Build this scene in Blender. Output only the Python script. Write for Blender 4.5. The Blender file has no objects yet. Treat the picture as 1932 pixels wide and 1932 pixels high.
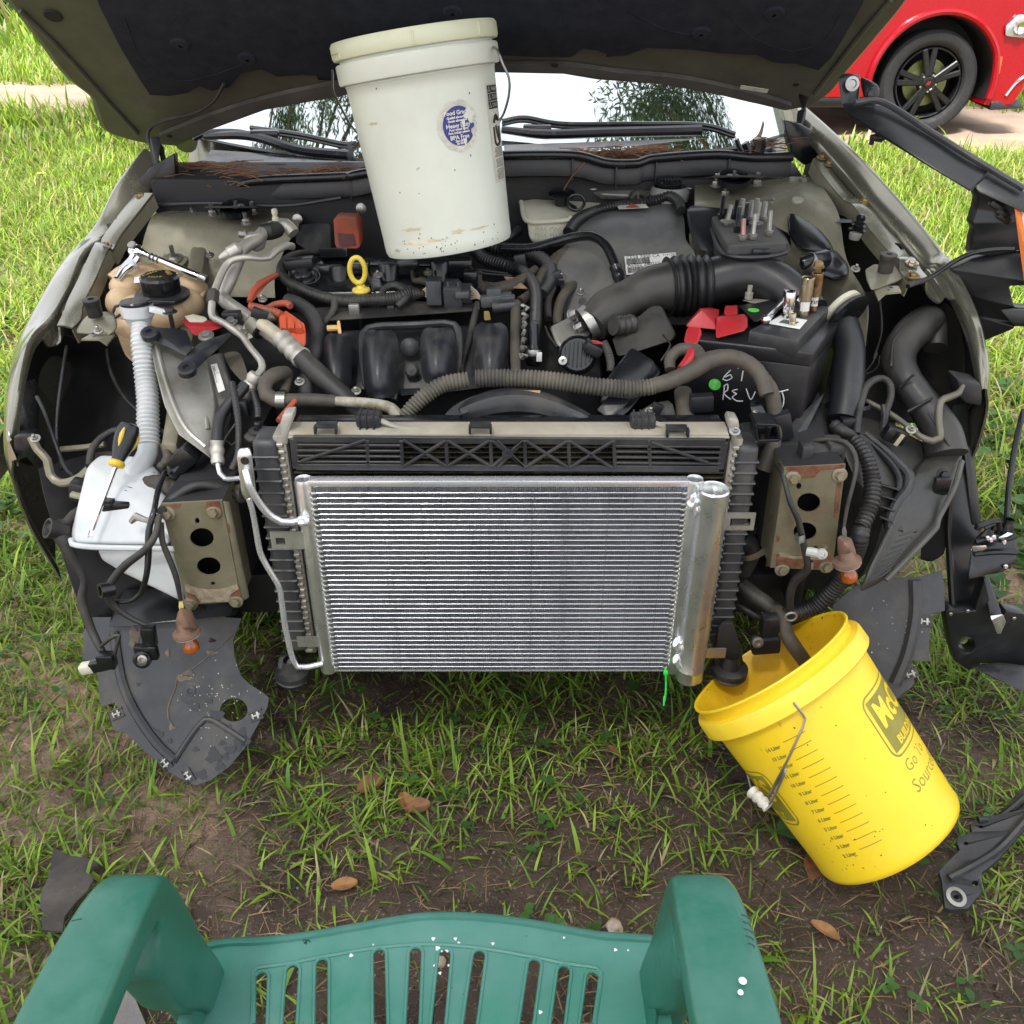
import bpy,bmesh,math,random
import numpy as np
from mathutils import Vector,Matrix,noise
from mathutils.geometry import tessellate_polygon
random.seed(7); rng=np.random.default_rng(11)
S=bpy.context.scene; COL=S.collection; R=math.radians
# ---------------------------------------------------------------- camera
CAMH=1.4; TH=R(31.3); FPX=1710.0
cd=bpy.data.cameras.new('camera'); cam=bpy.data.objects.new('camera',cd); COL.objects.link(cam)
cam.location=(0,0,CAMH); cam.rotation_euler=(R(90) - TH,0,0)
cd.sensor_width=36; cd.sensor_fit='HORIZONTAL'; cd.lens=36*FPX/1932; cd.clip_start=.02; cd.clip_end=400
S.camera=cam
# ---------------------------------------------------------------- sky, sun, exposure
wd=bpy.data.worlds.new("World"); S.world=wd; wd.use_nodes=True
wn=wd.node_tree.nodes; wl=wd.node_tree.links
SUN_EL,SUN_AZ=R(62),R(205)      # azimuth clockwise from +Y
sk=wn.new('ShaderNodeTexSky'); sk.sky_type='NISHITA'; sk.sun_disc=False
sk.sun_elevation=SUN_EL; sk.sun_rotation=SUN_AZ; sk.dust_density=3.0; sk.air_density=1.0
hs=wn.new('ShaderNodeHueSaturation'); hs.inputs['Saturation'].default_value=.45; hs.inputs['Value'].default_value=1.0
wl.new(sk.outputs[0],hs.inputs['Color'])
tcw=wn.new('ShaderNodeTexCoord'); nw=wn.new('ShaderNodeTexNoise'); nw.inputs['Scale'].default_value=2.2; nw.inputs['Detail'].default_value=4; wl.new(tcw.outputs['Generated'],nw.inputs['Vector'])
mw=wn.new('ShaderNodeMapRange'); mw.inputs[1].default_value=.35; mw.inputs[2].default_value=.6; mw.inputs[3].default_value=.5; mw.inputs[4].default_value=.85; wl.new(nw.outputs[0],mw.inputs[0])
xw=wn.new('ShaderNodeMix'); xw.data_type='RGBA'; wl.new(mw.outputs[0],xw.inputs[0]); wl.new(hs.outputs[0],xw.inputs[6]); xw.inputs[7].default_value=(5.6,5.7,6.0,1)
bg=wn['Background']; wl.new(xw.outputs[2],bg.inputs[0]); bg.inputs[1].default_value=.15
sl=bpy.data.lights.new('sun','SUN'); sun=bpy.data.objects.new('sun',sl); COL.objects.link(sun)
sl.energy=4.2; sl.angle=R(11); sl.color=(1,.965,.91)
sd=Vector((math.sin(SUN_AZ) *math.cos(SUN_EL),math.cos(SUN_AZ) *math.cos(SUN_EL),math.sin(SUN_EL)))
sun.rotation_euler=sd.to_track_quat('Z','Y').to_euler()
S.view_settings.view_transform='Standard'; S.view_settings.look='None'
S.view_settings.exposure=1.22; S.view_settings.gamma=1; S.view_settings.use_curve_mapping=False

# ---------------------------------------------------------------- picture-to-place helper: a sight line met with a depth, a height or a plane
CR={'A': (0,0,2.415),'B': (700,0,2.415),'C': (1400,0,1.932),'D': (0,500,2.76),'E': (500,450,2.76),
      'F': (1100,400,2.76),'G': (1700,450,2.76),'H': (0,950,2.0343),'I': (550,950,2.76),'J': (1200,950,2.76),
      'K': (1750,950,2.76),'L': (1500,1400,2.1467),'M': (0,1900,1.932),'N': (1000,1900,1.932),'O': (0,0,.805)}
CAM=Vector((0,0,CAMH))
def ray(c,x,y):
    x0,y0,s=CR[c]; vx=(x0+x/s) *.805 - 966; vy=966 - (y0+y/s) *.805
    a,b=vx/FPX,vy/FPX
    return Vector((a,math.cos(TH) +b*math.sin(TH),-math.sin(TH) +b*math.cos(TH)))
def P(c,x,y,Y=None,z=None,pl=None):
    d=ray(c,x,y)
    if pl is not None:
        t=(pl[0] - CAM).dot(pl[1]) /d.dot(pl[1])
    elif z is not None: t=(z - CAMH) /d.z
    else: t=Y/d.y
    return CAM+d*t
def PX(c,p):        # metres per crop pixel at point p
    dep=(p - CAM).dot(Vector((0,math.cos(TH),-math.sin(TH))))
    return dep/FPX/(CR[c][2] /.805)
def PS(c,pts): return [P(c,q[0],q[1],Y=q[2]) for q in pts]

# ---------------------------------------------------------------- materials
MATS={}
def M(name,col,rough=.5,metal=0,col2=None,scale=14,dust=0,dcol=(.2,.18,.145),bump=.12,bs=260,coat=0,sss=0,
      speck=0,scol=(.03,.02,.01),spec=.5,up=True,dscale=9,emit=None):
    m=bpy.data.materials.new(name); m.use_nodes=True; nt=m.node_tree; n=nt.nodes; l=nt.links
    b=n['Principled BSDF']; b.inputs['Roughness'].default_value=rough; b.inputs['Metallic'].default_value=metal
    b.inputs['Specular IOR Level'].default_value=spec
    if coat: b.inputs['Coat Weight'].default_value=coat; b.inputs['Coat Roughness'].default_value=.06
    if sss: b.inputs['Subsurface Weight'].default_value=sss; b.inputs['Subsurface Scale'].default_value=.01
    tc=n.new('ShaderNodeTexCoord')
    def nz(sc,det=5,rg=.6):
        t=n.new('ShaderNodeTexNoise'); t.inputs['Scale'].default_value=sc; t.inputs['Detail'].default_value=det
        t.inputs['Roughness'].default_value=rg; l.new(tc.outputs['Object'],t.inputs['Vector']); return t
    def mr(src,a,b2,lo=0,hi=1):
        r=n.new('ShaderNodeMapRange'); r.inputs['From Min'].default_value=a; r.inputs['From Max'].default_value=b2
        r.inputs['To Min'].default_value=lo; r.inputs['To Max'].default_value=hi; l.new(src,r.inputs['Value']); return r.outputs[0]
    def mix(f,a,b2):
        x=n.new('ShaderNodeMix'); x.data_type='RGBA'
        if hasattr(f,'node'): l.new(f,x.inputs[0])
        else: x.inputs[0].default_value=f
        for s,v in ((6,a),(7,b2)):
            if hasattr(v,'node'): l.new(v,x.inputs[s])
            else: x.inputs[s].default_value=(*v,1)
        return x.outputs[2]
    if col2 is None: col2=tuple(c*.72 for c in col)
    c=mix(mr(nz(scale).outputs[0],.36,.64),col,col2)
    ro=None
    if dust:
        g=n.new('ShaderNodeNewGeometry'); sx=n.new('ShaderNodeSeparateXYZ'); l.new(g.outputs['Normal'],sx.inputs[0])
        f=mr(nz(dscale,8,.7).outputs[0],.62 - .3*dust,.8 - .2*dust)
        if up:
            u=mr(sx.outputs[2],-.3,1,.35,1); mm=n.new('ShaderNodeMath'); mm.operation='MULTIPLY'
            l.new(f,mm.inputs[0]); l.new(u,mm.inputs[1]); f=mm.outputs[0]
        k=n.new('ShaderNodeMath'); k.operation='MULTIPLY'; l.new(f,k.inputs[0]); k.inputs[1].default_value=min(.95,.45+.5*dust)
        c=mix(k.outputs[0],c,dcol); ro=mr(k.outputs[0],0,1,rough,.9); l.new(ro,b.inputs['Roughness'])
    if speck:
        f=mr(nz(140,2,.5).outputs[0],.74 - .12*speck,.78 - .12*speck); c=mix(f,c,scol)
        f=mr(nz(11,3,.5).outputs[0],.60,.74,0,.5*speck); c=mix(f,c,scol)
    l.new(c,b.inputs['Base Color'])
    if ro is None:
        l.new(mr(nz(scale*3).outputs[0],.3,.7,rough*.8,min(1,rough*1.25)),b.inputs['Roughness'])
    if bump:
        bp=n.new('ShaderNodeBump'); bp.inputs['Strength'].default_value=bump; bp.inputs['Distance'].default_value=.002
        l.new(nz(bs,4).outputs[0],bp.inputs['Height']); l.new(bp.outputs[0],b.inputs['Normal'])
    if emit: b.inputs['Emission Color'].default_value=(*emit,1); b.inputs['Emission Strength'].default_value=1
    MATS[name] =m; return m
blk=M('black_plastic',(.014,.015,.018),.36,dust=.3,dcol=(.09,.085,.07),bump=.08)
blkd=M('dusty_black_plastic',(.023,.024,.027),.42,dust=.45,dcol=(.10,.095,.08),bump=.25)
blks=M('smooth_black_plastic',(.010,.011,.013),.22,dust=.25,dcol=(.07,.07,.068),bump=.04)
rub=M('rubber',(.02,.0195,.019),.5,dust=.5,dcol=(.11,.1,.08),bump=.3)
rubb=M('brown_dusted_rubber',(.045,.039,.03),.62,col2=(.085,.073,.055),dust=.4,dcol=(.13,.115,.085),bump=.3)
hosem=M('corrugated_sleeve',(.022,.022,.022),.38,dust=.4,dcol=(.10,.09,.075),bump=.15)
hosed=M('dusty_corrugated_sleeve',(.055,.052,.046),.5,col2=(.10,.092,.073),dust=.65,dcol=(.2,.175,.135),bump=.2)
dark=M('undertray_black',(.012,.012,.013),.7,dust=.3,dcol=(.05,.045,.04))
paint=M('champagne_paint',(.235,.228,.178),.24,.7,col2=(.21,.203,.158),coat=.6,dust=.15,dcol=(.3,.27,.2),bump=.02)
paintd=M('dull_champagne_paint',(.25,.235,.165),.4,.35,col2=(.2,.19,.135),dust=.45,dcol=(.15,.13,.1),bump=.06)
bluw=M('galvanised_steel',(.42,.42,.4),.36,.85,col2=(.3,.29,.26),dust=.3)
alu=M('new_aluminium',(.72,.73,.73),.3,.9,col2=(.6,.62,.6),bump=.15,bs=90)
alul=M('bright_aluminium',(.85,.86,.9),.26,.75,col2=(.75,.76,.8),bump=0)
alud=M('dusty_aluminium',(.42,.4,.35),.5,.55,col2=(.33,.31,.26),dust=.5,dcol=(.3,.27,.21),bump=.3)
chrome=M('chrome',(.75,.75,.76),.12,1,col2=(.6,.6,.6),bump=.03)
zinc=M('yellow_zinc',(.55,.52,.4),.25,.9,col2=(.4,.36,.24),bump=.1)
boltm=M('dirty_bolt',(.3,.28,.2),.45,.7,col2=(.2,.17,.11),dust=.3,bump=.1)
rustz=M('rusty_zinc',(.36,.28,.13),.45,.8,col2=(.13,.06,.025),scale=60,bump=.3)
railm=M('dusty_rail',(.4,.38,.31),.6,.2,col2=(.3,.28,.22),dust=.65,dcol=(.33,.28,.2),bump=.3)
finm=M('condenser_fins',(.50,.51,.535),.5,.1,col2=(.38,.39,.42),bump=0)
radf=M('radiator_fins',(.05,.047,.04),.6,.3,col2=(.13,.115,.075),scale=40,bump=0)
brk=M('bumper_bracket_steel',(.24,.22,.15),.42,.4,col2=(.17,.155,.10),dust=.4,dcol=(.15,.075,.04),up=False,bump=.2)
rust=M('rust',(.11,.035,.018),.85,col2=(.2,.1,.05),scale=60,bump=.5)
moss=M('dried_mud',(.3,.26,.18),.95,col2=(.2,.16,.1),scale=80,bump=.8)
whp=M('white_tank_plastic',(.60,.62,.625),.34,col2=(.50,.53,.54),sss=.15,bump=.05,bs=60,dust=.2,dcol=(.5,.48,.4))
whb=M('white_bucket_plastic',(.62,.66,.58),.34,col2=(.56,.60,.53),scale=5,bump=.05,bs=40,dust=.25,dcol=(.5,.5,.38),scol=(.2,.18,.1))
whl=M('white_bucket_lid',(.60,.64,.47),.4,col2=(.60,.62,.45),scale=8,bump=.1,bs=60,dust=.25,dcol=(.42,.4,.27))
cream=M('coolant_tank_plastic',(.62,.45,.27),.42,col2=(.5,.36,.21),sss=.1,dust=.35,dcol=(.3,.22,.13))
creaml=M('cream_plastic',(.62,.6,.48),.45,col2=(.5,.48,.37),dust=.4,dcol=(.4,.35,.25))
yel=M('yellow_bucket_plastic',(.86,.60,.02),.36,col2=(.81,.555,.018),scale=4,bump=.04,bs=30,dust=.3,dcol=(.62,.47,.06))
yeli=M('yellow_bucket_inside',(.8,.5,.01),.5,col2=(.66,.40,.01),scale=7,bump=.05,speck=.5,scol=(.1,.07,.02))
yelr=M('yellow_rim_plastic',(.86,.64,.06),.4,col2=(.84,.60,.03),scale=8,bump=.1,bs=60)
redp=M('red_plastic',(.42,.02,.03),.3,col2=(.33,.02,.02),dust=.3,dcol=(.18,.06,.05))
orp=M('orange_plastic',(.62,.09,.03),.4,col2=(.5,.08,.03),dust=.4,dcol=(.3,.14,.09))
orb=M('dirty_orange_plastic',(.4,.07,.03),.5,col2=(.25,.06,.03),dust=.5,dcol=(.2,.1,.07))
yelp=M('yellow_handle_plastic',(.72,.56,.07),.4,col2=(.6,.45,.06),dust=.3)
tan=M('tan_plastic',(.68,.42,.14),.4,dust=.2)
gra=M('green_arm_plastic',(.016,.125,.08),.3,col2=(.03,.145,.105),scale=5,dust=.6,dcol=(.07,.185,.155),dscale=6,bump=.15,bs=100)
grn=M('green_chair_plastic',(.03,.185,.13),.34,col2=(.055,.195,.155),scale=7,dust=.6,dcol=(.10,.24,.21),dscale=5,bump=.12,bs=120,speck=.1,scol=(.05,.1,.09))
grnl=M('green_zip_tie',(.05,.85,.1),.4)
wht=M('white_label',(.75,.75,.73),.5,col2=(.66,.66,.62),bump=0)
whs=M('white_paint_drop',(.85,.86,.85),.4,bump=0)
ink=M('black_ink',(.015,.015,.015),.6,bump=0)
blu=M('blue_label',(.025,.035,.22),.4,bump=0)
grl=M('grey_label',(.45,.45,.4),.5,col2=(.6,.6,.5),scale=60,bump=.2)
orl=M('orange_label',(.8,.2,.03),.5,bump=0)
olv=M('olive_print',(.31,.27,.033),.5,bump=0)
grd=M('green_dot',(.12,.75,.08),.5,bump=0)
pad=M('insulation_felt',(.026,.030,.042),.95,col2=(.018,.021,.031),scale=30,bump=.6,bs=500,spec=.2,dust=.2,dcol=(.03,.03,.035),up=False)
splash=M('splash_shield_plastic',(.03,.032,.037),.4,col2=(.022,.0235,.028),scale=5,dust=.5,dcol=(.11,.098,.08),up=False,bump=.2,bs=150)
greyc=M('grey_cover',(.12,.122,.118),.48,col2=(.085,.086,.083),dust=.5,dcol=(.2,.19,.16),bump=.1)
brn=M('brown_socket_plastic',(.2,.115,.08),.55,col2=(.13,.08,.055),scale=40,dust=.4)
amber=M('amber_bulb',(.34,.075,.008),.12,sss=.3,bump=0,coat=.5)
need=M('pine_needles',(.26,.13,.07),.7,col2=(.12,.06,.035),bump=0)
nvy=M('navy_plastic',(.012,.014,.03),.35,bump=.05)
suvr=M('red_car_paint',(.34,.002,.010),.3,.2,col2=(.33,.002,.010),coat=.5,spec=.3,bump=0)
tire=M('tyre_rubber',(.017,.017,.018),.75,bump=.4)
rim=M('dark_alloy',(.025,.025,.028),.3,.6,bump=0)
disc=M('brake_disc',(.2,.22,.09),.4,.6)
glassd=M('dark_glass',(.01,.012,.014),.05,spec=1,bump=0)
headl=M('headlight_lens',(.45,.47,.5),.08,.4,coat=1,bump=0)
cardb=M('brown_card',(.38,.25,.15),.8,col2=(.25,.16,.09),scale=60)
foil=M('silver_foil_tape',(.5,.5,.5),.3,.8,bump=.5)
rubmat=M('rubber_flap',(.065,.058,.052),.85,col2=(.045,.04,.036),dust=.4,dcol=(.13,.11,.09),bump=.4)
rock=M('rock',(.36,.29,.23),.9,col2=(.22,.17,.13),scale=30,bump=.8)
def windshield_mat():
    m=bpy.data.materials.new('windshield_glass'); m.use_nodes=True; n=m.node_tree.nodes; l=m.node_tree.links
    b=n['Principled BSDF']; b.inputs['Base Color'].default_value=(.015,.02,.02,1); b.inputs['Roughness'].default_value=.03
    g=n.new('ShaderNodeBsdfGlossy'); g.inputs['Color'].default_value=(.85,.93,.93,1); g.inputs['Roughness'].default_value=.015
    mx=n.new('ShaderNodeMixShader'); mx.inputs[0].default_value=.8
    l.new(b.outputs[0],mx.inputs[1]); l.new(g.outputs[0],mx.inputs[2]); l.new(mx.outputs[0],n['Material Output'].inputs[0]); return m
wsm=windshield_mat()

# ---------------------------------------------------------------- geometry helpers: each returns (verts, faces)
def cat(pts,step):
    n=len(pts); out=[]; idx=[]
    if n == 2:
        L=(pts[1] - pts[0]).length; k=max(1,int(L/step))
        return [pts[0].lerp(pts[1],i/k) for i in range(k+1)],[i/k for i in range(k+1)]
    for i in range(n - 1):
        p0=pts[i - 1] if i else pts[0] *2 - pts[1]; p1,p2=pts[i],pts[i+1]
        p3=pts[i+2] if i+2 < n else pts[-1] *2 - pts[-2]
        k=max(1,int((p2 - p1).length/step))
        for j in range(k):
            t=j/k; t2=t*t; t3=t2*t
            out.append(.5*((2*p1) +(p2 - p0) *t+(2*p0 - 5*p1+4*p2 - p3) *t2+(3*p1 - p0 - 3*p2+p3) *t3)); idx.append(i+t)
    out.append(pts[-1].copy()); idx.append(n - 1.0); return out,idx
def tube_g(pts,r,seg=12,ribs=None,step=.01,cap=True):
    pts=[Vector(p) for p in pts]
    if ribs: step=ribs[0] /4
    q,ix=cat(pts,step)
    rs=list(r) if isinstance(r,(list,tuple)) else [r] *len(pts)
    V=[]; F=[]; arc=0; t0=None; u=None
    for i,p in enumerate(q):
        t=(q[min(i+1,len(q) - 1)] - q[max(i - 1,0)])
        if t.length < 1e-9: t=t0 or Vector((0,0,1))
        t=t.normalized()
        if u is None:
            a=Vector((0,0,1)) if abs(t.z) < .9 else Vector((1,0,0)); u=t.cross(a).normalized()
        else:
            u=(u - t*u.dot(t)); u=u.normalized() if u.length > 1e-6 else t.orthogonal().normalized()
        v=t.cross(u); t0=t
        k=int(min(ix[i],len(rs) - 1.0001)) if len(rs) > 1 else 0
        f=ix[i] - k; rr=rs[k] *(1 - f) +rs[min(k+1,len(rs) - 1)] *f
        if i: arc += (p - q[i - 1]).length
        if ribs: rr *= 1+ribs[1] *(1,.25,-1,.25)[i % 4]
        for s in range(seg):
            an=2*math.pi*s/seg; V.append(p+(u*math.cos(an) +v*math.sin(an)) *rr)
    m=len(q)
    for i in range(m - 1):
        for s in range(seg):
            a=i*seg+s; b=i*seg+(s+1) % seg; F.append((a,b,b+seg,a+seg))
    if cap: F.append(tuple(range(seg - 1,-1,-1))); F.append(tuple((m - 1) *seg+s for s in range(seg)))
    return V,F
def frame(axis):
    a=Vector(axis).normalized(); u=a.cross(Vector((0,0,1)) if abs(a.z) < .95 else Vector((1,0,0))).normalized(); return a,u,a.cross(u)
def lathe_g(o,axis,prof,seg=32,capa=False,capb=False,a0=0,a1=2*math.pi,wob=None):
    a,u,v=frame(axis); o=Vector(o); V=[]; F=[]; full=abs(a1 - a0 - 2*math.pi) < 1e-6; ns=seg if full else seg+1
    for r,h in prof:
        for s in range(ns):
            an=a0+(a1 - a0) *s/seg; rr=r*(wob(an,h) if wob else 1)
            V.append(o+a*h+(u*math.cos(an) +v*math.sin(an)) *rr)
    for i in range(len(prof) - 1):
        for s in range(seg):
            x=i*ns+s; y=i*ns+(s+1) % ns; F.append((x,y,y+ns,x+ns))
    if capa: F.append(tuple(range(ns - 1,-1,-1)))
    if capb: F.append(tuple((len(prof) - 1) *ns+s for s in range(ns)))
    return V,F
def LS(k,o,a,prof,*r,**w): return lathe_g(o,a,[(x*k,y*k) for x,y in prof],*r,**w)
def from_bm(bm):
    bm.verts.index_update(); V=[v.co.copy() for v in bm.verts]; F=[tuple(v.index for v in f.verts) for f in bm.faces]; bm.free(); return V,F
def bev(bm,w,seg=2,ang=.35):
    if w:
        es=[e for e in bm.edges if len(e.link_faces) == 2 and e.calc_face_angle(0) > ang]
        bmesh.ops.bevel(bm,geom=es,offset=w,segments=seg,affect='EDGES',profile=.5,clamp_overlap=True)
def hull_g(pts,bevel=.004,seg=2):
    bm=bmesh.new()
    for p in pts: bm.verts.new(p)
    r=bmesh.ops.convex_hull(bm,input=bm.verts)
    bmesh.ops.delete(bm,geom=list({e for e in r['geom_unused'] +r['geom_interior'] if isinstance(e,bmesh.types.BMVert) and e.is_valid}),context='VERTS')
    bmesh.ops.dissolve_limit(bm,angle_limit=.09,verts=bm.verts,edges=bm.edges); bmesh.ops.recalc_face_normals(bm,faces=bm.faces)
    bev(bm,bevel,seg); return from_bm(bm)
def puff(geo,n=5,cuts=3):
    V,F=geo; bm=bmesh.new(); vs=[bm.verts.new(v) for v in V]
    for f in F:
        try: bm.faces.new([vs[i] for i in f])
        except ValueError: pass
    bmesh.ops.triangulate(bm,faces=bm.faces); bmesh.ops.subdivide_edges(bm,edges=bm.edges,cuts=cuts,use_grid_fill=True)
    for _ in range(n): bmesh.ops.smooth_vert(bm,verts=bm.verts,factor=.5,use_axis_x=True,use_axis_y=True,use_axis_z=True)
    return from_bm(bm)
def box_g(c,size,rot=None,bevel=.003,seg=2):
    bm=bmesh.new(); bmesh.ops.create_cube(bm,size=1); bmesh.ops.scale(bm,vec=size,verts=bm.verts)
    bev(bm,bevel,seg)
    mt=Matrix.Translation(Vector(c)) @ (rot.to_4x4() if rot is not None else Matrix.Identity(4))
    bmesh.ops.transform(bm,matrix=mt,verts=bm.verts); return from_bm(bm)
def bar_g(a,b,w,h,up=(0,0,1),bevel=.001):
    a=Vector(a); b=Vector(b); t=(b - a); L=t.length; t.normalize(); s=t.cross(Vector(up)).normalized(); n=s.cross(t)
    return box_g((a+b) /2,(L,w,h),Matrix((t,s,n)).transposed(),bevel,1)
def prism_g(poly,vec,holes=(),bevel=0):
    vec=Vector(vec); loops=[[Vector(p) for p in poly]] +[[Vector(p) for p in h] for h in holes]
    allp=[p for lp in loops for p in lp]; n=len(allp); tris=tessellate_polygon(loops)
    V=allp+[p+vec for p in allp]; F=[tuple(t) for t in tris] +[tuple(i+n for i in reversed(t)) for t in tris]
    o=0
    for lp in loops:
        m=len(lp)
        for i in range(m):
            a=o+i; b=o+(i+1) % m; F.append((a,b,b+n,a+n))
        o += m
    bm=bmesh.new(); vs=[bm.verts.new(v) for v in V]
    for f in F:
        try: bm.faces.new([vs[i] for i in f])
        except ValueError: pass
    bmesh.ops.recalc_face_normals(bm,faces=bm.faces)
    if bevel:
        bmesh.ops.dissolve_limit(bm,angle_limit=.01,verts=[],edges=bm.edges) if not holes else None
        bev(bm,bevel,2,.6)
    return from_bm(bm)
def grid_g(rows,su=4,sv=4,thick=0,tdir=None):
    rows=[[Vector(p) for p in r] for r in rows]
    def res(line,k):
        n=len(line); out=[]
        for i in range(n - 1):
            p0=line[i - 1] if i else line[0] *2 - line[1]; p1,p2=line[i],line[i+1]; p3=line[i+2] if i+2 < n else line[-1] *2 - line[-2]
            for j in range(k):
                t=j/k; t2=t*t; t3=t2*t
                out.append(.5*((2*p1) +(p2 - p0) *t+(2*p0 - 5*p1+4*p2 - p3) *t2+(3*p1 - p0 - 3*p2+p3) *t3))
        out.append(line[-1]); return out
    g=[res(r,su) for r in rows]; g=list(zip(*[res(list(c),sv) for c in zip(*g)]))
    nu,nv=len(g),len(g[0])
    V=[p for r in g for p in r]; F=[(i*nv+j,i*nv+j+1,(i+1) *nv+j+1,(i+1) *nv+j) for i in range(nu - 1) for j in range(nv - 1)]
    if thick:
        bm=bmesh.new(); vs=[bm.verts.new(v) for v in V]
        for f in F:
            try: bm.faces.new([vs[i] for i in f])
            except ValueError: pass
        bmesh.ops.recalc_face_normals(bm,faces=bm.faces)
        if tdir is not None and sum((f.normal.dot(Vector(tdir)) for f in bm.faces)) < 0: bmesh.ops.reverse_faces(bm,faces=bm.faces)
        bmesh.ops.solidify(bm,geom=bm.faces,thickness=-thick); return from_bm(bm)
    return V,F
def ell(c,x,y,rx,ry,n=20,rot=0,**k):
    out=[]
    for i in range(n):
        a=2*math.pi*i/n; ex,ey=rx*math.cos(a),ry*math.sin(a); cr,sr=math.cos(rot),math.sin(rot)
        out.append(P(c,x+ex*cr - ey*sr,y+ex*sr+ey*cr,**k))
    return out
def join(*gs):
    V=[]; F=[]
    for v,f in gs:
        o=len(V); V += list(v); F += [tuple(i+o for i in t) for t in f]
    return V,F
def hexh(p,nrm,r=.007,h=.006,wr=0):
    p=Vector(p); nrm=Vector(nrm).normalized(); gs=[]
    if wr: gs.append(lathe_g(p,nrm,[(wr,0),(wr*.98,.002),(wr*.6,.0025)],18,True,True))
    gs.append(lathe_g(p,nrm,[(r,0),(r,h*.8),(r*.85,h)],6,True,True)); return join(*gs)
# ---------------------------------------------------------------- object builders
ROOTLOC={}
def root(name,loc,label,cat_,group=None):
    o=bpy.data.objects.new(name,None); COL.objects.link(o); o.location=loc; o.empty_display_size=.05
    o['label'] =label; o['category'] =cat_
    if group: o['group'] =group
    ROOTLOC[o.name] =Vector(loc); return o
def obj(name,geo,mat,parent=None,ang=35,label=None,kind=None,local=False):
    V,F=geo; me=bpy.data.meshes.new(name); me.from_pydata([tuple(v) for v in V],[],F); me.validate()
    bm=bmesh.new(); bm.from_mesh(me); bmesh.ops.recalc_face_normals(bm,faces=bm.faces); bm.to_mesh(me); bm.free()
    me.shade_smooth(); me.set_sharp_from_angle(angle=R(ang))
    me.materials.append(mat); o=bpy.data.objects.new(name,me); COL.objects.link(o)
    if parent is not None:
        o.parent=parent
        if not local: o.matrix_parent_inverse=Matrix.Translation(-ROOTLOC.get(parent.name,Vector((0,0,0))))
    if label: o['label'] =label
    if kind: o['kind'] =kind
    return o
def top(o,label,cat_=None,group=None,kind=None):
    o['label'] =label
    if cat_: o['category'] =cat_
    if group: o['group'] =group
    if kind: o['kind'] =kind
    return o
def T(name,c,pts,r,mat,parent,ribs=None,seg=12,**k):     # tube: pts (x, y, depth), r in crop pixels
    W=PS(c,pts); rs=r if isinstance(r,(list,tuple)) else [r] *len(W)
    rr=[a*PX(c,p) *(1+.05*noise.noise(p*25)) for a,p in zip(rs,W)]
    return obj(name,tube_g(W,rr,seg,ribs),mat,parent,ang=60,**k)
def Hh(name,c,pts,mat,parent,bevel=.004,**k): return obj(name,hull_g(PS(c,pts),bevel),mat,parent,**k)
def PR(name,c,pts,Y,th,mat,parent,holes=(),bevel=0,**k):  # plate facing the camera side: pts (x, y) on depth Y
    q=[P(c,a[0],a[1],Y=(a[2] if len(a) > 2 else Y)) for a in pts]
    return obj(name,prism_g(q,Vector((0,th,0)),holes,bevel),mat,parent,**k)
def textg(s,size,fn,align='CENTER',bold=0,thick=0):
    cu=bpy.data.curves.new('t','FONT'); cu.body=s; cu.size=size; cu.align_x=align; cu.align_y='CENTER'; cu.offset=bold; cu.resolution_u=2
    o=bpy.data.objects.new('t',cu); COL.objects.link(o); dg=bpy.context.evaluated_depsgraph_get()
    me=bpy.data.meshes.new_from_object(o.evaluated_get(dg)); V=[fn(v.co.x,v.co.y) for v in me.vertices]; F=[tuple(p.vertices) for p in me.polygons]
    bpy.data.objects.remove(o); bpy.data.curves.remove(cu); bpy.data.meshes.remove(me); return V,F
def plane_fn(o,u,v):
    o,u,v=Vector(o),Vector(u),Vector(v); return lambda a,b: o+u*a+v*b
# ================================================================ GROUND
def sm(a,b,x): t=np.clip((x - a) /(b - a),0,1); return t*t*(3 - 2*t)
def vnoise(x,y,seed=0):          # cheap lattice noise, arrays
    xi=np.floor(x).astype(int); yi=np.floor(y).astype(int); xf=x - xi; yf=y - yi
    def h(a,b):
        n=(a*374761393+b*668265263+seed*974634777) & 0x7fffffff; n=((n ^ (n >> 13)) *1274126177) & 0x7fffffff; return (n & 0xffff) /65535.0
    u=xf*xf*(3 - 2*xf); v=yf*yf*(3 - 2*yf)
    return (h(xi,yi) *(1 - u) +h(xi+1,yi) *u) *(1 - v) +(h(xi,yi+1) *(1 - u) +h(xi+1,yi+1) *u) *v
def fbm(x,y,seed=0,o=4): return sum(vnoise(x*2 ** i,y*2 ** i,seed+i) *.5 ** (i+1) for i in range(o)) /(1 - .5 ** o)
def roadd(x,y): return y - (9.35 - .22*x)     # signed distance across the track
def terrain(x,y):
    x=np.asarray(x,float); y=np.asarray(y,float)
    z=.17*sm(4,8,y) +.5*sm(18,60,y)
    z=z+.035*(fbm(x*1.3,y*1.3,3) - .5) *sm(-1,3,y) +.022*(fbm(x*5,y*5,8) - .5)
    return z - .03*np.exp(-(roadd(x,y) /1.4) ** 2)
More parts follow.
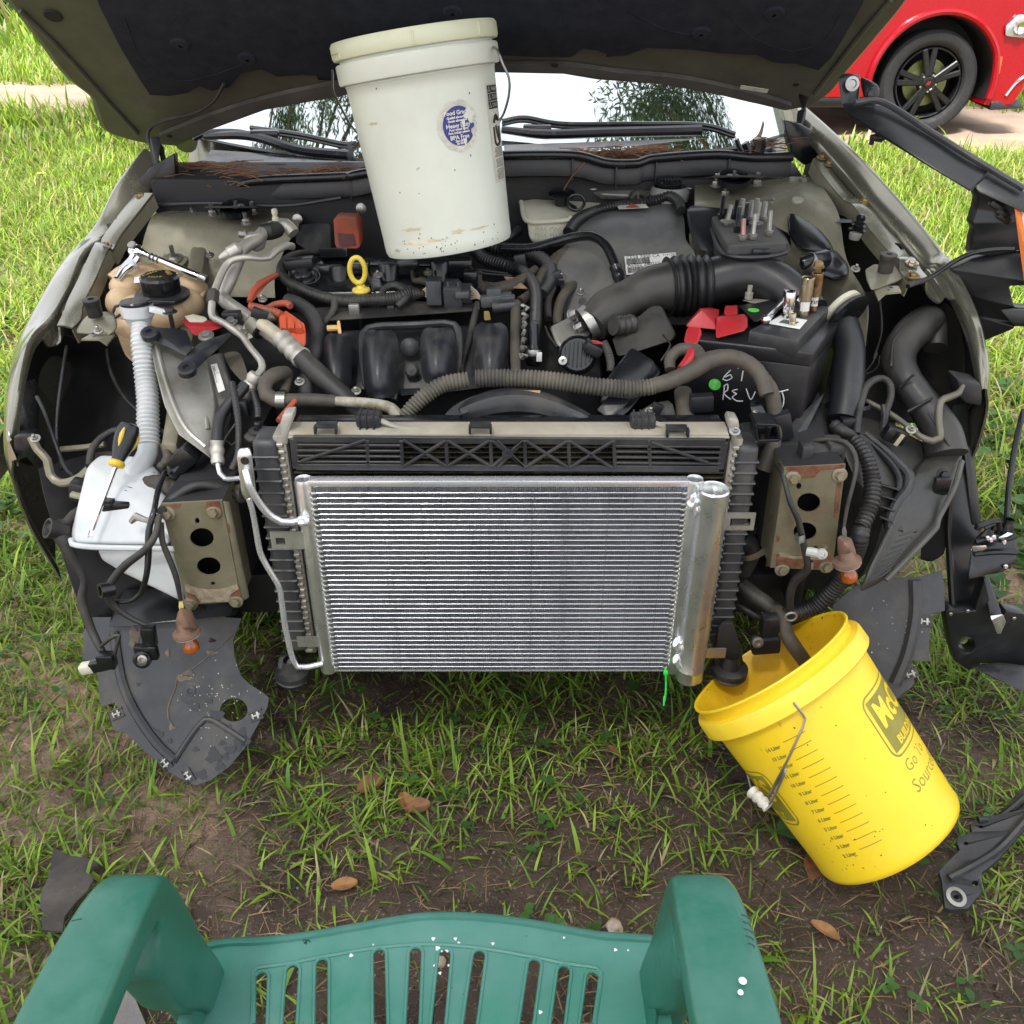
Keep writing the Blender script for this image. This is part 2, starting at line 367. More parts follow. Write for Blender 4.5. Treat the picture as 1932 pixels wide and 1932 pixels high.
# graded mesh: fine near the chair and the car, coarse out to the horizon
def axis_grid(lo,hi,n_lo,n_hi,fine,outer):
    a=list(np.linspace(n_lo,n_hi,fine)); s=(n_hi - n_lo) /fine; x=n_hi
    while x < hi: s *= 1.13; x += s; a.append(x)
    s=(n_hi - n_lo) /fine; x=n_lo
    while x > lo: s *= 1.13; x -= s; a.insert(0,x)
    return np.array(a)
gx=axis_grid(-160,160,-2.2,2.4,300,0); gy=axis_grid(-60,240,-.3,3.0,230,0)
X,Yg=np.meshgrid(gx,gy); Z=terrain(X,Yg)
near=np.exp(-np.maximum(0,np.abs(X) - 2.2) *2) *np.exp(-np.maximum(0,Yg - 3.0) *2)
Z += near*(.02*(fbm(X*30,Yg*30,21,3) - .5) +.025*(fbm(X*9,Yg*9,31,3) - .5))
nV=np.stack([X,Yg,Z],-1).reshape(-1,3); ny,nx=X.shape
ii=(np.arange(ny - 1)[:,None] *nx+np.arange(nx - 1)[None]).reshape(-1)
gF=np.stack([ii,ii+1,ii+nx+1,ii+nx],-1)
def fastmesh(name,V,F,mat,k=4):
    me=bpy.data.meshes.new(name); me.vertices.add(len(V)); me.vertices.foreach_set('co',V.astype(np.float32).ravel())
    me.loops.add(F.size); me.loops.foreach_set('vertex_index',F.astype(np.int32).ravel()); me.polygons.add(len(F))
    me.polygons.foreach_set('loop_start',np.arange(0,F.size,k,dtype=np.int32)); me.update(calc_edges=True)
    me.materials.append(mat); o=bpy.data.objects.new(name,me); COL.objects.link(o); return o,me
def ground_mat():
    m=bpy.data.materials.new('ground_soil'); m.use_nodes=True; nt=m.node_tree; n=nt.nodes; l=nt.links; b=n['Principled BSDF']
    tc=n.new('ShaderNodeTexCoord'); sep=n.new('ShaderNodeSeparateXYZ'); l.new(tc.outputs['Object'],sep.inputs[0])
    def N(sc,d=6,r=.6):
        t=n.new('ShaderNodeTexNoise'); t.inputs['Scale'].default_value=sc; t.inputs['Detail'].default_value=d; t.inputs['Roughness'].default_value=r
        l.new(tc.outputs['Object'],t.inputs['Vector']); return t.outputs[0]
    def mr(s,a,c,lo=0,hi=1):
        r=n.new('ShaderNodeMapRange'); r.inputs[1].default_value=a; r.inputs[2].default_value=c; r.inputs[3].default_value=lo; r.inputs[4].default_value=hi; l.new(s,r.inputs[0]); return r.outputs[0]
    def ma(op,a,c):
        t=n.new('ShaderNodeMath'); t.operation=op
        for i,v in enumerate((a,c)):
            if hasattr(v,'node'): l.new(v,t.inputs[i])
            else: t.inputs[i].default_value=v
        return t.outputs[0]
    def mix(f,a,c):
        x=n.new('ShaderNodeMix'); x.data_type='RGBA'; l.new(f,x.inputs[0])
        for s,v in ((6,a),(7,c)):
            if hasattr(v,'node'): l.new(v,x.inputs[s])
            else: x.inputs[s].default_value=(*v,1)
        return x.outputs[2]
    dry=mix(mr(N(6),.35,.65),(.34,.232,.165),(.24,.16,.108)); dry=mix(mr(N(90,3),.5,.7),dry,(.42,.32,.23))
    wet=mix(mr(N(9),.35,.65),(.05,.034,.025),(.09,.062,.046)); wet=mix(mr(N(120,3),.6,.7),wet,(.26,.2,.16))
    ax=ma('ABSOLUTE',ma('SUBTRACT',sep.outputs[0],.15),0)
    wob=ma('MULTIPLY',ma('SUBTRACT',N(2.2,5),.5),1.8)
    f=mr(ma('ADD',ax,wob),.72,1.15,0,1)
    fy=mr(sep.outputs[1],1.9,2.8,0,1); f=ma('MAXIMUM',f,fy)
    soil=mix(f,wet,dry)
    # sandy track
    rd=ma('ABSOLUTE',ma('SUBTRACT',ma('ADD',sep.outputs[1],ma('MULTIPLY',sep.outputs[0],.22)),9.35),0)
    rf=mr(ma('ADD',rd,ma('MULTIPLY',ma('SUBTRACT',N(.9,4),.5),.8)),1.15,1.5,1,0)
    sand=mix(mr(N(2.5),.35,.65),(.40,.31,.235),(.31,.22,.16))
    far=mr(sep.outputs[1],3.2,5,0,1); turf=mix(mr(N(1.6),.35,.65),(.12,.2,.04),(.16,.2,.06))
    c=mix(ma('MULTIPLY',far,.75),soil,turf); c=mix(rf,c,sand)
    l.new(c,b.inputs['Base Color']); l.new(mr(f,0,1,.6,.95),b.inputs['Roughness']); b.inputs['Specular IOR Level'].default_value=.3
    bp=n.new('ShaderNodeBump'); bp.inputs['Strength'].default_value=.9; bp.inputs['Distance'].default_value=.016
    l.new(ma('ADD',N(45,8,.7),ma('MULTIPLY',N(160,3),.35)),bp.inputs['Height']); l.new(bp.outputs[0],b.inputs['Normal']); return m
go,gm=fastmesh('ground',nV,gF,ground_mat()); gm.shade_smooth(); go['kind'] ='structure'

# ---------------------------------------------------------------- grass: numpy blades in tufts
def leaf_mat(name,rough=.45,trans=.35):
    m=bpy.data.materials.new(name); m.use_nodes=True; n=m.node_tree.nodes; l=m.node_tree.links; b=n['Principled BSDF']
    a=n.new('ShaderNodeAttribute'); a.attribute_name='tint'; l.new(a.outputs['Color'],b.inputs['Base Color']); b.inputs['Roughness'].default_value=rough
    b.inputs['Specular IOR Level'].default_value=.35
    t=n.new('ShaderNodeBsdfTranslucent'); l.new(a.outputs['Color'],t.inputs['Color']); mx=n.new('ShaderNodeMixShader'); mx.inputs[0].default_value=trans
    l.new(b.outputs[0],mx.inputs[1]); l.new(t.outputs[0],mx.inputs[2]); l.new(mx.outputs[0],n['Material Output'].inputs[0]); return m
lm=leaf_mat('grass_blades')
def blades(bx,by,bz,az,L,W,lean,curl,tint,name,label=None,cat_=None,mat=None,kind='stuff',tipw=.35):
    n=len(bx); K=4                       # 4 stations, last is the tip
    V=np.zeros((n,7,3)); dx,dy=np.cos(az),np.sin(az); sx,sy=-dy,dx
    h=np.zeros(n); d=np.zeros(n); ang=lean.copy(); idx=0
    for s in range(K):
        w=W*(1.0,.95,.7,0)[s] *.5
        cx,cy,cz=bx+dx*d,by+dy*d,bz+h
        if s < 3:
            V[:,idx] =np.stack([cx - sx*w,cy - sy*w,cz],-1); V[:,idx+1] =np.stack([cx+sx*w,cy+sy*w,cz],-1); idx += 2
        else: V[:,6] =np.stack([cx,cy,cz],-1)
        seg=L/3; d=d+np.sin(ang) *seg; h=h+np.cos(ang) *seg; ang=ang+curl
        h=np.maximum(h,.004)
    tri=np.array([[0,1,3],[0,3,2],[2,3,5],[2,5,4],[4,5,6]]); F=(np.arange(n)[:,None,None] *7+tri[None]).reshape(-1,3)
    o,me=fastmesh(name,V.reshape(-1,3),F,mat or lm,3)
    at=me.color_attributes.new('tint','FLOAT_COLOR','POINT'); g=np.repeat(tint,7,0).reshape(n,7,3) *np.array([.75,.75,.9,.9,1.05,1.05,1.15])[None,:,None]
    at.data.foreach_set('color',np.concatenate([g.reshape(-1,3),np.ones((n*7,1))],1).astype(np.float32).ravel())
    if label: top(o,label,cat_,kind=kind)
    return o
def tints(n,dryf=.12):
    t=rng.random((n,1)); g=np.array([[.11,.225,.022]]) *(1 - t) +np.array([[.36,.48,.05]]) *t
    d=rng.random(n) < dryf; g[d] =np.array([.48,.38,.2]) *(.6+.6*rng.random((d.sum(),1))); return g
def scatter(nt,x0,x1,y0,y1,dens,bl,name,label,Lr,Wr,dryf,spread=.03,lean=(.1,.9),curl=(.1,.55),cap=None):
    x=rng.uniform(x0,x1,nt); y=rng.uniform(y0,y1,nt); keep=rng.random(nt) < dens(x,y); x,y=x[keep],y[keep]
    n=len(x); b=rng.integers(bl[0],bl[1],n); ix=np.repeat(np.arange(n),b); N=len(ix)
    ts=rng.uniform(.6,1.25,n)[ix]
    bx=x[ix] +rng.normal(0,spread,N); by=y[ix] +rng.normal(0,spread,N); az=rng.uniform(0,2*math.pi,N)
    L=rng.uniform(*Lr,N) *ts; W=rng.uniform(*Wr,N); tn=tints(N,dryf) *(rng.uniform(.75,1.2,n)[ix])[:,None]
    tn=tn*(np.array([[.8,.88,.85]]) if name in ('grass','broad_grass') else 1)
    return blades(bx,by,terrain(bx,by) - .004,az,L,W,rng.uniform(*lean,N),rng.uniform(*curl,N),tn,name,label,'grass')
def dn_near(x,y):
    f=fbm(x*3.1+5,y*3.1,51,4); c=fbm(x*1.2+9,y*1.2,71,3)
    base=sm(.46,.64,f) *.7+.05+.3*sm(.5,.68,c)
    left=sm(-.5,-1.0,x); mid=sm(1.0,.5,np.abs(x - .1)) *sm(2.4,1.6,y)
    far=sm(1.9,2.6,y)
    left2=sm(-.5,-.9,x) *.40; d=base*(1 - .55*mid) *(1 - .6*np.exp(-((x - .1) ** 2/.5+(y - .88) ** 2/.02))) *(1 - .35*np.exp(-((x+.15) ** 2/.3+(y - 1.1) ** 2/.02))) +left2+far*.7
    d *= 1 - .3*np.exp(-((x+1.6) ** 2/.25+(y - 1.9) ** 2/.35))      # bare pinkish soil by the left fender
    d *= 1 - .4*np.exp(-((x+1.15) ** 2/.09+(y - 1.15) ** 2/.12))
    d *= 1 - .7*np.exp(-((x - 1.0) ** 2/.03+(y - .95) ** 2/.05))
    d *= 1 - .75*np.exp(-((x+.05) ** 2/.12+(y - .95) ** 2/.012)) 
    return np.clip(d,0,1)
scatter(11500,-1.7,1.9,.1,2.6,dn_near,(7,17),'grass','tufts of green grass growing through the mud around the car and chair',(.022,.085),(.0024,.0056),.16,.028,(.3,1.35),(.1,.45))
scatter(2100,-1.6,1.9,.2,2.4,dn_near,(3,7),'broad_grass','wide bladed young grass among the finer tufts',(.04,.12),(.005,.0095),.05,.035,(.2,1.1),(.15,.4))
# straw lying flat on the mud
nS=24000; sx_,sy_=rng.uniform(-1.6,1.8,nS),rng.uniform(.2,2.6,nS)
tn=np.where(rng.random((nS,1)) < .35,np.array([[.10,.16,.04]]),np.array([[.30,.21,.11]])) *rng.uniform(.25,1.25,(nS,1))
blades(sx_,sy_,terrain(sx_,sy_) +.004,rng.uniform(0,6.28,nS),rng.uniform(.012,.065,nS),rng.uniform(.001,.003,nS),rng.uniform(1.35,1.58,nS),rng.uniform(-.03,.12,nS),tn,
       'straw','dead straw and grass clippings lying flat on the mud','straw')
def clods(n):
    ico=[(0,0,-1),(.72,-.53,-.45),(-.28,-.85,-.45),(-.89,0,-.45),(-.28,.85,-.45),(.72,.53,-.45),(.28,-.85,.45),(-.72,-.53,.45),(-.72,.53,.45),(.28,.85,.45),(.89,0,.45),(0,0,1)]
    fc=np.array([(0,1,2),(1,0,5),(0,2,3),(0,3,4),(0,4,5),(1,5,10),(2,1,6),(3,2,7),(4,3,8),(5,4,9),(1,10,6),(2,6,7),(3,7,8),(4,8,9),(5,9,10),(6,10,11),(7,6,11),(8,7,11),(9,8,11),(10,9,11)])
    x=rng.uniform(-1.7,1.8,n); y=rng.uniform(.2,2.6,n); k=rng.random(n) < fbm(x*4,y*4,77,3) ** 2*2.2; x,y=x[k],y[k]; n=len(x)
    s=.0012+.0055*rng.random(n) ** 3; V=np.array(ico)[None] *(1+.35*rng.normal(size=(n,12,1))) *s[:,None,None] *np.array([1,1,.7]); V[:,:,0] += x[:,None]; V[:,:,1] += y[:,None]; V[:,:,2] += (terrain(x,y) +s*.3)[:,None]
    o,me=fastmesh('soil_clods',V.reshape(-1,3),(np.arange(n)[:,None,None] *12+fc[None]).reshape(-1,3),bpy.data.materials['ground_soil'],3); top(o,'crumbs and small clods of soil strewn over the mud','soil',kind='stuff')
clods(15000)
def dn_mid(x,y): return np.clip((.55+.6*sm(.35,.6,fbm(x*1.5,y*1.5,91,3))) *(np.abs(roadd(x,y) +.4*(fbm(x*.9,y*.9,5,2) - .5)) > 1.25),0,1)
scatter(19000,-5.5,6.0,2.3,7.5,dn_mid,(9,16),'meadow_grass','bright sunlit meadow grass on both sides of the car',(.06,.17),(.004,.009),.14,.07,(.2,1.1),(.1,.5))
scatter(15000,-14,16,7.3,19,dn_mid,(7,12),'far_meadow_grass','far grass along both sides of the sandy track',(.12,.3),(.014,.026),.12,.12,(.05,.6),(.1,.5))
scatter(10000,-30,34,16,45,lambda x,y: np.ones_like(x) *.9,(5,9),'tall_grass','tall rough grass at the edge of the woods',(.4,1.0),(.05,.09),.12,.4,(.05,.5),(.1,.4))
# ground-cover weeds: rounded leaves
def weeds(pts,name,label,L=.03):
    V=[]; F=[]; tt=[]
    for (x,y) in pts:
        z=float(terrain(x,y)); hgt=random.uniform(.01,.05); k=random.randint(3,7); tone=random.uniform(.6,1.2)
        for i in range(k):
            a=random.uniform(0,6.28); l2=L*random.uniform(.5,1.2); w=l2*.38; ux,uy=math.cos(a),math.sin(a); tz=random.uniform(-.1,.5)
            o=len(V); pr=[(0,0,0),(.35,1,.0),(.7,.8,-.02),(1,0,-.1),(.7,-.8,-.02),(.35,-1,.0)]
            for (t,s,q) in pr: V.append((x+ux*l2*(t+.15) - uy*w*s,y+uy*l2*(t+.15) +ux*w*s,z+hgt+l2*t*tz+q*l2))
            F += [(o,o+1,o+2),(o,o+2,o+3),(o,o+3,o+4),(o,o+4,o+5)]; tt += [np.array((.06,.14,.03)) *tone] *6
    o,me=fastmesh(name,np.array(V),np.array(F),lm,3)
    at=me.color_attributes.new('tint','FLOAT_COLOR','POINT'); at.data.foreach_set('color',np.concatenate([np.array(tt),np.ones((len(tt),1))],1).astype(np.float32).ravel())
    return top(o,label,'weeds',kind='stuff')
wp=[(rng.uniform(-1.5,1.9),rng.uniform(.3,3.2)) for _ in range(800)]; wp=[p for p in wp if fbm(np.array([p[0] *2.5]),np.array([p[1] *2.5]),44)[0] > .5]
weeds(wp,'clover','small round leaved clover and weeds between the grass tufts',.017)
wp=[(rng.uniform(1.2,2.4),rng.uniform(1.0,3.2)) for _ in range(250)] +[(rng.uniform(-2.6,-1.3),rng.uniform(2,4)) for _ in range(250)]
weeds(wp,'broadleaf_weeds','broad leaved weeds growing beside the car fenders',.05)
# single leaves, stones, flower
def litter(name,c,x,y,L,W,rz,mat,label,group=None,tilt=.25):
    p=P(c,x,y,z=.012); p.z=float(terrain(p.x,p.y)) +.012; rt=root(name,p,label,'leaf',group)
    rows=[]
    for t in (0,.2,.45,.7,.9,1.0):
        w=W*math.sin(math.pi*min(1,t*.9+.06)) ** .8*.5+.0005; z=.25*L*(t - .5) ** 2
        rows.append([Vector((L*(t - .5),-w,z+w*.5)),Vector((L*(t - .5),0,z)),Vector((L*(t - .5),w,z+w*.6))])
    mt=Matrix.Rotation(rz,4,'Z') @ Matrix.Rotation(tilt,4,'X')
    V,F=grid_g(rows,2,2,.0006); V=[mt @ v for v in V]
    obj('blade',(V,F),mat,rt,local=True)
    st=tube_g([mt @ Vector((-L*.5,0,.25*L*.25)),mt @ Vector((-L*.75,.004,.25*L*.3))],.0009,5); obj('stem',st,mat,rt,local=True)
lfb=M('dry_leaf_brown',(.2,.09,.035),.7,col2=(.11,.05,.025),scale=40); lfo=M('dry_leaf_ochre',(.3,.15,.05),.7,col2=(.17,.08,.03),scale=40)
litter('dry_leaf','O',700,1478,.06,.035,.7,lfb,'curled brown dead leaf right of the splash shield hanging from the car')
litter('dry_leaf','O',765,1515,.05,.03,1.9,lfo,'upright orange brown dead leaf in the grass below the condenser centre')
litter('dry_leaf','O',790,1522,.045,.03,.3,lfb,'brown dead leaf touching the orange leaf below the condenser centre')
litter('dry_leaf','O',1530,1640,.055,.035,1.2,lfb,'brown leaf in the mud just above the right chair arm and under the yellow bucket')
litter('dry_leaf','O',1555,1758,.05,.03,2.4,lfo,'pale orange leaf on mud to the right of the right chair arm')
litter('dry_leaf','O',650,1668,.045,.022,.2,lfo,'small orange leaf above the chair seat front edge, left of centre')
litter('dry_leaf','L',790,1165,.08,.06,.2,M('fallen_green_leaf',(.05,.13,.04),.4,col2=(.07,.17,.05)),'dark green broad leaf lying against the yellow bucket')
litter('dry_leaf','O',1155,1415,.04,.02,2.2,lfb,'small brown leaf scrap in grass left of the yellow bucket mouth')
def stone(c,x,y,s,label,z=None,mat=rock):
    p=P(c,x,y,z=.01); p.z=float(terrain(p.x,p.y)) +s*.25
    bm=bmesh.new(); bmesh.ops.create_icosphere(bm,subdivisions=3,radius=s)
    for v in bm.verts:
        k=noise.noise(v.co*(1.6/s) +Vector((x,y,0))) *.35; v.co *= 1+k; v.co.z *= .7
    V,F=from_bm(bm); rt=obj('stone',(V,F),mat,None); rt.location=p; top(rt,label,'stone')
stone('O',1160,1742,.014,'small pinkish stone in the mud above the right half of the chair seat')
stone('O',828,1808,.013,'brown clod showing through a slot near the front edge of the chair seat')
stone('A',100,245,.32,'white rock in the far grass at the top left beyond the track',mat=M('pale_rock',(.7,.62,.55),.8,scale=4))
# yellow flower at the left
p=P('A',235,985,z=.19); gp=Vector((p.x - .02,p.y+.0,float(terrain(p.x,p.y))))
fl=root('wild_flower',gp,'yellow wild flower on a thin stem in the grass left of the car','flower')
obj('stem',tube_g([gp,(gp+p) /2+Vector((.02,0,.01)),p],.002,6),M('flower_stem',(.2,.3,.06)),fl)
gs=[]
for i in range(9):
    a=i*6.283/9; u=Vector((math.cos(a),math.sin(a) *.8,.25)); s2=Vector((-math.sin(a),math.cos(a),0))
    o_=obj('petal',prism_g([p+u*.006 - s2*.003,p+u*.026 - s2*.006,p+u*.032,p+u*.026+s2*.006,p+u*.006+s2*.003],(0,0,.001)),M('flower_yellow',(.9,.6,.02)) if i == 0 else MATS['flower_yellow'],fl)
obj('flower_centre',lathe_g(p,(0,0,1),[(.008,-.002),(.007,.004),(.002,.007)],12,True,True),M('flower_dark',(.06,.03,.01)),fl)

# ---------------------------------------------------------------- trees: beyond the track, and the tall pines round the car whose branches hang over it
def crown(name,parent,cs,n,L,tint_a,tint_b,label=None,W=None,droop=.3):
    """leaf faces spread through a set of ellipsoid clumps: cs = [(centre, radius vec)]"""
    w=np.array([r[0] *r[1] *r[2] for _,r in cs]); w=w ** .8/(w ** .8).sum(); ix=rng.choice(len(cs),n,p=w)
    c=np.array([c for c,_ in cs])[ix]; r=np.array([r for _,r in cs])[ix]
    d=rng.normal(size=(n,3)); d /= np.linalg.norm(d,axis=1)[:,None]; rad=rng.random(n) ** .45
    tone=rng.uniform(.55,1.25,len(cs))[ix]
    p=c+d*r*rad[:,None]; a=rng.normal(size=(n,3)); a[:,2] -= droop; a /= np.linalg.norm(a,axis=1)[:,None]
    b=np.cross(a,rng.normal(size=(n,3))); b /= np.linalg.norm(b,axis=1)[:,None]
    ll=L*rng.uniform(.6,1.3,(n,1)); ww=(W or L*.45) *rng.uniform(.7,1.2,(n,1))
    V=np.stack([p,p+a*ll*.5+b*ww*.5,p+a*ll,p+a*ll*.5 - b*ww*.5],1).reshape(-1,3)
    F=(np.arange(n)[:,None] *4+np.array([0,1,2,3])[None])
    o,me=fastmesh(name,V,F,lmt,4); t=rng.random((n,1)); col=(np.array([tint_a]) *(1 - t) +np.array([tint_b]) *t) *tone[:,None]
    at=me.color_attributes.new('tint','FLOAT_COLOR','POINT'); at.data.foreach_set('color',np.concatenate([np.repeat(col,4,0),np.ones((n*4,1))],1).astype(np.float32).ravel())
    if parent is not None: o.parent=parent; o.matrix_parent_inverse=Matrix.Translation(-ROOTLOC[parent.name])
    return o
lmt=leaf_mat('tree_leaves',.5,.3); barkm=M('bark',(.12,.085,.06),.95,col2=(.06,.045,.035),scale=12,bump=.9,bs=40)
def tree(x,y,h,r,n,label,group,L=.16,ta=(.035,.075,.02),tb=(.10,.17,.04),clumps=14,name='tree',base=.25,tr=.14):
    z=float(terrain(x,y)); rt=root(name,(x,y,z),label,'tree',group)
    tp=[Vector((x,y,z - .1)),Vector((x+random.uniform(-.2,.2),y,z+h*.35)),Vector((x+random.uniform(-.4,.4),y+random.uniform(-.3,.3),z+h*.92))]
    gs=[tube_g(tp,[tr,tr*.75,tr*.15],9,step=.4)]; cs=[]
    for i in range(clumps):
        t=base+(1 - base) *(i+.5) /clumps; a=i*2.4+random.uniform(-.4,.4); rr=r*(1 - .55*max(0,(t - .5)) *1.6) *random.uniform(.45,.95)
        q=tp[1].lerp(tp[2],min(1,t)) if t > .35 else tp[0].lerp(tp[1],t/.35); e=Vector((x+math.cos(a) *rr,y+math.sin(a) *rr,z+h*t))
        gs.append(tube_g([q - Vector((0,0,.05*h)),(q+e) /2+Vector((0,0,.06*h)),e],[tr*.35,tr*.2,tr*.06],6,step=.4)); s=r*random.uniform(.28,.5); cs.append((tuple(e),(s,s,s*.75)))
    obj('trunk',join(*gs),barkm,rt); crown('crown',rt,cs,n,L,ta,tb)
for k,(x,y,h,r,lb) in enumerate([(-17.5,30,7,3,'broadleaf tree at the left edge of the far woods'),(-12.5,33,8,3.4,'second tree from the left in the far woods'),(-7,36,9,3.6,'far tree behind the raised hood, left side'),
        (-1,38,9,4,'far tree straight behind the car'),(5.5,36,9,3.6,'far tree behind the red car'),(11,33,8,3.4,'far tree beyond the nose of the red car'),(16.5,30,8,3.2,'tree at the right edge of the far woods')]):
    tree(x,y,h,r,9000,lb,'trees at the edge of the woods',L=.34,clumps=16)
for k,(x,y,h,r,lb) in enumerate([(-9.2,19.5,1.3,1.1,'low green bush beyond the track at the top left'),(-11.2,21,1.7,1.3,'taller bush at the far left behind the white rock'),(-7.4,21.5,1.5,1.2,'bush just left of the raised hood edge')]):
    tree(x,y,h,r,4500,lb,'bushes beyond the track',L=.13,ta=(.06,.13,.03),tb=(.16,.28,.06),clumps=12,name='bush',base=.1,tr=.04)
# ================================================================ RED SUV on the track: built in its own frame (nose toward +x), then placed
def build_suv():
    gz=float(terrain(3.4,8.2)); hub=P('C',1500,435,Y=8.15); fx=lambda x: x if x < .47 else .47+(x - .47) *.64; L0=Vector((hub.x,hub.y,gz)); r=.397
    rt=root('parked_suv',L0,'glossy red sport utility vehicle with dark alloy wheels parked on the sandy track','car')
    # side outline (x forward, z up) about the front hub; body sheet at y=0, far side at y=+1.9
    def arc(cx,R_,a0,a1,n=14): return [(cx+R_*math.cos(a0+(a1 - a0) *i/n),r+R_*math.sin(a0+(a1 - a0) *i/n)) for i in range(n+1)]
    Ra=.495; top_=[(.93,.55),(.95,.78),(.90,.95),(.78,1.06),(.4,1.13),(-.1,1.17),(-.6,1.2),(-1.25,1.24)]
    out=[(-.46,.30)] +arc(0,Ra,R(180+10),R(-18),16) +[(.6,.23),(.84,.25),(.92,.36)] +top_+[(-2.6,1.25),(-3.75,1.26),(-3.95,1.1),(-4.0,.7),(-3.9,.35),(-3.45,.32)] +arc(-3.03,Ra,R(-10),R(190),16) +[(-2.5,.30)]
    # lofted body: cross sections in y give the fender bulge and tumblehome
    def sec(y,inset,zt): return [Vector((L0.x+(x if x < .5 else .5+(fx(x) - .5) *(1 - inset*1.2)),L0.y+y,L0.z+(z if z < .9 else .9+(z - .9) *zt))) for x,z in out]
    rings=[sec(.10,.0,.86),sec(.03,0,.80),sec(.0,0,.55)] 
    V=[]; F=[]; n=len(out); prof=[(.0,.0,.80),(.05,.02,.95),(.22,.06,1.02),(.6,.16,1.06),(.95,.2,1.07),(1.3,.16,1.06),(1.68,.06,1.02),(1.85,.02,.95),(1.9,0,.8)]
    for (y,ins,zt) in prof: V += sec(y,ins,zt)
    for k in range(len(prof) - 1):
        for i in range(n): a=k*n+i; b=k*n+(i+1) % n; F.append((a,b,b+n,a+n))
    t2=tessellate_polygon([[Vector((x,z,0)) for x,z in out]])
    F += [tuple(t) for t in t2] +[tuple(i+(len(prof) - 1) *n for i in t) for t in t2]
    body=obj('body',(V,F),suvr,rt,ang=28)
    W=lambda x,y,z: L0+Vector((fx(x),y,z))
    obj('cabin',hull_g([W(-1.2,.12,1.2),W(-3.9,.12,1.24),W(-1.9,.3,1.72),W(-3.5,.3,1.74),W(-1.2,1.78,1.2),W(-3.9,1.78,1.24),W(-1.9,1.6,1.72),W(-3.5,1.6,1.74)],.06,3),suvr,rt)
    for (a,b) in ((-1.55,-2.45),(-2.55,-3.4)): obj('window',hull_g([W(a - .1,.13,1.27),W(b,.13,1.28),W(a - .45,.26,1.62),W(b,.27,1.64),W(b,.3,1.64),W(b,.2,1.28)],.005),glassd,rt)
    obj('windscreen',hull_g([W(-1.22,.25,1.24),W(-1.22,1.65,1.24),W(-1.86,.4,1.7),W(-1.86,1.5,1.7),W(-1.9,.4,1.66),W(-1.9,1.5,1.66)],.005),glassd,rt)
    # arch lip
    for cx in (0,-3.03):
        q=[W(cx+(Ra+.025) *math.cos(a),-.008,r+(Ra+.025) *math.sin(a)) for a in np.linspace(R(-12),R(192),22)]
        obj('wheel_arch',tube_g(q,.028,8),suvr,rt)
        q=[W(cx+(Ra - .005) *math.cos(a),.25,r+(Ra - .005) *math.sin(a)) for a in np.linspace(R(-12),R(192),22)]
        rows=[[W(cx+(Ra - .004) *math.cos(a),y,r+(Ra - .004) *math.sin(a)) for a in np.linspace(R(-14),R(194),16)] for y in (.01,.35)]
        obj('arch_liner',grid_g(rows,2,1,.01),dark,rt)
        obj('arch_panel',lathe_g(W(cx,.34,r),(0,1,0),[(.002,0),(Ra,.0),(Ra,.02)],28,False,True),dark,rt)
    # door seams and sill
    obj('sill_trim',hull_g([W(-.5,-.012,.3),W(-2.52,-.012,.3),W(-.5,-.012,.22),W(-2.52,-.012,.22),W(-.5,.1,.2),W(-2.52,.1,.2)],.01),blks,rt)
    for x in (-.95,-1.98): obj('door_seam',tube_g([W(x,-.001,.34),W(x - .02,-.001,.8),W(x - .05,.0,1.12)],.005,6),dark,rt)
    for x in (-1.6,-2.6): obj('door_handle',tube_g([W(x,-.01,.98),W(x - .06,-.035,.98),W(x - .17,-.035,.98),W(x - .22,-.01,.98)],.014,8),suvr,rt)
    obj('bumper_lip',hull_g([W(.55,-.02,.27),W(.98,.05,.27),W(.55,-.02,.2),W(1.02,.03,.21),W(1.0,1.8,.2),W(.98,1.8,.27)],.012),blkd,rt)
    hl=obj('headlight',hull_g([W(.475,-.03,.82),W(.60,-.03,.90),W(.96,-.012,.885),W(.93,-.014,.72),W(.50,-.032,.745),W(.99,.2,.88),W(.96,.2,.72),W(.59,.05,.82),W(.74,.05,.88)],.012,3),headl,rt)
    obj('lamp_ring',lathe_g(W(.66,-.034,.81),(0,-1,0),[(.055,0),(.05,.012),(.035,.004),(.0,.0)],20),chrome,hl)
    obj('side_marker',hull_g([W(.54,-.008,.47),W(.575,-.008,.47),W(.56,-.008,.6),W(.52,-.008,.6),W(.54,.01,.5),W(.53,.01,.59)],.004),M('orange_marker',(.85,.1,.02),.2),rt)
    obj('grille_trim',tube_g([W(.72,-.006,.31),W(.80,-.008,.40),W(.92,-.006,.47),W(.97,.02,.53)],.012,8),chrome,rt)
    obj('fog_recess',hull_g([W(.82,-.006,.42),W(.94,.03,.5),W(.96,.05,.62),W(.9,.02,.56)],.008),blks,rt)
    for nm,(cx,yy) in {'a': (0,0),'b': (-3.03,0),'c': (0,1.72),'d': (-3.03,1.72)}.items():
        sgn=-1 if yy == 0 else 1; c0=W(cx,.12 if yy == 0 else 1.78,r); ax=Vector((0,sgn,0))
        w=obj('wheel',lathe_g(c0,ax,[(.292,-.05),(.278,.02),(.262,.055),(.252,.05),(.25,-.1)],48),rim,rt)
        obj('tyre',lathe_g(c0,ax,[(.275,-.14),(.36,-.14),(.392,-.11),(.397,-.02),(.397,.0),(.39,.05),(.365,.075),(.32,.08),(.29,.065),(.275,.04)],64,wob=lambda a,h: 1+(.006 if (h > -.1 and h < .055 and int(a*40) % 2) else 0)),tire,w)
        obj('brake_disc',lathe_g(c0+ax*-.02,ax,[(.02,0),(.18,0),(.18,-.02)],40),disc,w)
        if yy: continue
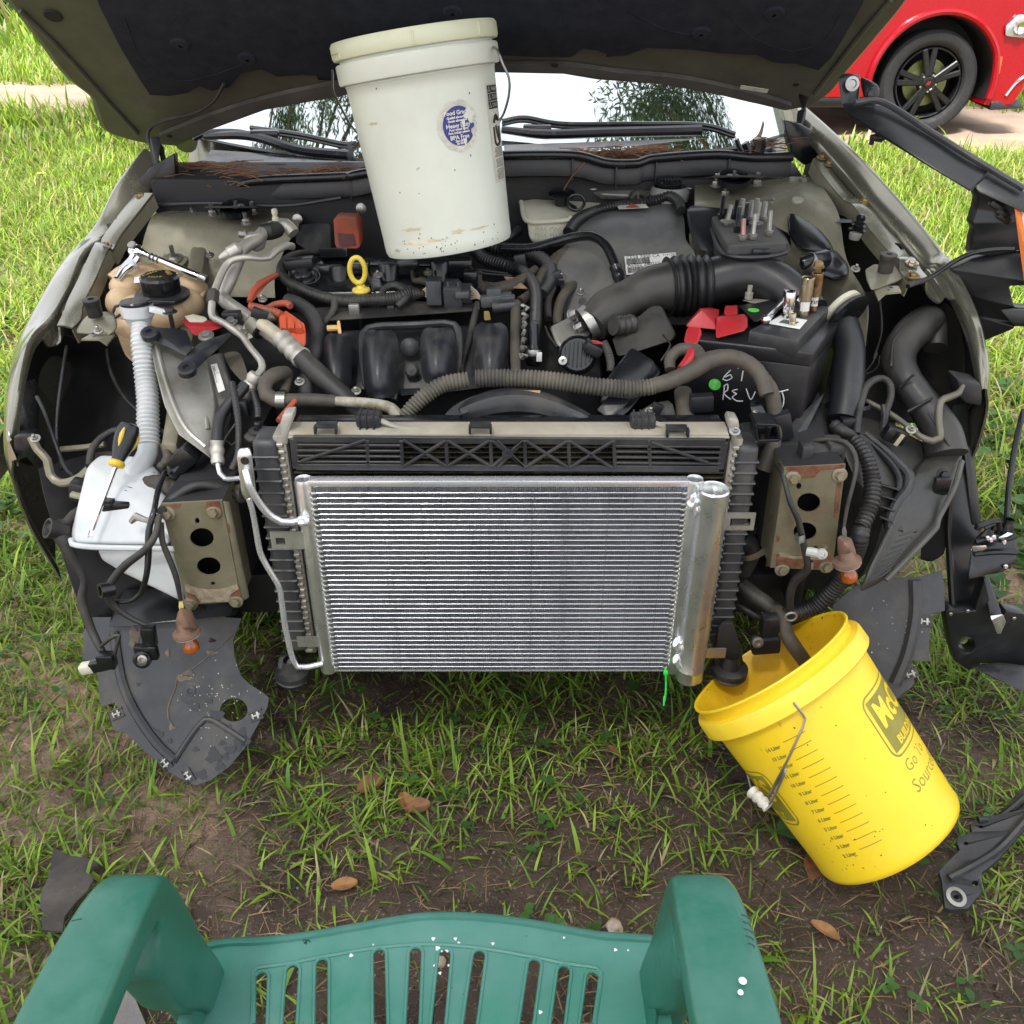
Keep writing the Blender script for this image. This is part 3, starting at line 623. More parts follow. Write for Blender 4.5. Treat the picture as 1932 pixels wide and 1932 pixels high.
        for k in range(5):
            a=R(90) +k*R(72) +.15
            for s in (-.16,.16):
                a2=a+s; d1=Vector((math.cos(a2),0,math.sin(a2))); d0=Vector((math.cos(a+s*.6),0,math.sin(a+s*.6)))
                obj('spoke',bar_g(c0+d0*.05+ax*.045,c0+d1*.262+ax*.04,(.046),.04,up=ax,bevel=.008),rim,w)
            obj('lug_nut',hexh(c0+Vector((math.cos(a+R(36)),0,math.sin(a+R(36)))) *.065+ax*.04,ax,.011,.02),chrome,w)
        obj('hub_cap',lathe_g(c0+ax*.03,ax,[(.09,0),(.075,.02),(.036,.03),(.034,.034),(.002,.034)],28),rim,w)
        for s in (-1,1):
            q=c0+ax*.0665+Vector((s*.008,0,0)); obj('hub_emblem',prism_g([q+Vector((-.011,0,-.014)),q+Vector((-.003,0,-.014)),q+Vector((.011,0,.014)),q+Vector((.003,0,.014))],(0,-.002,0)),redp,w)
build_suv()
# ================================================================ THE CAR: shell, hood, windshield, cowl
car=root('disassembled_car',(-.05,2.0,0),'champagne sedan with its hood up and the whole front end stripped off','car')
V3=Vector
# ---- hood plane
HP0=V3((0,2.33,1.045)); hdir=V3((0,-math.cos(R(39)),math.sin(R(39)))); hn=V3((0,-math.sin(R(39)),-math.cos(R(39))))   # hn points down toward the camera
hpl=(HP0,hn); hpl2=(HP0+hn*.022,hn); HP=lambda c,x,y,off=0: P(c,x,y,pl=(HP0+hn*off,hn))
ol=[('O',20,0),('O',75,72),('O',130,145),('A',540,560),('A',566,640),('A',612,742),('A',720,785),('A',840,812),('A',1000,825),('A',1170,742),('A',1500,622),('A',1700,585),('A',1932,545),
      ('B',400,480),('B',800,430),('B',1120,410),('B',1500,418),('C',0,360),('C',300,382),('C',600,440),('C',850,500),('C',950,482),('C',1040,420),('C',1110,330),('C',1250,165),('C',1380,0)]
hp=[HP(*q) for q in ol]
def fwd(p,t,dx=0): q=p+hdir*t; q.x += dx; return q
front=[fwd(hp[-1],.12,-.01),fwd(hp[-1],.40,-.05),fwd(hp[-1],.52,-.16),fwd(hp[-1],.58,-.4),fwd(hp[0],.60,.45),fwd(hp[0],.54,.2),fwd(hp[0],.42,.06),fwd(hp[0],.12,.01)]
outl=hp+front; cen=sum(outl,V3()) /len(outl)
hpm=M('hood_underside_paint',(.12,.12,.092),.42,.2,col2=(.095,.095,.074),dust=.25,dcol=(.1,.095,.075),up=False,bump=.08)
hood=obj('hood',prism_g(outl,-hn*.012),hpm,car)
inn=[cen+(p - cen) *.985 for p in outl]
obj('outer_skin',prism_g([p - hn*.035 for p in outl],-hn*.004),paint,hood)
# folded rim all round: a bead that follows the outline
obj('hood_hem',tube_g([p - hn*.018 for p in hp[:8]] ,.017,8),hpm,hood)
obj('hood_hem',tube_g([p - hn*.018 for p in hp[8:22]],.012,8),M('hood_rear_hem_grey',(.10,.1,.095),.5),hood)  # rear hem has its own dark grey
obj('hood_hem',tube_g([p - hn*.018 for p in hp[21:]] +[front[0] - hn*.018,front[1] - hn*.018],.017,8),hpm,hood)
# inner frame channels: raised beads and the rear flange
def hline(c,pts,off): return [HP(c,x,y,off) for x,y in pts]
obj('hood_stamping',tube_g(hline('A',[(110,60),(300,240),(480,430),(640,610),(780,760)],.004) ,.005,6),hpm,hood)
obj('hood_stamping',tube_g(hline('C',[(1330,0),(1200,150),(1090,290),(985,430)],.004),.005,6),hpm,hood)
obj('rear_flange',grid_g([hline('A',[(900,770),(1180,660),(1500,560),(1932,470)],.012) +hline('B',[(800,385),(1120,370),(1500,372)],.012) +hline('C',[(100,330),(400,360),(700,425),(880,480)],.012),
                           hline('A',[(960,818),(1180,738),(1500,618),(1932,543)],.012) +hline('B',[(800,430),(1120,408),(1500,416)],.012) +hline('C',[(100,362),(400,396),(700,465),(880,497)],.012)],4,2,.01),M('hood_rear_flange',(.09,.09,.085),.5,dust=.4),hood)
# insulation felt with scalloped rear edge (its own outline)
pl_=[('A',560,0),('A',690,260),('A',800,440),('A',850,515),('A',960,520),('A',1060,505),('A',1130,465),('A',1200,490),('A',1300,470),('A',1370,390),('A',1480,370),('A',1570,410),('A',1700,400),('A',1800,405),('A',1932,432),
       ('B',110,430),('B',300,420),('B',800,300),('B',1160,290),('B',1350,300),('B',1540,300),('B',1610,250),('B',1690,262),('B',1760,292),('C',40,238),('C',130,232),('C',225,198),('C',420,205),('C',560,222),('C',720,230),('C',800,265),('C',900,270),('C',1000,300),('C',1060,240),('C',1120,140),('C',1200,0)]
pp=[HP(q[0],q[1],q[2],.016) for q in pl_]; pf=[fwd(pp[-1],.35,-.06),fwd(pp[0],.38,.1)]
felt=obj('insulation_pad',prism_g(pp+pf,hn*.010,bevel=.004),pad,hood)
# quilted relief on the felt: raised channel ribs and dimples
for pts in ([('A',700,60),('A',800,300),('A',1000,430),('A',1200,400),('A',1390,330)],[('C',560,20),('C',700,150),('C',880,210),('C',1010,180),('C',1100,40)],[('C',130,20),('C',300,110),('C',520,150)]):
    obj('felt_ridge',tube_g([HP(a,x,y,.013) for a,x,y in pts],.014,8,step=.03),pad,felt)
for (c,x,y) in (('A',1020,250),('B',870,70),('C',470,150),('C',800,60),('A',1400,330)):
    obj('felt_clip',lathe_g(HP(c,x,y,.026),hn,[(.02,0),(.016,.004),(.004,.005)],16),pad,felt)
for (c,x,y,r_) in (('A',300,92,.017),('B',1450,367,.008),('C',900,382,.007),('A',960,768,.007)):
    obj('access_hole',lathe_g(HP(c,x,y,.0035 if x == 300 else .025),hn,[(r_,0),(r_*.9,.0015),(.0005,.001)],18),dark,hood)
q=[HP('C',650,385,.026),HP('C',775,404,.026),HP('C',768,420,.026),HP('C',645,401,.026)]
obj('hood_sticker',prism_g(q,hn*.001),grl,hood)
# washer hose under the hood, and the hinges
obj('washer_hose',tube_g([HP('A',1270,470,.03),HP('A',1210,570,.035),HP('A',1100,640,.03),HP('A',930,680,.03),P('A',855,720,Y=2.26),P('A',835,770,Y=2.26),P('A',860,850,Y=2.25),P('A',880,940,Y=2.24)],.0045,8),rub,hood)
def hinge(c,q1,q2,q3):
    obj('hinge',join(hull_g([P(c,*a) for a in q1],.004),hull_g([P(c,*a) for a in q2],.003),*([hull_g([P(c,*a) for a in q3],.003)] if q3 else [])),blk,car)
hinge('A',[(842,770,2.25),(905,770,2.25),(880,945,2.22),(895,940,2.22),(860,850,2.27),(912,830,2.27)],[(885,800,2.27),(925,820,2.27),(965,1000,2.22),(930,1010,2.22),(940,1000,2.25)],None)
hinge('C',[(900,500,2.27),(950,480,2.27),(905,600,2.25),(925,640,2.25),(900,660,2.22),(940,560,2.28)],[(905,420,2.2),(975,410,2.2),(960,470,2.27),(920,480,2.27),(935,500,2.24)],None)
PRb=lambda*a,**k: PR(*a,**k)
PRb('hinge_cover','A',[(780,1020),(850,950),(930,900),(985,870),(1000,1090),(905,1150),(880,1110),(800,1090)],2.2,.03,blks,car,bevel=.004)
PRb('hinge_cover','C',[(845,545),(920,560),(1030,625),(1042,660),(1020,720),(940,750),(880,700)],2.22,.03,blks,car,bevel=.004)
# ---- windshield, pillars, cabin, rear of the car
ws=[[V3((-.86,2.66,.985)),V3((-.62,2.50,.975)),V3((-.33,2.41,.965)),V3((-.03,2.38,.965)),V3((.28,2.42,.97)),V3((.55,2.5,.98)),V3((.74,2.64,.995))]]
ws.append([p+V3((-.01 if p.x < 0 else -.02,.42 - .02*abs(p.x),.225+.01*(1 - p.x*p.x))) for p in ws[0]])
ws.append([V3((p.x*.86 - .02,p.y+.80,p.z+.40+.015*(1 - p.x*p.x))) for p in ws[0]])
obj('windshield',grid_g(ws,4,5,.006),wsm,car)
obj('windshield_frit',grid_g([[p+V3((0,-.012,.001)) for p in ws[0]],[p+V3((0,.035,.0245)) for p in ws[0]]],4,1,.003),blks,car)
for s,col_ in ((0,-1),(-1,1)):
    obj('windshield_pillar',tube_g([ws[0][s] +V3((col_*.03,-.03,-.01)),ws[1][s] +V3((col_*.03,0,.0)),ws[2][s] +V3((col_*.03,0,.0))],[.03,.035,.035],10),paint,car)
roofr=[[V3((x*.86 - .02,3.46 - .1*(1 - x*x),1.375+.03*(1 - x*x))) for x in (-.8,-.4,0,.4,.72)],[V3((x*.8 - .06,4.0,1.43+.03*(1 - x*x))) for x in (-.8,-.4,0,.4,.72)],[V3((x*.78 - .1,4.7,1.36+.03*(1 - x*x))) for x in (-.8,-.4,0,.4,.72)]]
obj('roof',grid_g(roofr,3,4,.03),paint,car)
obj('rear_window',grid_g([roofr[-1],[V3((x*.86 - .13,5.25,1.06)) for x in (-.8,-.4,0,.4,.72)]],3,3,.01),glassd,car)
obj('trunk_lid',hull_g([V3((-.93,5.2,1.05)),V3((.67,5.2,1.05)),V3((-.9,5.9,1.0)),V3((.6,5.9,1.0)),V3((-.9,5.95,.4)),V3((.6,5.95,.4)),V3((-.97,5.2,.4)),V3((.72,5.2,.4))],.05,3),paint,car)
for s,xs in ((-1,-.94),(1,.81)):
    for (a,b) in ((2.75,3.85),(3.87,5.15)):
        sh=-.05*(a - 2.6) /1.3
        dr=obj('door',hull_g([V3((xs+sh,a,.3)),V3((xs+sh,b,.3)),V3((xs+sh+s*.03,a,.7)),V3((xs+sh+s*.03,b,.7)),V3((xs+sh - s*.03,a,1.0)),V3((xs+sh - s*.03,b,1.02)),V3((xs+sh - s*.08,a,.3)),V3((xs+sh - s*.08,b,.3)),V3((xs+sh - s*.1,a,1.0)),V3((xs+sh - s*.1,b,1.02))],.015),paint,car)
        obj('side_window',hull_g([V3((xs+sh - s*.05,a+.1,1.02)),V3((xs+sh - s*.05,b,1.04)),V3((xs+sh - s*.17,a+(.75 if a < 3 else .05),1.36)),V3((xs+sh - s*.17,b - .1,1.37)),V3((xs+sh - s*.19,b - .1,1.37)),V3((xs+sh - s*.07,b,1.04))],.004),glassd,dr)
        obj('door_handle',bar_g(V3((xs+sh+s*.035,b - .3,.88)),V3((xs+sh+s*.035,b - .12,.88)),.02,.025),paint,dr)
obj('cabin_floor',box_g((-.13,4.05,.55),(1.62,2.9,.7),None,.05),dark,car)
for s,xs in ((-1,-.86),(1,.77)):
    for yy in (2.02,4.85):
        x0=xs - .06*(yy - 2) /2; w=obj('wheel',lathe_g((x0,yy,.32),(s,0,0),[(.2,.02),(.215,.05),(.05,.03),(.01,.03)],32),bluw,car)
        obj('tyre',lathe_g((x0,yy,.32),(s,0,0),[(.21,-.11),(.30,-.11),(.32,-.09),(.32,.05),(.30,.075),(.215,.06)],40),tire,w)
# ---- engine bay tub: walls that close the bay (firewall, side aprons, floor)
obj('firewall',hull_g([V3((-.84,2.19,.97)),V3((.68,2.19,.97)),V3((-.84,2.15,.3)),V3((.68,2.15,.3)),V3((-.84,2.5,.3)),V3((.68,2.5,.3)),V3((-.84,2.3,.99)),V3((.68,2.3,.99))],.01),dark,car)
obj('bay_floor',hull_g([V3((-.60,1.52,.33)),V3((.46,1.52,.33)),V3((-.72,2.3,.25)),V3((.46,2.3,.25)),V3((-.5,1.52,.28)),V3((.46,1.52,.28)),V3((-.5,2.3,.2)),V3((.46,2.3,.2))],.02),dark,car)
obj('underbody',box_g((-.1,3.7,.3),(1.5,4.0,.16),None,.03),dark,car)
for s,(xa,xb) in ((-1,(-.60,-.72)),(1,(.545,.60))):
    obj('inner_apron',hull_g([V3((xa,1.45,.30)),V3((xa,1.45,.66)),V3((xb,2.25,.9)),V3((xb,2.25,.3)),V3((xa+s*.03,1.45,.3)),V3((xa+s*.03,1.45,.66)),V3((xb+s*.04,2.25,.9)),V3((xb+s*.04,2.25,.3))],.008),paintd if s < 0 else dark,car)
# ---- fenders (left = picture left)
def fender(rows,crest_lbl=None):
    f=obj('fender',grid_g(rows,4,4,.004),paint,car,ang=40); return f
LC=[('O',272,285,2.30),('O',225,345,2.2),('A',540,1290,2.10),('D',410,330,1.98),('D',270,560,1.83),('D',130,830,1.70),('D',75,1030,1.62),('D',50,1230,1.57),('D',45,1440,1.53),('H',48,190,1.51),('H',68,262,1.50)]
LI=[('O',300,305,2.27),('A',810,1120,2.18),('A',640,1310,2.08),('D',545,240,1.97),('D',435,480,1.84),('D',320,680,1.72),('D',205,800,1.655),('D',150,960,1.60),('D',108,1200,1.555),('D',96,1450,1.53),('H',66,245,1.51)]
lc=[P(*q[:3],Y=q[3]) for q in LC]; li=[P(*q[:3],Y=q[3]) for q in LI]
def fend_rows(lc,li,s):
    rows=[]
    for a,b in zip(lc,li):
        rows.append([b+V3((-s*0,0,-.02)),b,(a+b) /2+V3((0,0,.006)),a,a+V3((s*.018,.01,-.05)),a+V3((s*.022,.02,-.16)),a+V3((s*.0,.03,-.30))])
    return rows
fl_=fender(fend_rows(lc,li,-1))
RC=[('C',940,500,2.32),('C',1050,620,2.2),('C',1220,790,2.08),('C',1400,960,1.98),('G',1230,210,1.95),('G',1400,400,1.87),('G',1530,600,1.78),('G',1610,760,1.70),('G',1660,920,1.64),('G',1688,1100,1.60),('G',1685,1260,1.57)]
RC=[('C',945,500,2.32),('C',1070,610,2.2),('C',1200,735,2.09),('C',1390,940,1.98),('C',1560,1150,1.88),('G',1450,460,1.84),('G',1560,660,1.76),('G',1635,840,1.67),('G',1678,1030,1.61),('G',1692,1180,1.58),('G',1680,1300,1.56)]
RI=[('C',925,560,2.28),('C',1020,660,2.17),('C',1140,790,2.07),('C',1310,990,1.96),('C',1480,1190,1.86),('G',1390,490,1.82),('G',1500,680,1.75),('G',1580,860,1.665),('G',1630,1050,1.61),('G',1650,1190,1.58),('G',1655,1290,1.56)]
rc=[P(*q[:3],Y=q[3]) for q in RC]; ri=[P(*q[:3],Y=q[3]) for q in RI]
fr_=fender(fend_rows(rc,ri,1))
# gutter between the fender crest and the bolted flange, then the flange with its bolts and slots
LF=[('A',870,1100,2.15),('A',800,1190,2.11),('A',690,1330,2.04),('A',640,1420,1.99),('D',700,240,1.95),('D',620,430,1.85),('D',545,580,1.775),('D',525,690,1.73),('D',470,750,1.70)]
LG=[('A',770,1110,2.17),('A',700,1195,2.125),('A',600,1330,2.05),('A',545,1420,2.0),('D',620,200,1.97),('D',520,420,1.86),('D',450,560,1.79),('D',415,650,1.745),('D',375,735,1.71)]
def flange(F_,G_,I_,s):
    f=[P(*q[:3],Y=q[3]) for q in F_]; g=[P(*q[:3],Y=q[3]) for q in G_]
    a=obj('fender_flange',grid_g([[p,(p+q) /2+V3((0,0,.002)),q] for p,q in zip(f,g)],2,4,.004),paint,car)
    obj('flange_skirt',grid_g([[p+V3((0,0,-.002)),p+V3((s*.004,.004,-.03))] for p in f],1,4,.003),paintd,car)
    return a,f,g
fa,fF,fG=flange(LF,LG,None,1)
RF=[('C',975,720,2.15),('C',1020,790,2.10),('C',1110,900,2.03),('C',1160,930,1.99),('C',1235,1040,1.93),('C',1350,1170,1.85),('G',1125,420,1.79),('G',1130,510,1.75),('G',1190,580,1.71)]
RG=[('C',1035,700,2.16),('C',1090,780,2.11),('C',1190,890,2.04),('C',1240,930,2.0),('C',1330,1040,1.94),('C',1420,1170,1.86),('G',1220,420,1.80),('G',1260,490,1.76),('G',1310,550,1.72)]
fb,rF,rG=flange(RF,RG,None,-1)
def gutter(g,inn,s,name='gutter'):
    n=len(g); k=len(inn); rows=[]
    for i,p in enumerate(g):
        t=i/(n - 1) *(6.2 if k > 8 else k - 1); j=int(min(t,k - 2)); q=inn[j].lerp(inn[j+1],t - j); rows.append([p,p.lerp(q,.12) +V3((0,0,-.026)),p.lerp(q,.5) +V3((0,0,-.03)),p.lerp(q,.62) +V3((0,0,-.012)),p.lerp(q,.86) +V3((0,0,-.010)),q])
    obj(name,grid_g(rows,3,4,.004),paint,car)
gutter(fG,li[1:7],-1); gutter(rG,ri[1:7],1)
nf=V3((0,-.25,1)).normalized()
for (c,x,y,Y) in (('A',805,1120,2.155),('A',600,1400,1.995),('D',452,650,1.755)): obj('fender_bolt',hexh(P(c,x,y,Y=Y) +V3((0,0,.003)),nf,.0075,.007,.014),rustz,car)
for (c,x,y,Y) in (('C',1018,720,2.15),('C',1050,750,2.13),('C',1212,920,2.01),('G',905,76,2.01),('G',1205,474,1.765),('G',1212,556,1.72)): obj('fender_bolt',hexh(P(c,x,y,Y=Y) +V3((0,0,.003)),nf,.0075,.007,.013),rustz if x != 1205 else zinc,car)
def slot(pts,Y):
    q=[P(*a,Y=Y) for a in pts]; q=[V3((p.x,p.y,p.z+.0035)) for p in q]; obj('slot_hole',prism_g(q,(0,0,-.002)),dark,car)
slot([('D',500,545),('D',520,505),('D',540,500),('D',530,545),('D',505,555)],1.83); slot([('D',455,600),('D',495,600),('D',490,614),('D',450,614)],1.775)
slot([('G',1095,340),('G',1130,345),('G',1155,375),('G',1135,380),('G',1115,355)],1.835); slot([('G',1155,430),('G',1190,430),('G',1200,446),('G',1165,446)],1.79)
# ---- fender-front brackets (tower with rubber buffer) and body ledge
def buffer_bracket(pts,bp,lip,bolt_pts,matb):
    b=obj('radiator_support_mount',hull_g([P(*q[:3],Y=q[3]) for q in pts],.012,3),matb,car)
    p=P(*bp[:3],Y=bp[3]); obj('rubber_buffer',lathe_g(p,(0,-.1,1),[(.014,-.004),(.015,.012),(.015,.02),(.016,.022),(.016,.03),(.006,.031),(.005,.02)],18,True,True),rub,b)
    q=[P(*a[:3],Y=a[3]) for a in lip]; obj('mount_lip',prism_g(q,(0,.0,-.003)),matb,b)
    for a in bolt_pts: obj('lip_hole',lathe_g(P(*a[:3],Y=a[3]) +V3((0,0,.002)),(0,0,1),[(.004,0),(.0005,.0005)],10),dark,b)
buffer_bracket([('D',560,650,1.72),('D',700,620,1.74),('D',760,670,1.70),('D',765,740,1.66),('D',700,800,1.64),('D',480,780,1.67),('D',490,760,1.72),('D',740,790,1.72)],('D',615,650,1.70),
               [('D',600,770,1.66),('D',745,780,1.66),('D',690,850,1.62),('D',640,815,1.62),('D',525,815,1.63)],[('D',600,783,1.645),('D',620,800,1.64)],paintd)
buffer_bracket([('G',900,500,1.76),('G',960,465,1.79),('G',1100,470,1.78),('G',1150,560,1.73),('G',1100,590,1.71),('G',910,570,1.72),('G',940,640,1.66),('G',1050,600,1.68),('G',1000,560,1.78)],('G',1035,500,1.745),
               [('G',950,600,1.69),('G',1120,608,1.69),('G',1140,645,1.66),('G',1040,655,1.655),('G',990,700,1.64)],[('G',1070,622,1.68),('G',1055,638,1.67)],paintd)
# ---- dark wells between fender and apron: liner shells and the dim back walls
obj('wheel_liner',grid_g([[P('D',320,700,Y=1.75),P('D',420,790,Y=1.78),P('D',600,820,Y=1.80),P('D',760,800,Y=1.80)],
                           [P('D',150,1000,Y=1.68),P('D',350,1000,Y=1.84),P('D',600,1000,Y=1.86),P('D',850,1000,Y=1.80)],
                           [P('D',105,1400,Y=1.60),P('D',300,1400,Y=1.75),P('D',550,1400,Y=1.75),P('D',1000,1400,Y=1.70)],
                           [P('H',80,240,Y=1.56),P('H',250,330,Y=1.68),P('H',500,330,Y=1.68),P('H',900,330,Y=1.62)]],5,5,.005),dark,car)
obj('wheel_liner',grid_g([[P('G',900,650,Y=1.82),P('G',1100,640,Y=1.86),P('G',1300,560,Y=1.86),P('G',1450,560,Y=1.82)],
                           [P('G',900,900,Y=1.8),P('G',1100,900,Y=1.90),P('G',1400,850,Y=1.9),P('G',1600,850,Y=1.70)],
                           [P('G',880,1250,Y=1.72),P('G',1100,1250,Y=1.80),P('G',1400,1250,Y=1.8),P('G',1660,1200,Y=1.62)],
                           [P('K',520,100,Y=1.62),P('K',900,100,Y=1.7),P('K',1200,100,Y=1.7),P('K',1400,60,Y=1.64)]],5,5,.005),dark,car)
obj('headlamp_mount',hull_g([P('D',110,1100,Y=1.58),P('D',230,1060,Y=1.62),P('D',260,1150,Y=1.62),P('D',240,1400,Y=1.6),P('H',180,220,Y=1.55),P('H',75,255,Y=1.52),P('D',105,1300,Y=1.56)],.006),blks,car)
PRb('fender_tip','H',[(62,150),(150,140),(190,200),(155,282),(125,250),(75,272),(62,235)],1.50,.03,blks,car,bevel=.004)
PRb('fender_tip','G',[(1500,1210),(1655,1240),(1668,1330),(1660,1390),(1560,1370),(1520,1330)],1.545,.05,blkd,car,bevel=.006)
T('brace_rod','D',[(235,1180,1.56),(290,1290,1.55),(345,1450,1.54),(420,1640,1.50),(480,1700,1.48)],13,blkd,car)
T('brace_rod','D',[(430,860,1.72),(400,1050,1.66),(370,1300,1.6),(370,1500,1.56),(400,1656,1.52)],11,blkd,car)
obj('lamp_bracket',join(tube_g(PS('H',[(150,150,1.50),(180,210,1.49),(225,260,1.48),(240,330,1.47),(290,370,1.46),(370,350,1.46),(430,300,1.47)]),.008,8),tube_g(PS('H',[(290,210,1.55),(400,200,1.55),(500,185,1.55)]),.006,8)),paintd,car)
# ---- black lower liner and splash shields that droop to the grass
lsh=[('H',185,300,1.50),('H',215,440,1.47),('H',250,560,1.46),('H',300,720,1.44),('H',345,860,1.42),('H',395,1000,1.41),('H',400,1090,1.40)]
rsh=[('H',700,300,1.55),('H',760,440,1.52),('H',900,560,1.5),('H',1000,720,1.48),('H',1100,860,1.47),('H',1150,980,1.45),('H',1152,1020,1.42)]
obj('lower_liner',grid_g([[P(*a[:3],Y=a[3]),P(*a[:3],Y=a[3]).lerp(P(*b[:3],Y=b[3]),.5) +V3((0,.07,0)),P(*b[:3],Y=b[3])] for a,b in zip(lsh,rsh)],6,3,.004),M('lower_liner_black',(.014,.014,.015),.45,dust=.3,dcol=(.06,.055,.05)),car)
slp=(V3((0,1.42,.30)),V3((0,-1,.75)).normalized())          # sloping plane of the left splash shield
def SP(c,x,y,pl_): return P(c,x,y,pl=pl_)
sho=[('H',395,1010),('H',400,1100),('H',393,1212),('H',468,1216),('H',470,1330),('H',473,1405),('H',488,1436),('H',548,1416),('H',560,1440),('H',525,1490),('H',545,1550),('H',600,1560),('H',680,1640),('H',755,1700),('H',800,1745),('H',860,1780),('H',930,1812),('H',1000,1790),('H',1090,1725),('H',1170,1630),('H',1225,1530),('H',1275,1440),('H',1282,1395),('H',1255,1370),('H',1190,1330),('H',1150,1290),('H',1118,1200),('H',1112,1120),('H',1152,1015),('H',1050,1010),('H',800,1010)]
hole=ell('H',1115,1452,66,56,22,pl=slp)
sp1=prism_g([SP(*q,slp) for q in sho],-slp[1] *.003,[hole])
def warp(geo,fn): return [fn(v) for v in geo[0]],geo[1]
obj('splash_shield',sp1,splash,car)
shm=obj('shield_rib',tube_g([SP('H',545,1080,slp),SP('H',580,1300,slp),SP('H',640,1450,slp),SP('H',740,1600,slp),SP('H',830,1690,slp)],.010,8),splash,car)
obj('shield_rib',tube_g([SP('H',830,1700,slp),SP('H',900,1590,slp),SP('H',960,1515,slp),SP('H',1010,1500,slp),SP('H',1170,1600,slp)],.006,8),splash,car)
obj('shield_rib',hull_g([SP('H',530,1010,slp),SP('H',1150,985,slp),SP('H',1150,1010,slp) +V3((0,-.02,.02)),SP('H',530,1055,slp) +V3((0,-.02,.01)),SP('H',560,1000,slp) +V3((0,.05,.03)),SP('H',1140,960,slp) +V3((0,.03,.03))],.006),blks,car)
obj('push_pin',LS(0.62,SP('H',908,1362,slp),slp[1],[(.019,0),(.018,.004),(.008,.006),(.006,.003),(.001,.003)],20),splash,car)
obj('shield_dome',LS(0.6,SP('H',908,1375,slp) - slp[1] *.003,slp[1],[(.05,0),(.035,.005),(.015,.007),(.001,.007)],20),splash,car)
def clipm(c,x,y,pl_,rz):
    p=SP(c,x,y,pl_); a,u,v=frame(pl_[1]); rot=Matrix.Rotation(rz,3,a); u2,v2=rot @ u,rot @ v; mt=Matrix((u2,v2,a)).transposed()
    k=obj('spring_clip',join(box_g(p,(.026,.019,.003),mt,.001),box_g(p+a*.002+v2*.008,(.028,.003,.005),mt,.001),box_g(p+a*.002 - v2*.008,(.028,.003,.005),mt,.001)),splash,car)
    obj('clip_metal',join(box_g(p+a*.004,(.017,.003,.002),mt,.0005),box_g(p+a*.004+u2*.006,(.003,.011,.002),mt,.0005),box_g(p+a*.004 - u2*.004,(.004,.013,.003),mt,.0005)),bluw,k)
for (x,y,rz) in ((558,1470,.4),(790,1705,-.9),(898,1765,-1.0),(1222,1478,.35)): clipm('H',x,y,slp,rz)
# right shield
srp=(V3((0,1.50,.34)),V3((-.25,-1,.55)).normalized())
rso=[('K',560,1290),('K',700,1170),('K',900,1120),('K',1120,1110),('K',1262,1068),('K',1280,1180),('K',1282,1328),('K',1190,1350),('K',1190,1400),('K',1182,1500),('K',1180,1655),('K',1060,1650),('K',1075,1700),('K',1085,1790),('K',1060,1830),('K',1000,1870),('K',930,1932),('L',1270,530),('L',1200,480),('L',1080,330),('L',950,200)]
obj('splash_shield',prism_g([SP(*q,srp) for q in rso],-srp[1] *.003),splash,car)
obj('shield_rib',tube_g([SP('K',1090,1130,srp),SP('K',1090,1350,srp),SP('K',1040,1600,srp),SP('K',960,1800,srp)],.012,8),splash,car)
for (x,y,rz) in ((1150,1395,.1),(1060,1735,.5)): clipm('K',x,y,srp,rz)

rs_=random.Random(5); wet=M('wet_spot',(.008,.008,.01),.12,bump=0); fle=M('pale_fleck',(.5,.5,.48),.7,bump=0); drt=M('shield_dirt',(.17,.13,.09),.95,col2=(.1,.08,.06),scale=90,bump=.6)
def spot(name,c,x,y,pl_,rx,ry,m_,k=12,off=.0014):
    p=SP(c,x,y,pl_) +pl_[1] *off; a_,u_,v_=frame(pl_[1]); ph=rs_.uniform(0,6)
    V=[p] +[p+(u_*math.cos(t) *rx+v_*math.sin(t) *ry) *(1+.28*math.sin(3*t+ph) +.18*math.sin(7*t+ph*2)) for t in [6.2832*i/k for i in range(k)]]
    return obj(name,(V,[(0,i+1,(i+1) % k+1) for i in range(k)]),m_,car)
for x,y,r_ in ((745,1570,.012),(1020,1670,.014),(1050,1720,.009),(1100,1640,.012),(1140,1620,.010),(1075,1675,.006),(935,1440,.008),(1035,1480,.013),(1000,1410,.007),(935,1640,.006),(1150,1570,.012),(1090,1545,.008),(810,1600,.005),(1010,1120,.007),(960,1760,.012),(1170,1600,.009),(1060,1610,.006),(660,1330,.004)): spot('wet_spot','H',x,y,slp,r_,r_*rs_.uniform(.6,1.1),wet,16)
for _ in range(60): spot('pale_fleck','H',rs_.gauss(1020,90),rs_.gauss(1400,80),slp,rs_.uniform(.0006,.002),rs_.uniform(.0006,.0016),fle,6)
for x,y,rx,ry in ((875,1300,.016,.006),(900,1275,.010,.005),(800,1180,.004,.008),(820,1535,.006,.005),(640,1100,.010,.02),(1010,1180,.012,.004)): spot('dirt_patch','H',x,y,slp,rx,ry,drt,18)
obj('dirt_trickle',tube_g([SP('H',*q,slp) +slp[1] *.001 for q in ((845,1300),(835,1350),(815,1400),(800,1450),(803,1490),(830,1540))],.0016,5),drt,car)
obj('dirt_trickle',tube_g([SP('H',*q,slp) +slp[1] *.001 for q in ((870,1290),(940,1240),(1000,1190),(1070,1130),(1120,1080))],.0012,5),drt,car)
for _ in range(30): spot('pale_fleck','K',rs_.uniform(800,1180),rs_.uniform(1200,1750),srp,rs_.uniform(.0006,.0016),rs_.uniform(.0006,.0014),fle,6)
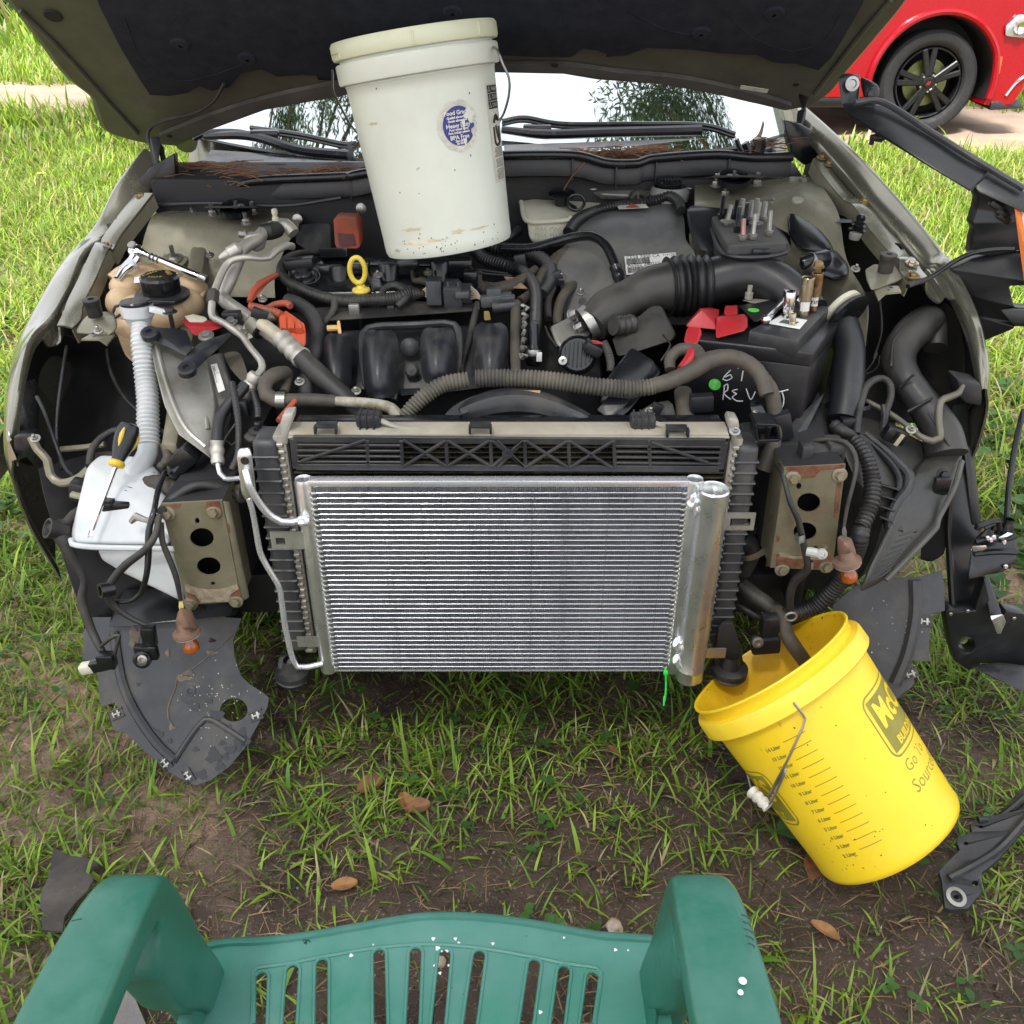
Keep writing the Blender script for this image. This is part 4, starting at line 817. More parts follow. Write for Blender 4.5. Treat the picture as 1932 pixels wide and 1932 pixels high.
# ================================================================ radiator pack
YR=1.36; YC=1.30
xl=P('I',475,500,Y=YC).x; xr=P('J',1140,510,Y=YC).x; zt=P('I',700,508,Y=YC).z; zb=P('I',900,1715,Y=YC).z
cond=obj('condenser',box_g(((xl+xr) /2,YC+.008,zt),(xr - xl,.018,.012),None,.0015),alul,car)
obj('lower_bar',box_g(((xl+xr) /2,YC+.008,zb),(xr - xl,.018,.004),None,.001),alul,cond)
tubem=M('tube_aluminium',(.8,.81,.84),.3,.7,col2=(.68,.69,.73),bump=0)
NT=37; sp=(zt - .006 - zb) /(NT+1)
tg=None
for i in range(NT):
    z=zb+sp*(i+1)
    if tg is None:
        tg=obj('cooling_tube',box_g((0,0,0),(xr - xl,.016,.0019),None,.0006,1),tubem,cond,local=True); tg.location=((xl+xr) /2,YC+.006,z)
    else:
        o=tg.copy(); COL.objects.link(o); o.parent=cond; o.location=((xl+xr) /2,YC+.006,z)
V=[]; F=[]; NF=330; w=(xr - xl) /NF
for i in range(NT+1):
    z0=zb+sp*i+.001; z1=z0+sp - .002; o=len(V)
    for k in range(NF+1):
        x=xl+w*(k+(random.uniform(-.42,.42) if 0 < k < NF else 0)); bend=.0012*math.sin(k*.31+i) *(1 if (i*7+k // 9) % 11 == 0 else .2); z=z0 if k % 2 else z1
        V += [(x+bend,YC - .0022,z),(x+bend,YC+.014,z)]
    for k in range(NF): a=o+2*k; F.append((a,a+1,a+3,a+2))
o=len(V); V += [(xl,YC+.007,zb),(xr,YC+.007,zb),(xr,YC+.007,zt),(xl,YC+.007,zt)]; F.append((o,o+1,o+2,o+3))  # added pale backing sheet that brightens the gaps between the fins
obj('fin_strips',(V,F),finm,cond,ang=5,kind='stuff')
# headers, receiver drier
hx1,hx2=P('I',438,500,Y=YC).x,P('J',1188,500,Y=YC).x
for hx,s in ((hx1,1),(hx2,-1)):
    obj('header_tube',lathe_g((hx,YC+.008,zb - .006),(0,0,1),[(.002,0),(.0145,.001),(.0155,.004),(.0155,zt - zb+.006),(.0135,zt - zb+.012),(.0125,zt - zb+.009),(.001,zt - zb+.008)],24),alu,cond)
    g=[box_g((hx+s*.017,YC+.004,zb+sp*(i+1)),(.008,.02,.005),None,.0015) for i in range(NT)]
    obj('tube_joints',join(*g),alu,cond,kind='stuff')
dt,db=P('J',1305,545,Y=1.285),P('J',1150,1775,Y=1.285)
dr=obj('receiver_drier',lathe_g((dt.x,1.285,db.z),(0,0,1),[(.001,0),(.021,.002),(.0255,.008),(.0255,.03),(.0262,.031),(.0262,.034),(.0255,.035),(.0255,.10),(.0265,.105),(.0265,dt.z - db.z),(.024,dt.z - db.z+.003),(.0225,dt.z - db.z),(.022,dt.z - db.z - .006),(.001,dt.z - db.z - .007)],36),alu,cond)
for (x,y) in ((1190,640),(1085,1545),(1085,1650),(1225,1655),(1335,832)):
    p=P('J',x,y,Y=1.282); bm=bmesh.new(); bmesh.ops.create_icosphere(bm,subdivisions=3,radius=.011 if x < 1200 else .006)
    for v in bm.verts: v.co *= 1+.8*(noise.noise(v.co*130+p)); v.co.z *= 1.5; v.co += p
    obj('weld',from_bm(bm),alul,cond)
# small braze marks along the headers
def plate_xz(name,c,x0,y0,x1,y1,Y,mat,par,th=.003,hole=None):
    a,b=P(c,x0,y0,Y=Y),P(c,x1,y1,Y=Y); q=[V3((a.x,Y,a.z)),V3((b.x,Y,a.z)),V3((b.x,Y,b.z)),V3((a.x,Y,b.z))]; hs=[]
    if hole: h0,h1=P(c,hole[0],hole[1],Y=Y),P(c,hole[2],hole[3],Y=Y); hs=[[V3((h0.x,Y,h0.z)),V3((h1.x,Y,h0.z)),V3((h1.x,Y,h1.z)),V3((h0.x,Y,h1.z))]]
    return obj(name,prism_g(q,(0,th,0),hs),mat,par)
b1=plate_xz('condenser_bracket','I',225,822,455,930,YC - .004,alu,cond,.004,(262,858,330,903)); plate_xz('spring_nut','I',256,852,343,905,YC - .001,rub,b1,.006)
plate_xz('condenser_bracket','I',400,1500,550,1562,YC - .004,alu,cond)
b2=plate_xz('condenser_bracket','J',1355,700,1562,808,1.288,alu,cond,.004,(1415,732,1540,780)); plate_xz('spring_nut','J',1425,738,1500,795,1.291,rub,b2,.008)
plate_xz('condenser_bracket','J',1240,1575,1378,1635,1.288,alu,cond)
T('refrigerant_pipe','I',[(70,420,1.275),(85,480,1.265),(110,550,1.265),(180,660,1.27),(240,720,1.275),(300,752,1.28),(370,755,1.285),(445,740,1.29)],24,alul,cond,seg=16)
T('refrigerant_pipe','I',[(90,600,1.285),(115,680,1.285),(140,820,1.285),(165,950,1.285),(215,1050,1.285),(285,1170,1.285),(305,1270,1.285),(325,1420,1.285),(355,1560,1.285),(375,1640,1.285),(405,1690,1.285),(470,1692,1.288),(570,1670,1.295)],19,alul,cond,seg=16)
obj('weld',lathe_g(P('I',440,745,Y=1.285),(1,0,0),[(.009,-.006),(.011,0),(.009,.008),(.006,.012)],16,True,True,wob=lambda a,h: 1+.15*math.sin(a*5+h*900)),alul,cond)
fb_=obj('pipe_fitting_block',hull_g([P('I',12,330,Y=1.28),P('I',30,280,Y=1.285),P('I',90,270,Y=1.285),P('I',112,320,Y=1.28),P('I',145,590,Y=1.285),P('I',75,620,Y=1.28),P('I',40,560,Y=1.28),P('I',20,280,Y=1.32),P('I',100,270,Y=1.32),P('I',140,590,Y=1.32),P('I',70,610,Y=1.32)],.004,3),alu,cond)
obj('bolt_hole',lathe_g(P('I',65,360,Y=1.279),(0,-1,0),[(.007,0),(.0065,.001),(.0005,.0005)],16),dark,fb_)
# radiator core, end tanks with ribs, crimped strips
rx0,rx1=P('I',365,300,Y=YR).x,P('J',1400,300,Y=YR).x; rzt=P('I',600,200,Y=YR).z
rad=obj('radiator',box_g(((rx0+rx1) /2,YR+.03,(rzt+.22) /2),(rx1 - rx0,.03,rzt - .22),None,.002),M('radiator_core_dark',(.02,.019,.017),.8),car)
g=[]; zz=rzt - .01; i=0
while zz > zt - .03:
    g.append(box_g(((rx0+rx1) /2,YR+.008,zz),(rx1 - rx0,.02,.0022),None,0)); zz -= .0098; i += 1
obj('radiator_tubes',join(*g),radf,rad)
V=[]; F=[]; NF=300; w=(rx1 - rx0) /NF
for j in range(i):
    z1=rzt - .01 - .0098*j - .0015; z0=z1 - .0068; o=len(V)
    for k in range(NF+1):
        x=rx0+w*k; z=z0 if k % 2 else z1; V += [(x,YR+.002,z),(x,YR+.014,z)]
    for k in range(NF): a=o+2*k; F.append((a,a+1,a+3,a+2))
obj('radiator_fins',(V,F),radf,rad,ang=5,kind='stuff')
tankm=M('radiator_tank_plastic',(.055,.057,.06),.42,dust=.4,dcol=(.13,.12,.1),up=False,bump=.15)
def tank(c,xo,xi,ytop,ybot,s,nr):
    a,b,c2=P(c,xo,ytop,Y=YR),P(c,xi,ytop,Y=YR),P(c,xi,ybot[1],Y=YR); xo_,xi_=a.x,b.x; zt_,zb_=a.z,P(c,*ybot,Y=YR).z
    cx,w=(xo_+xi_) /2,abs(xi_ - xo_)
    t=obj('radiator_tank',box_g((cx,YR+.014,(zt_+zb_) /2),(w*.94,.066,zt_ - zb_),None,.012,3),tankm,rad); n=nr
    for i in range(n):
        z=zt_ - .03 - (zt_ - zb_ - .06) *i/(n - 1); obj('tank_rib',box_g((cx,YR+.014,z),(w*1.0,.0705,.0045),None,.002,1),tankm,t)
    return t,xo_,xi_,zt_,zb_
tl=tank('I',110,290,200,(330,1560),1,18); tr_=tank('J',1600,1440,235,(1420,1520),-1,19)
def crimp(x,z0,z1,name='crimped_strip'):
    c=obj(name,box_g((x,YR+.015,(z0+z1) /2),(.022,.05,z1 - z0),None,.003),alud,rad)
    g=[]; n=int((z1 - z0) /.013)
    for i in range(n): g.append(box_g((x+.0015*(i % 2),YR - .011,z0+.008+(z1 - z0 - .012) *i/n),(.013,.006,.0075),None,.002,1))
    obj('crimp_tabs',join(*g),alud,rad)
crimp(P('I',325,400,Y=YR).x,zb - .0,P('I',325,180,Y=YR).z); crimp(P('J',1420,400,Y=YR).x,zb,P('J',1440,200,Y=YR).z)
# crimped end channels standing above the top corners (silvery, crumpled)
for c,pts in (('I',[(300,180),(290,130),(310,60),(380,50),(375,100),(355,150),(345,260),(300,250)]),('J',[(1395,110),(1405,80),(1465,90),(1475,140),(1460,200),(1470,290),(1420,300),(1415,190)])):
    PR('core_end_channel',c,pts,YR - .012,.03,alud if c == 'J' else M('crumpled_alu',(.5,.48,.43),.5,.4,dust=.3,bump=.6,bs=70),rad,bevel=.004)
# top rail: beige channel with clips
za,zb2=P('I',600,112,Y=1.375).z,P('I',600,188,Y=1.34).z; ra,rb=P('I',350,150,Y=1.35).x,P('J',1400,160,Y=1.35).x
rail=obj('top_rail',join(hull_g([V3((ra,1.34,za - .004)),V3((rb,1.34,za - .004)),V3((ra,1.38,za)),V3((rb,1.38,za)),V3((ra,1.34,za - .012)),V3((rb,1.34,za - .012)),V3((ra,1.38,za - .012)),V3((rb,1.38,za - .012))],.002),box_g(((ra+rb) /2,1.337,(za+zb2) /2 - .006),(rb - ra,.005,abs(za - zb2)),None,.002)),railm,rad)
for (c,x,y) in (('I',595,140),('I',1590,140),('J',1065,160)):
    p=P(c,x,y,Y=1.345); obj('rail_clip',join(box_g(p+V3((0,0,.004)),(.035,.022,.004),None,.001),box_g(p+V3((-.017,-.008,0)),(.004,.012,.014),None,.001),box_g(p+V3((.017,-.008,0)),(.004,.012,.014),None,.001)),blk,rail)
for (c,x,y) in (('I',870,85),('J',845,100)):
    p=P(c,x,y,Y=1.37); g=[box_g(p,(.042,.03,.024),None,.006,2)] +[box_g(p+V3((dx,0,0)),(.003,.034,.027),None,.001) for dx in (-.014,-.003,.009)]; obj('rail_cap',join(*g),blkd,rail)
    obj('rail_cap_arm',tube_g([p+V3((.02,-.005,-.002)),p+V3((.05,-.01,-.012)),p+V3((.085,-.012,-.014))],[.005,.004,.003],8),alud,rail)
obj('rail_tab',prism_g([P('I',x,y,Y=1.325) for x,y in ((1530,205),(1655,205),(1640,232),(1590,240),(1545,232))],(0,.003,0)),railm,rail)
obj('fan_shroud_top',box_g(((ra+rb) /2,1.405,za - .014),(rb - ra,.04,.012),None,.003),blks,rad)
# air guide lattice: frame, slats and X braces
def LP(c,x,y,Y=1.325): return P(c,x,y,Y=Y)
lat=obj('air_guide_frame',join(*[bar_g(LP(*a),LP(*b),.012,.006,up=(0,-1,0)) for a,b in ((('I',380,215),('J',1380,238)),(('I',395,395),('J',1340,410)),(('I',380,215),('I',400,400)),(('J',1375,238),('J',1345,412)))]),blkd,rad)
obj('guide_end',hull_g([LP('I',380,225),LP('I',405,235),LP('I',425,385),LP('I',398,400),LP('I',380,225,1.345),LP('I',398,400,1.345)],.002),blkd,lat)
xs=[('I',858),('I',1078),('I',1368),('I',1655),('I',1875),('J',365),('J',658),('J',885)]
for c,x in xs: obj('guide_upright',bar_g(LP(c,x,222),LP(c,x+8,402),.006,.008,up=(0,-1,0)),blkd,lat)
for k in range(4):
    y0=252+k*36
    obj('guide_slat',bar_g(LP('I',405,y0),LP('I',1080,y0+4),.008,.0042,up=(0,0,1)),blkd,lat); obj('guide_slat',bar_g(LP('J',660,y0+8),LP('J',1350,y0+14),.008,.0042,up=(0,0,1)),blkd,lat)
segs=[(('I',430,360),('I',850,222)),(('I',1090,222),('I',1370,392)),(('I',1368,225),('I',1095,392)),(('I',1375,225),('I',1660,395)),(('I',1650,225),('I',1378,392)),(('I',1668,228),('I',1880,400)),(('I',1870,228),('I',1660,398)),
        (('J',75,228),('J',-130,395)),(('J',-135,228),('J',75,398)),(('J',90,228),('J',365,402)),(('J',360,228),('J',85,400)),(('J',375,230),('J',650,405)),(('J',652,230),('J',372,403)),(('J',900,238),('J',1270,370))]
for a,b in segs[:]: 
    if a[1] == 75 or a[1] == -135: continue
    obj('guide_brace',bar_g(LP(*a,1.322),LP(*b,1.322),.005,.006,up=(0,-1,0)),blkd,lat)
for a,b in ((('J',-95,228),('J',78,398)),(('J',78,228),('J',-92,398))): obj('guide_brace',bar_g(LP(*a,1.322),LP(*b,1.322),.005,.006,up=(0,-1,0)),blkd,lat)
obj('guide_boss',lathe_g(LP('I',1765,308,1.32),(0,-1,0),[(.009,0),(.009,.004),(.004,.005),(.001,.004)],16),blkd,lat)
# lower mounts and radiator feet
for c,x,y in (('J',1405,1720),('I',375,1740)):
    p=P(c,x,y,Y=1.30 if c == 'J' else 1.37); obj('radiator_foot',join(lathe_g(p+V3((0,0,-.012)),(0,0,1),[(.001,0),(.03,.001),(.033,.006),(.028,.01),(.034,.014),(.034,.022),(.02,.026),(.014,.05)],26),hull_g([p+V3((-.03,.0,.012)),p+V3((.03,0,.012)),p+V3((-.028,.02,.10 if c == 'J' else .03)),p+V3((.0,.02,.10 if c == 'J' else .03)),p+V3((-.028,.04,.02)),p+V3((.0,.04,.10 if c == 'J' else .03))],.004)),rub if c == 'J' else blkd,rad)
# upper radiator pegs: grommet (left) and the tall bracket box (right)
p=P('I',150,130,Y=1.40)
obj('radiator_grommet',join(LS(0.7,p+V3((0,0,-.022)),(0,0,1),[(.034,0),(.036,.006),(.028,.01),(.024,.012),(.024,.02),(.012,.022),(.009,.018),(.009,.01)],26)),rub,rad); obj('radiator_peg',LS(0.8,p+V3((0,0,-.02)),(0,0,1),[(.008,0),(.0075,.03),(.005,.033),(.001,.032)],14),blks,rad)
obj('neck_housing',hull_g([P('J',1470,110,Y=1.42),P('J',1600,100,Y=1.43),P('J',1690,215,Y=1.40),P('J',1560,260,Y=1.38),P('J',1480,250,Y=1.37),P('J',1470,250,Y=1.42),P('J',1600,280,Y=1.42),P('J',1560,150,Y=1.46)],.012,3),blkd,rad)
bx=obj('bracket_box',join(*[bar_g(P('J',*a,Y=1.36),P('J',*b,Y=1.36),.045,.005,up=(0,0,1)) for a,b in (((1560,90),(1695,95)),((1570,195),(1710,190)))] +[bar_g(P('J',*a,Y=1.36),P('J',*b,Y=1.36),.045,.005,up=(1,0,0)) for a,b in (((1560,90),(1570,195)),((1698,92),(1712,190)))],hull_g([P('J',1535,0,Y=1.42),P('J',1615,-10,Y=1.42),P('J',1660,80,Y=1.40),P('J',1560,90,Y=1.40),P('J',1535,5,Y=1.44),P('J',1615,-5,Y=1.44),P('J',1660,80,Y=1.42),P('J',1560,90,Y=1.42)],.004)),blks,rad)
obj('bracket_stud',lathe_g(P('J',1625,115,Y=1.38),(0,-.3,1),[(.009,0),(.009,.01),(.004,.011),(.003,.002)],14),bluw,bx)
obj('bracket_stud',lathe_g(P('G',205,1380,Y=1.45),(0,-.5,1),[(.012,-.003),(.012,.003),(.005,.004),(.004,0)],16),blks,bx)
# green zip tie hangs from the condenser
zt_=root('zip_tie',P('J',990,1712,Y=1.29),'bright green zip tie hanging from the lower right corner of the condenser','zip tie')
a=PS('J',[(992,1700,1.288),(994,1730,1.285),(996,1830,1.283),(985,1932,1.28)]) +[P('L',122,500,Y=1.278),P('L',119,545,Y=1.275)]
obj('strap',tube_g(a,[.0022,.0022,.0022,.002,.002,.0014],6),grnl,zt_); obj('tie_head',box_g(a[1],(.008,.006,.009),None,.001),grnl,zt_)
# ---- bumper mounting brackets with round holes and bolts
def bbr(c,poly,holes,bolts,flange,Y,side,rusts,muds):
    q=[P(c,x,y,Y=Y) for x,y in poly]; hs=[ell(c,x,y,rx,ry,24,Y=Y) for x,y,rx,ry in holes]
    b=obj('bumper_bracket',prism_g(q,(0,.004,0),hs),brk,car)
    obj('bracket_flange',hull_g([P(c,x,y,Y=Y2) for x,y,Y2 in flange],.003),brk,b)
    obj('frame_rail_end',hull_g([p+V3((0,d,0)) for p in [P(c,*poly[0],Y=Y),P(c,*poly[1],Y=Y),P(c,*poly[2],Y=Y),P(c,*poly[3],Y=Y)] for d in (.07,.40)],.004),dark,b)
    fr=[P(c,*poly[k],Y=Y) for k in range(4)]
    for k in range(4): 
        a_,b_=fr[k] +V3((0,.006,0)),fr[(k+1) % 4] +V3((0,.006,0)); cc=(fr[0] +fr[1] +fr[2] +fr[3]) /4; 
        obj('rail_wall',hull_g([a_,b_,a_+V3((0,.07,0)),b_+V3((0,.07,0)),a_.lerp(cc,.06) ,b_.lerp(cc,.06),a_.lerp(cc,.06) +V3((0,.07,0)),b_.lerp(cc,.06) +V3((0,.07,0))],0),brk if k else dark,b)
    for (x,y) in bolts: obj('bracket_bolt',join(lathe_g(P(c,x,y,Y=Y),(0,-1,.15),[(.013,-.002),(.013,.002),(.009,.003)],20,True,True),hexh(P(c,x,y,Y=Y) +V3((0,-.003,0)),(0,-1,.15),.0082,.008)),boltm,b)
    for pl2 in rusts: obj('rust_patch',prism_g([P(c,x,y,Y=Y - .0012) for x,y in pl2],(0,.0008,0)),rust,b)
    for pl2 in muds: obj('mud_patch',prism_g([P(c,x,y,Y=Y - .0022) for x,y in pl2],(0,.0015,0)),moss,b)
    return b
bbr('H',[(765,470),(1058,453),(1150,935),(892,952)],[(962,632,57,47),(995,768,57,44),(940,551,11,15),(1015,850,11,9)],[(800,515),(1020,507),(910,945),(1125,932)],
    [(1058,453,1.30),(1095,458,1.31),(1190,915,1.31),(1150,938,1.30),(1100,460,1.36),(1190,915,1.36)],1.30,1,
    [[(985,462),(1045,458),(1060,520),(1040,548),(1022,530),(1000,515),(982,490)],[(790,475),(860,470),(855,488),(820,492)],[(1080,560),(1092,570),(1098,612),(1088,600)],[(890,885),(925,890),(960,920),(970,942),(905,946)],[(1095,890),(1138,855),(1150,928),(1110,930)]],
    [[(880,850),(930,870),(990,880),(1060,875),(1130,855),(1138,875),(1100,900),(1090,935),(960,942),(930,905),(885,888)]])
bbr('K',[(245,403),(640,382),(553,1068),(152,1050)],[(402,630,75,63),(378,817,75,60),(338,523,17,21),(445,920,16,11)],[(298,470),(600,450),(228,1060),(515,1040)],
    [(245,403,1.33),(252,410,1.33),(160,1050,1.33),(120,1045,1.37),(205,430,1.37)],1.33,-1,
    [[(255,400),(635,383),(620,408),(480,420),(455,445),(440,465),(350,470),(330,430),(262,425)],[(590,490),(612,495),(590,720),(565,730),(575,600)],[(190,965),(300,985),(420,990),(545,975),(550,1060),(190,1050)],[(195,840),(215,850),(208,880),(196,885)]],
    [[(210,955),(260,960),(300,980),(420,978),(500,985),(480,1000),(400,995),(300,992),(215,978)],[(490,905),(520,905),(530,925),(500,935)]])
# ================================================================ engine bay, picture left
def strut(dome,ring,bolts,Y):
    d=obj('strut_tower',grid_g(dome,5,5,.004),paintd,car,ang=50)
    c,x,y,rx=ring; o=P(c,x,y,Y=Y); s=rx*PX(c,o); n=V3((0,-.28,1)).normalized(); o=o+V3((0,0,.010))
    u=V3((1,0,0)); pl_=(o,n); f=[V3((o.x+dx*s,o.y+dy*s*1.25,o.z - dy*s*.3+.012)) for dx,dy in ((-1.35,.55),(-1.2,-.75),(-.6,-1.1),(.5,-1.15),(1.2,-.75),(1.5,.1),(1.25,.8),(.3,.9),(-.6,.8))]
    m=obj('strut_mount_plate',prism_g(f,(0,0,.004)),blkd,d)
    obj('strut_ring',lathe_g(o+V3((0,0,.004)),n,[(s*.78,0),(s*.78,.014),(s*.68,.016),(s*.62,.006),(s*.4,.004),(s*.38,.012),(s*.22,.013),(s*.2,.004),(.001,.004)],32),blks,m)
    obj('strut_rod',lathe_g(o+V3((0,0,.006)),n,[(s*.2,0),(s*.19,.012),(s*.08,.014),(s*.07,.024),(.001,.025)],14),bluw,m)
    for (x,y) in bolts:
        p=P(c,x,y+12,Y=Y - (y - 1190) *.0008*(c == 'A')); obj('strut_nut',join(hexh(p,n,.0095,.011,.013),lathe_g(p+n*.011,n,[(.0045,0),(.0045,.014),(.001,.015)],10)),bluw,d)
Y0=2.06
strut([[P('A',880,1215,Y=2.16),P('A',1050,1195,Y=2.2),P('A',1350,1190,Y=2.22),P('A',1700,1200,Y=2.2)],
       [P('A',850,1260,Y=2.12),P('A',1050,1255,Y=2.12),P('A',1350,1265,Y=2.12),P('A',1690,1290,Y=2.1)],
       [P('A',815,1370,Y=2.09),P('A',1000,1350,Y=2.085),P('A',1300,1370,Y=2.08),P('A',1620,1400,Y=2.07)],
       [P('A',790,1500,Y=2.06),P('A',950,1520,Y=2.05),P('A',1250,1530,Y=2.04),P('A',1560,1560,Y=2.04)],
       [P('A',740,1690,Y=2.04),P('A',950,1680,Y=2.02),P('A',1250,1680,Y=2.01),P('A',1560,1690,Y=2.0)]],('A',1350,1235,120),[(1207,1200),(1434,1190),(1396,1250)],2.12)
strut([[P('C',440,840,Y=2.2),P('C',700,815,Y=2.22),P('C',880,808,Y=2.2),P('C',990,812,Y=2.16)],
       [P('C',440,900,Y=2.10),P('C',700,880,Y=2.12),P('C',900,850,Y=2.1),P('C',1030,870,Y=2.07)],
       [P('C',440,960,Y=2.04),P('C',700,950,Y=2.02),P('C',940,950,Y=1.99),P('C',1090,980,Y=1.98)],
       [P('C',440,1150,Y=2.0),P('C',700,1150,Y=1.97),P('C',960,1180,Y=1.9),P('C',1130,1180,Y=1.86)],
       [P('G',300,600,Y=1.9),P('G',550,620,Y=1.88),P('G',800,700,Y=1.8),P('G',920,700,Y=1.76)],
       [P('G',300,900,Y=1.86),P('G',550,900,Y=1.84),P('G',760,950,Y=1.74),P('G',910,1000,Y=1.7)]],('C',610,855,95),[(535,825),(720,820),(576,870)],2.12)
# bracket and stud on tower, small studs
p=P('A',985,1460,Y=2.05); obj('tower_stud',join(hexh(p,(0,-.4,1),.012,.004,.02),lathe_g(p,(0,-.2,1),[(.005,0),(.005,.03),(.001,.031)],10)),bluw,car)
obj('washer_plate',lathe_g(p - V3((0,0,.004)),(0,-.5,1),[(.03,-.002),(.03,.002),(.001,.003)],24),paintd,car)
# cowl: panel, grille mesh, weather seal, wall under it
def sealpts(): return [P('A',965,1090,Y=2.2),P('A',1200,1082,Y=2.2),P('A',1330,1050,Y=2.2),P('A',1500,1020,Y=2.19),P('A',1932,1000,Y=2.17),P('B',350,985,Y=2.15),P('B',800,900,Y=2.15),P('B',1160,880,Y=2.15),P('B',1500,877,Y=2.15),P('B',1620,890,Y=2.155),P('B',1750,925,Y=2.16),P('B',1920,925,Y=2.17),P('C',230,722,Y=2.18),P('C',400,706,Y=2.19),P('C',560,700,Y=2.2),P('C',700,712,Y=2.2),P('C',885,710,Y=2.2)]
spn=sealpts(); wb=[V3((p.x,2.42+.12*(p.x+.05) ** 2/.5,.968)) for p in spn]
obj('cowl_panel',grid_g([[p+V3((0,.01,-.012)) for p in spn],[p.lerp(q,.5) +V3((0,0,-.018)) for p,q in zip(spn,wb)],wb],3,4,.004),blks,car)
obj('cowl_seal',tube_g(spn,.0105,12),blks,car)
obj('cowl_wall',grid_g([[p+V3((0,.004,-.008)) for p in spn],[p+V3((0,.0,-.045)) for p in spn],[p+V3((0,.035,-.055)) for p in spn],[p+V3((0,.04,-.12)) for p in spn]],3,3,.004),blkd,car)
for i in range(0,len(spn) - 1,2): obj('cowl_wall_rib',box_g(spn[i] +V3((.02,-.002,-.03)),(.004,.008,.05),None,.001),blkd,car)
lp=PS('A',[(890,1160,2.18),(1200,1150,2.16),(1600,1165,2.15),(1932,1120,2.15)]); obj('cowl_ledge',tube_g(lp,.005,8),blkd,car)
# cowl grille: real lattice of bars
ga,gb=P('A',1130,935,Y=2.3),P('A',1932,960,Y=2.26)
g=[]
for k in range(60):
    t=k/59; q=ga.lerp(P('B',340,960,Y=2.25),t); g.append(bar_g(q+V3((0,.0,0)),q+V3((0,-.055,-.018)),.0022,.004))
for k in range(5): g.append(bar_g(ga+V3((0,-.012*k,-.004*k)),P('B',340,960,Y=2.25) +V3((0,-.012*k,-.004*k)),.0022,.004))
obj('cowl_grille',join(*g),blks,car)
# wipers
def wiper(arm,blade,pivot):
    a=obj('wiper_arm',tube_g(arm,[.009,.012,.012,.013][:len(arm)],8),blks,car); obj('wiper_blade',tube_g(blade,.005,6),blks,a); obj('blade_spine',tube_g([b+V3((0,0,.008)) for b in blade],.006,6),blks,a)
    obj('wiper_carrier',hull_g([pivot+V3((dx*.035,dy*.012,dz*.010)) for dx in (-1,1) for dy in (-1,1) for dz in (-1,1)],.004),blks,a)
wiper([P('A',1160,770,Y=2.5),P('A',1420,770,Y=2.45),P('A',1700,850,Y=2.38),P('B',290,880,Y=2.32)],[P('A',1420,740,Y=2.52),P('A',1700,780,Y=2.48),P('A',1932,830,Y=2.45),P('B',320,830,Y=2.42)],P('A',1500,760,Y=2.45))
obj('wiper_foot',tube_g([P('A',1100,785,Y=2.5),P('A',1180,750,Y=2.5),P('A',1330,745,Y=2.48),P('A',1440,765,Y=2.46)],.007,8),blks,car)
wiper([P('B',1150,735,Y=2.42),P('B',1400,760,Y=2.4),P('C',60,600,Y=2.4),P('C',470,590,Y=2.42)],[P('B',1150,705,Y=2.46),P('B',1280,685,Y=2.46),P('B',1500,720,Y=2.45),P('B',1932,720,Y=2.45),P('C',470,580,Y=2.47),P('C',620,620,Y=2.5)],P('B',1350,730,Y=2.42))
obj('wiper_linkage_cover',hull_g([P('B',1160,820,Y=2.36),P('B',1450,820,Y=2.36),P('B',1445,855,Y=2.3),P('B',1165,860,Y=2.3),P('C',100,640,Y=2.38),P('C',500,625,Y=2.4),P('C',180,660,Y=2.33)],.004),M('cowl_grey',(.10,.10,.115),.4,dust=.5),car)
# heater intake plastics behind the engine, red cover
obj('firewall_box',hull_g(PS('E',[(530,210,2.12),(720,190,2.1),(760,200,2.08),(770,370,2.02),(620,390,2.02),(530,330,2.06),(560,330,2.15),(760,330,2.14)]),.01,3),blkd,car)
rp=PS('E',[(775,180,2.05),(800,165,2.05),(920,168,2.05),(945,200,2.05),(950,350,2.0),(930,372,2.0),(800,368,2.0),(785,340,2.01)])
rc_=obj('red_box_cover',hull_g(rp+[q+V3((0,.05,0)) for q in rp],.004,3),orb,car)
q2=PS('E',[(800,215,2.045),(905,210,2.045),(920,345,1.996),(812,348,1.996)]); obj('cover_recess',hull_g([q+V3((0,-.002,0)) for q in q2] +[q+V3((0,.004,0)) for q in q2],.002),M('dirty_red_grille',(.12,.045,.04),.7,dust=.6),rc_)
for (x,y) in ((545,175),(957,105)): obj('insulator_pin',LS(0.9,P('E',x,y,Y=2.14),(0,-1,.1),[(.014,0),(.013,.004),(.006,.007),(.001,.007)],20),bluw,car)
# coolant expansion tank
ct=obj('coolant_tank',puff(hull_g(PS('D',[(715,480,1.86),(780,390,1.92),(920,385,1.95),(1100,380,1.97),(1280,420,1.94),(1345,490,1.88),(1260,600,1.84),(1240,700,1.80),(960,730,1.76),(760,740,1.76),(700,620,1.80),(715,480,1.95),(1250,700,1.92),(760,730,1.9)]),.02,4),7,4),cream,car,ang=80)
def ellipsoid(p,r): return lathe_g(p,(0,0,1),[(.001 if k in (0,10) else r[0] *math.sin(math.pi*k/10),-r[1] *math.cos(math.pi*k/10)) for k in range(11)],24)
for x,y,Y,rr,rz in ((810,470,1.86,.032,.024),(900,430,1.89,.036,.022),(1020,425,1.91,.040,.022),(1150,440,1.91,.040,.024),(1240,490,1.89,.034,.032),(800,580,1.83,.036,.034),(900,640,1.80,.045,.036),(1060,640,1.80,.052,.036),(1180,590,1.83,.044,.034),(860,740,1.78,.036,.03)): obj('tank_lobe',ellipsoid(P('D',x,y,Y=Y),(rr,rz)),cream,ct)
for q in ([(745,450,1.88),(820,395,1.9),(920,390,1.93)],[(930,400,1.9),(1040,380,1.93),(1150,385,1.94)]): obj('tank_lobe',tube_g(PS('D',q),.022,12),cream,ct)
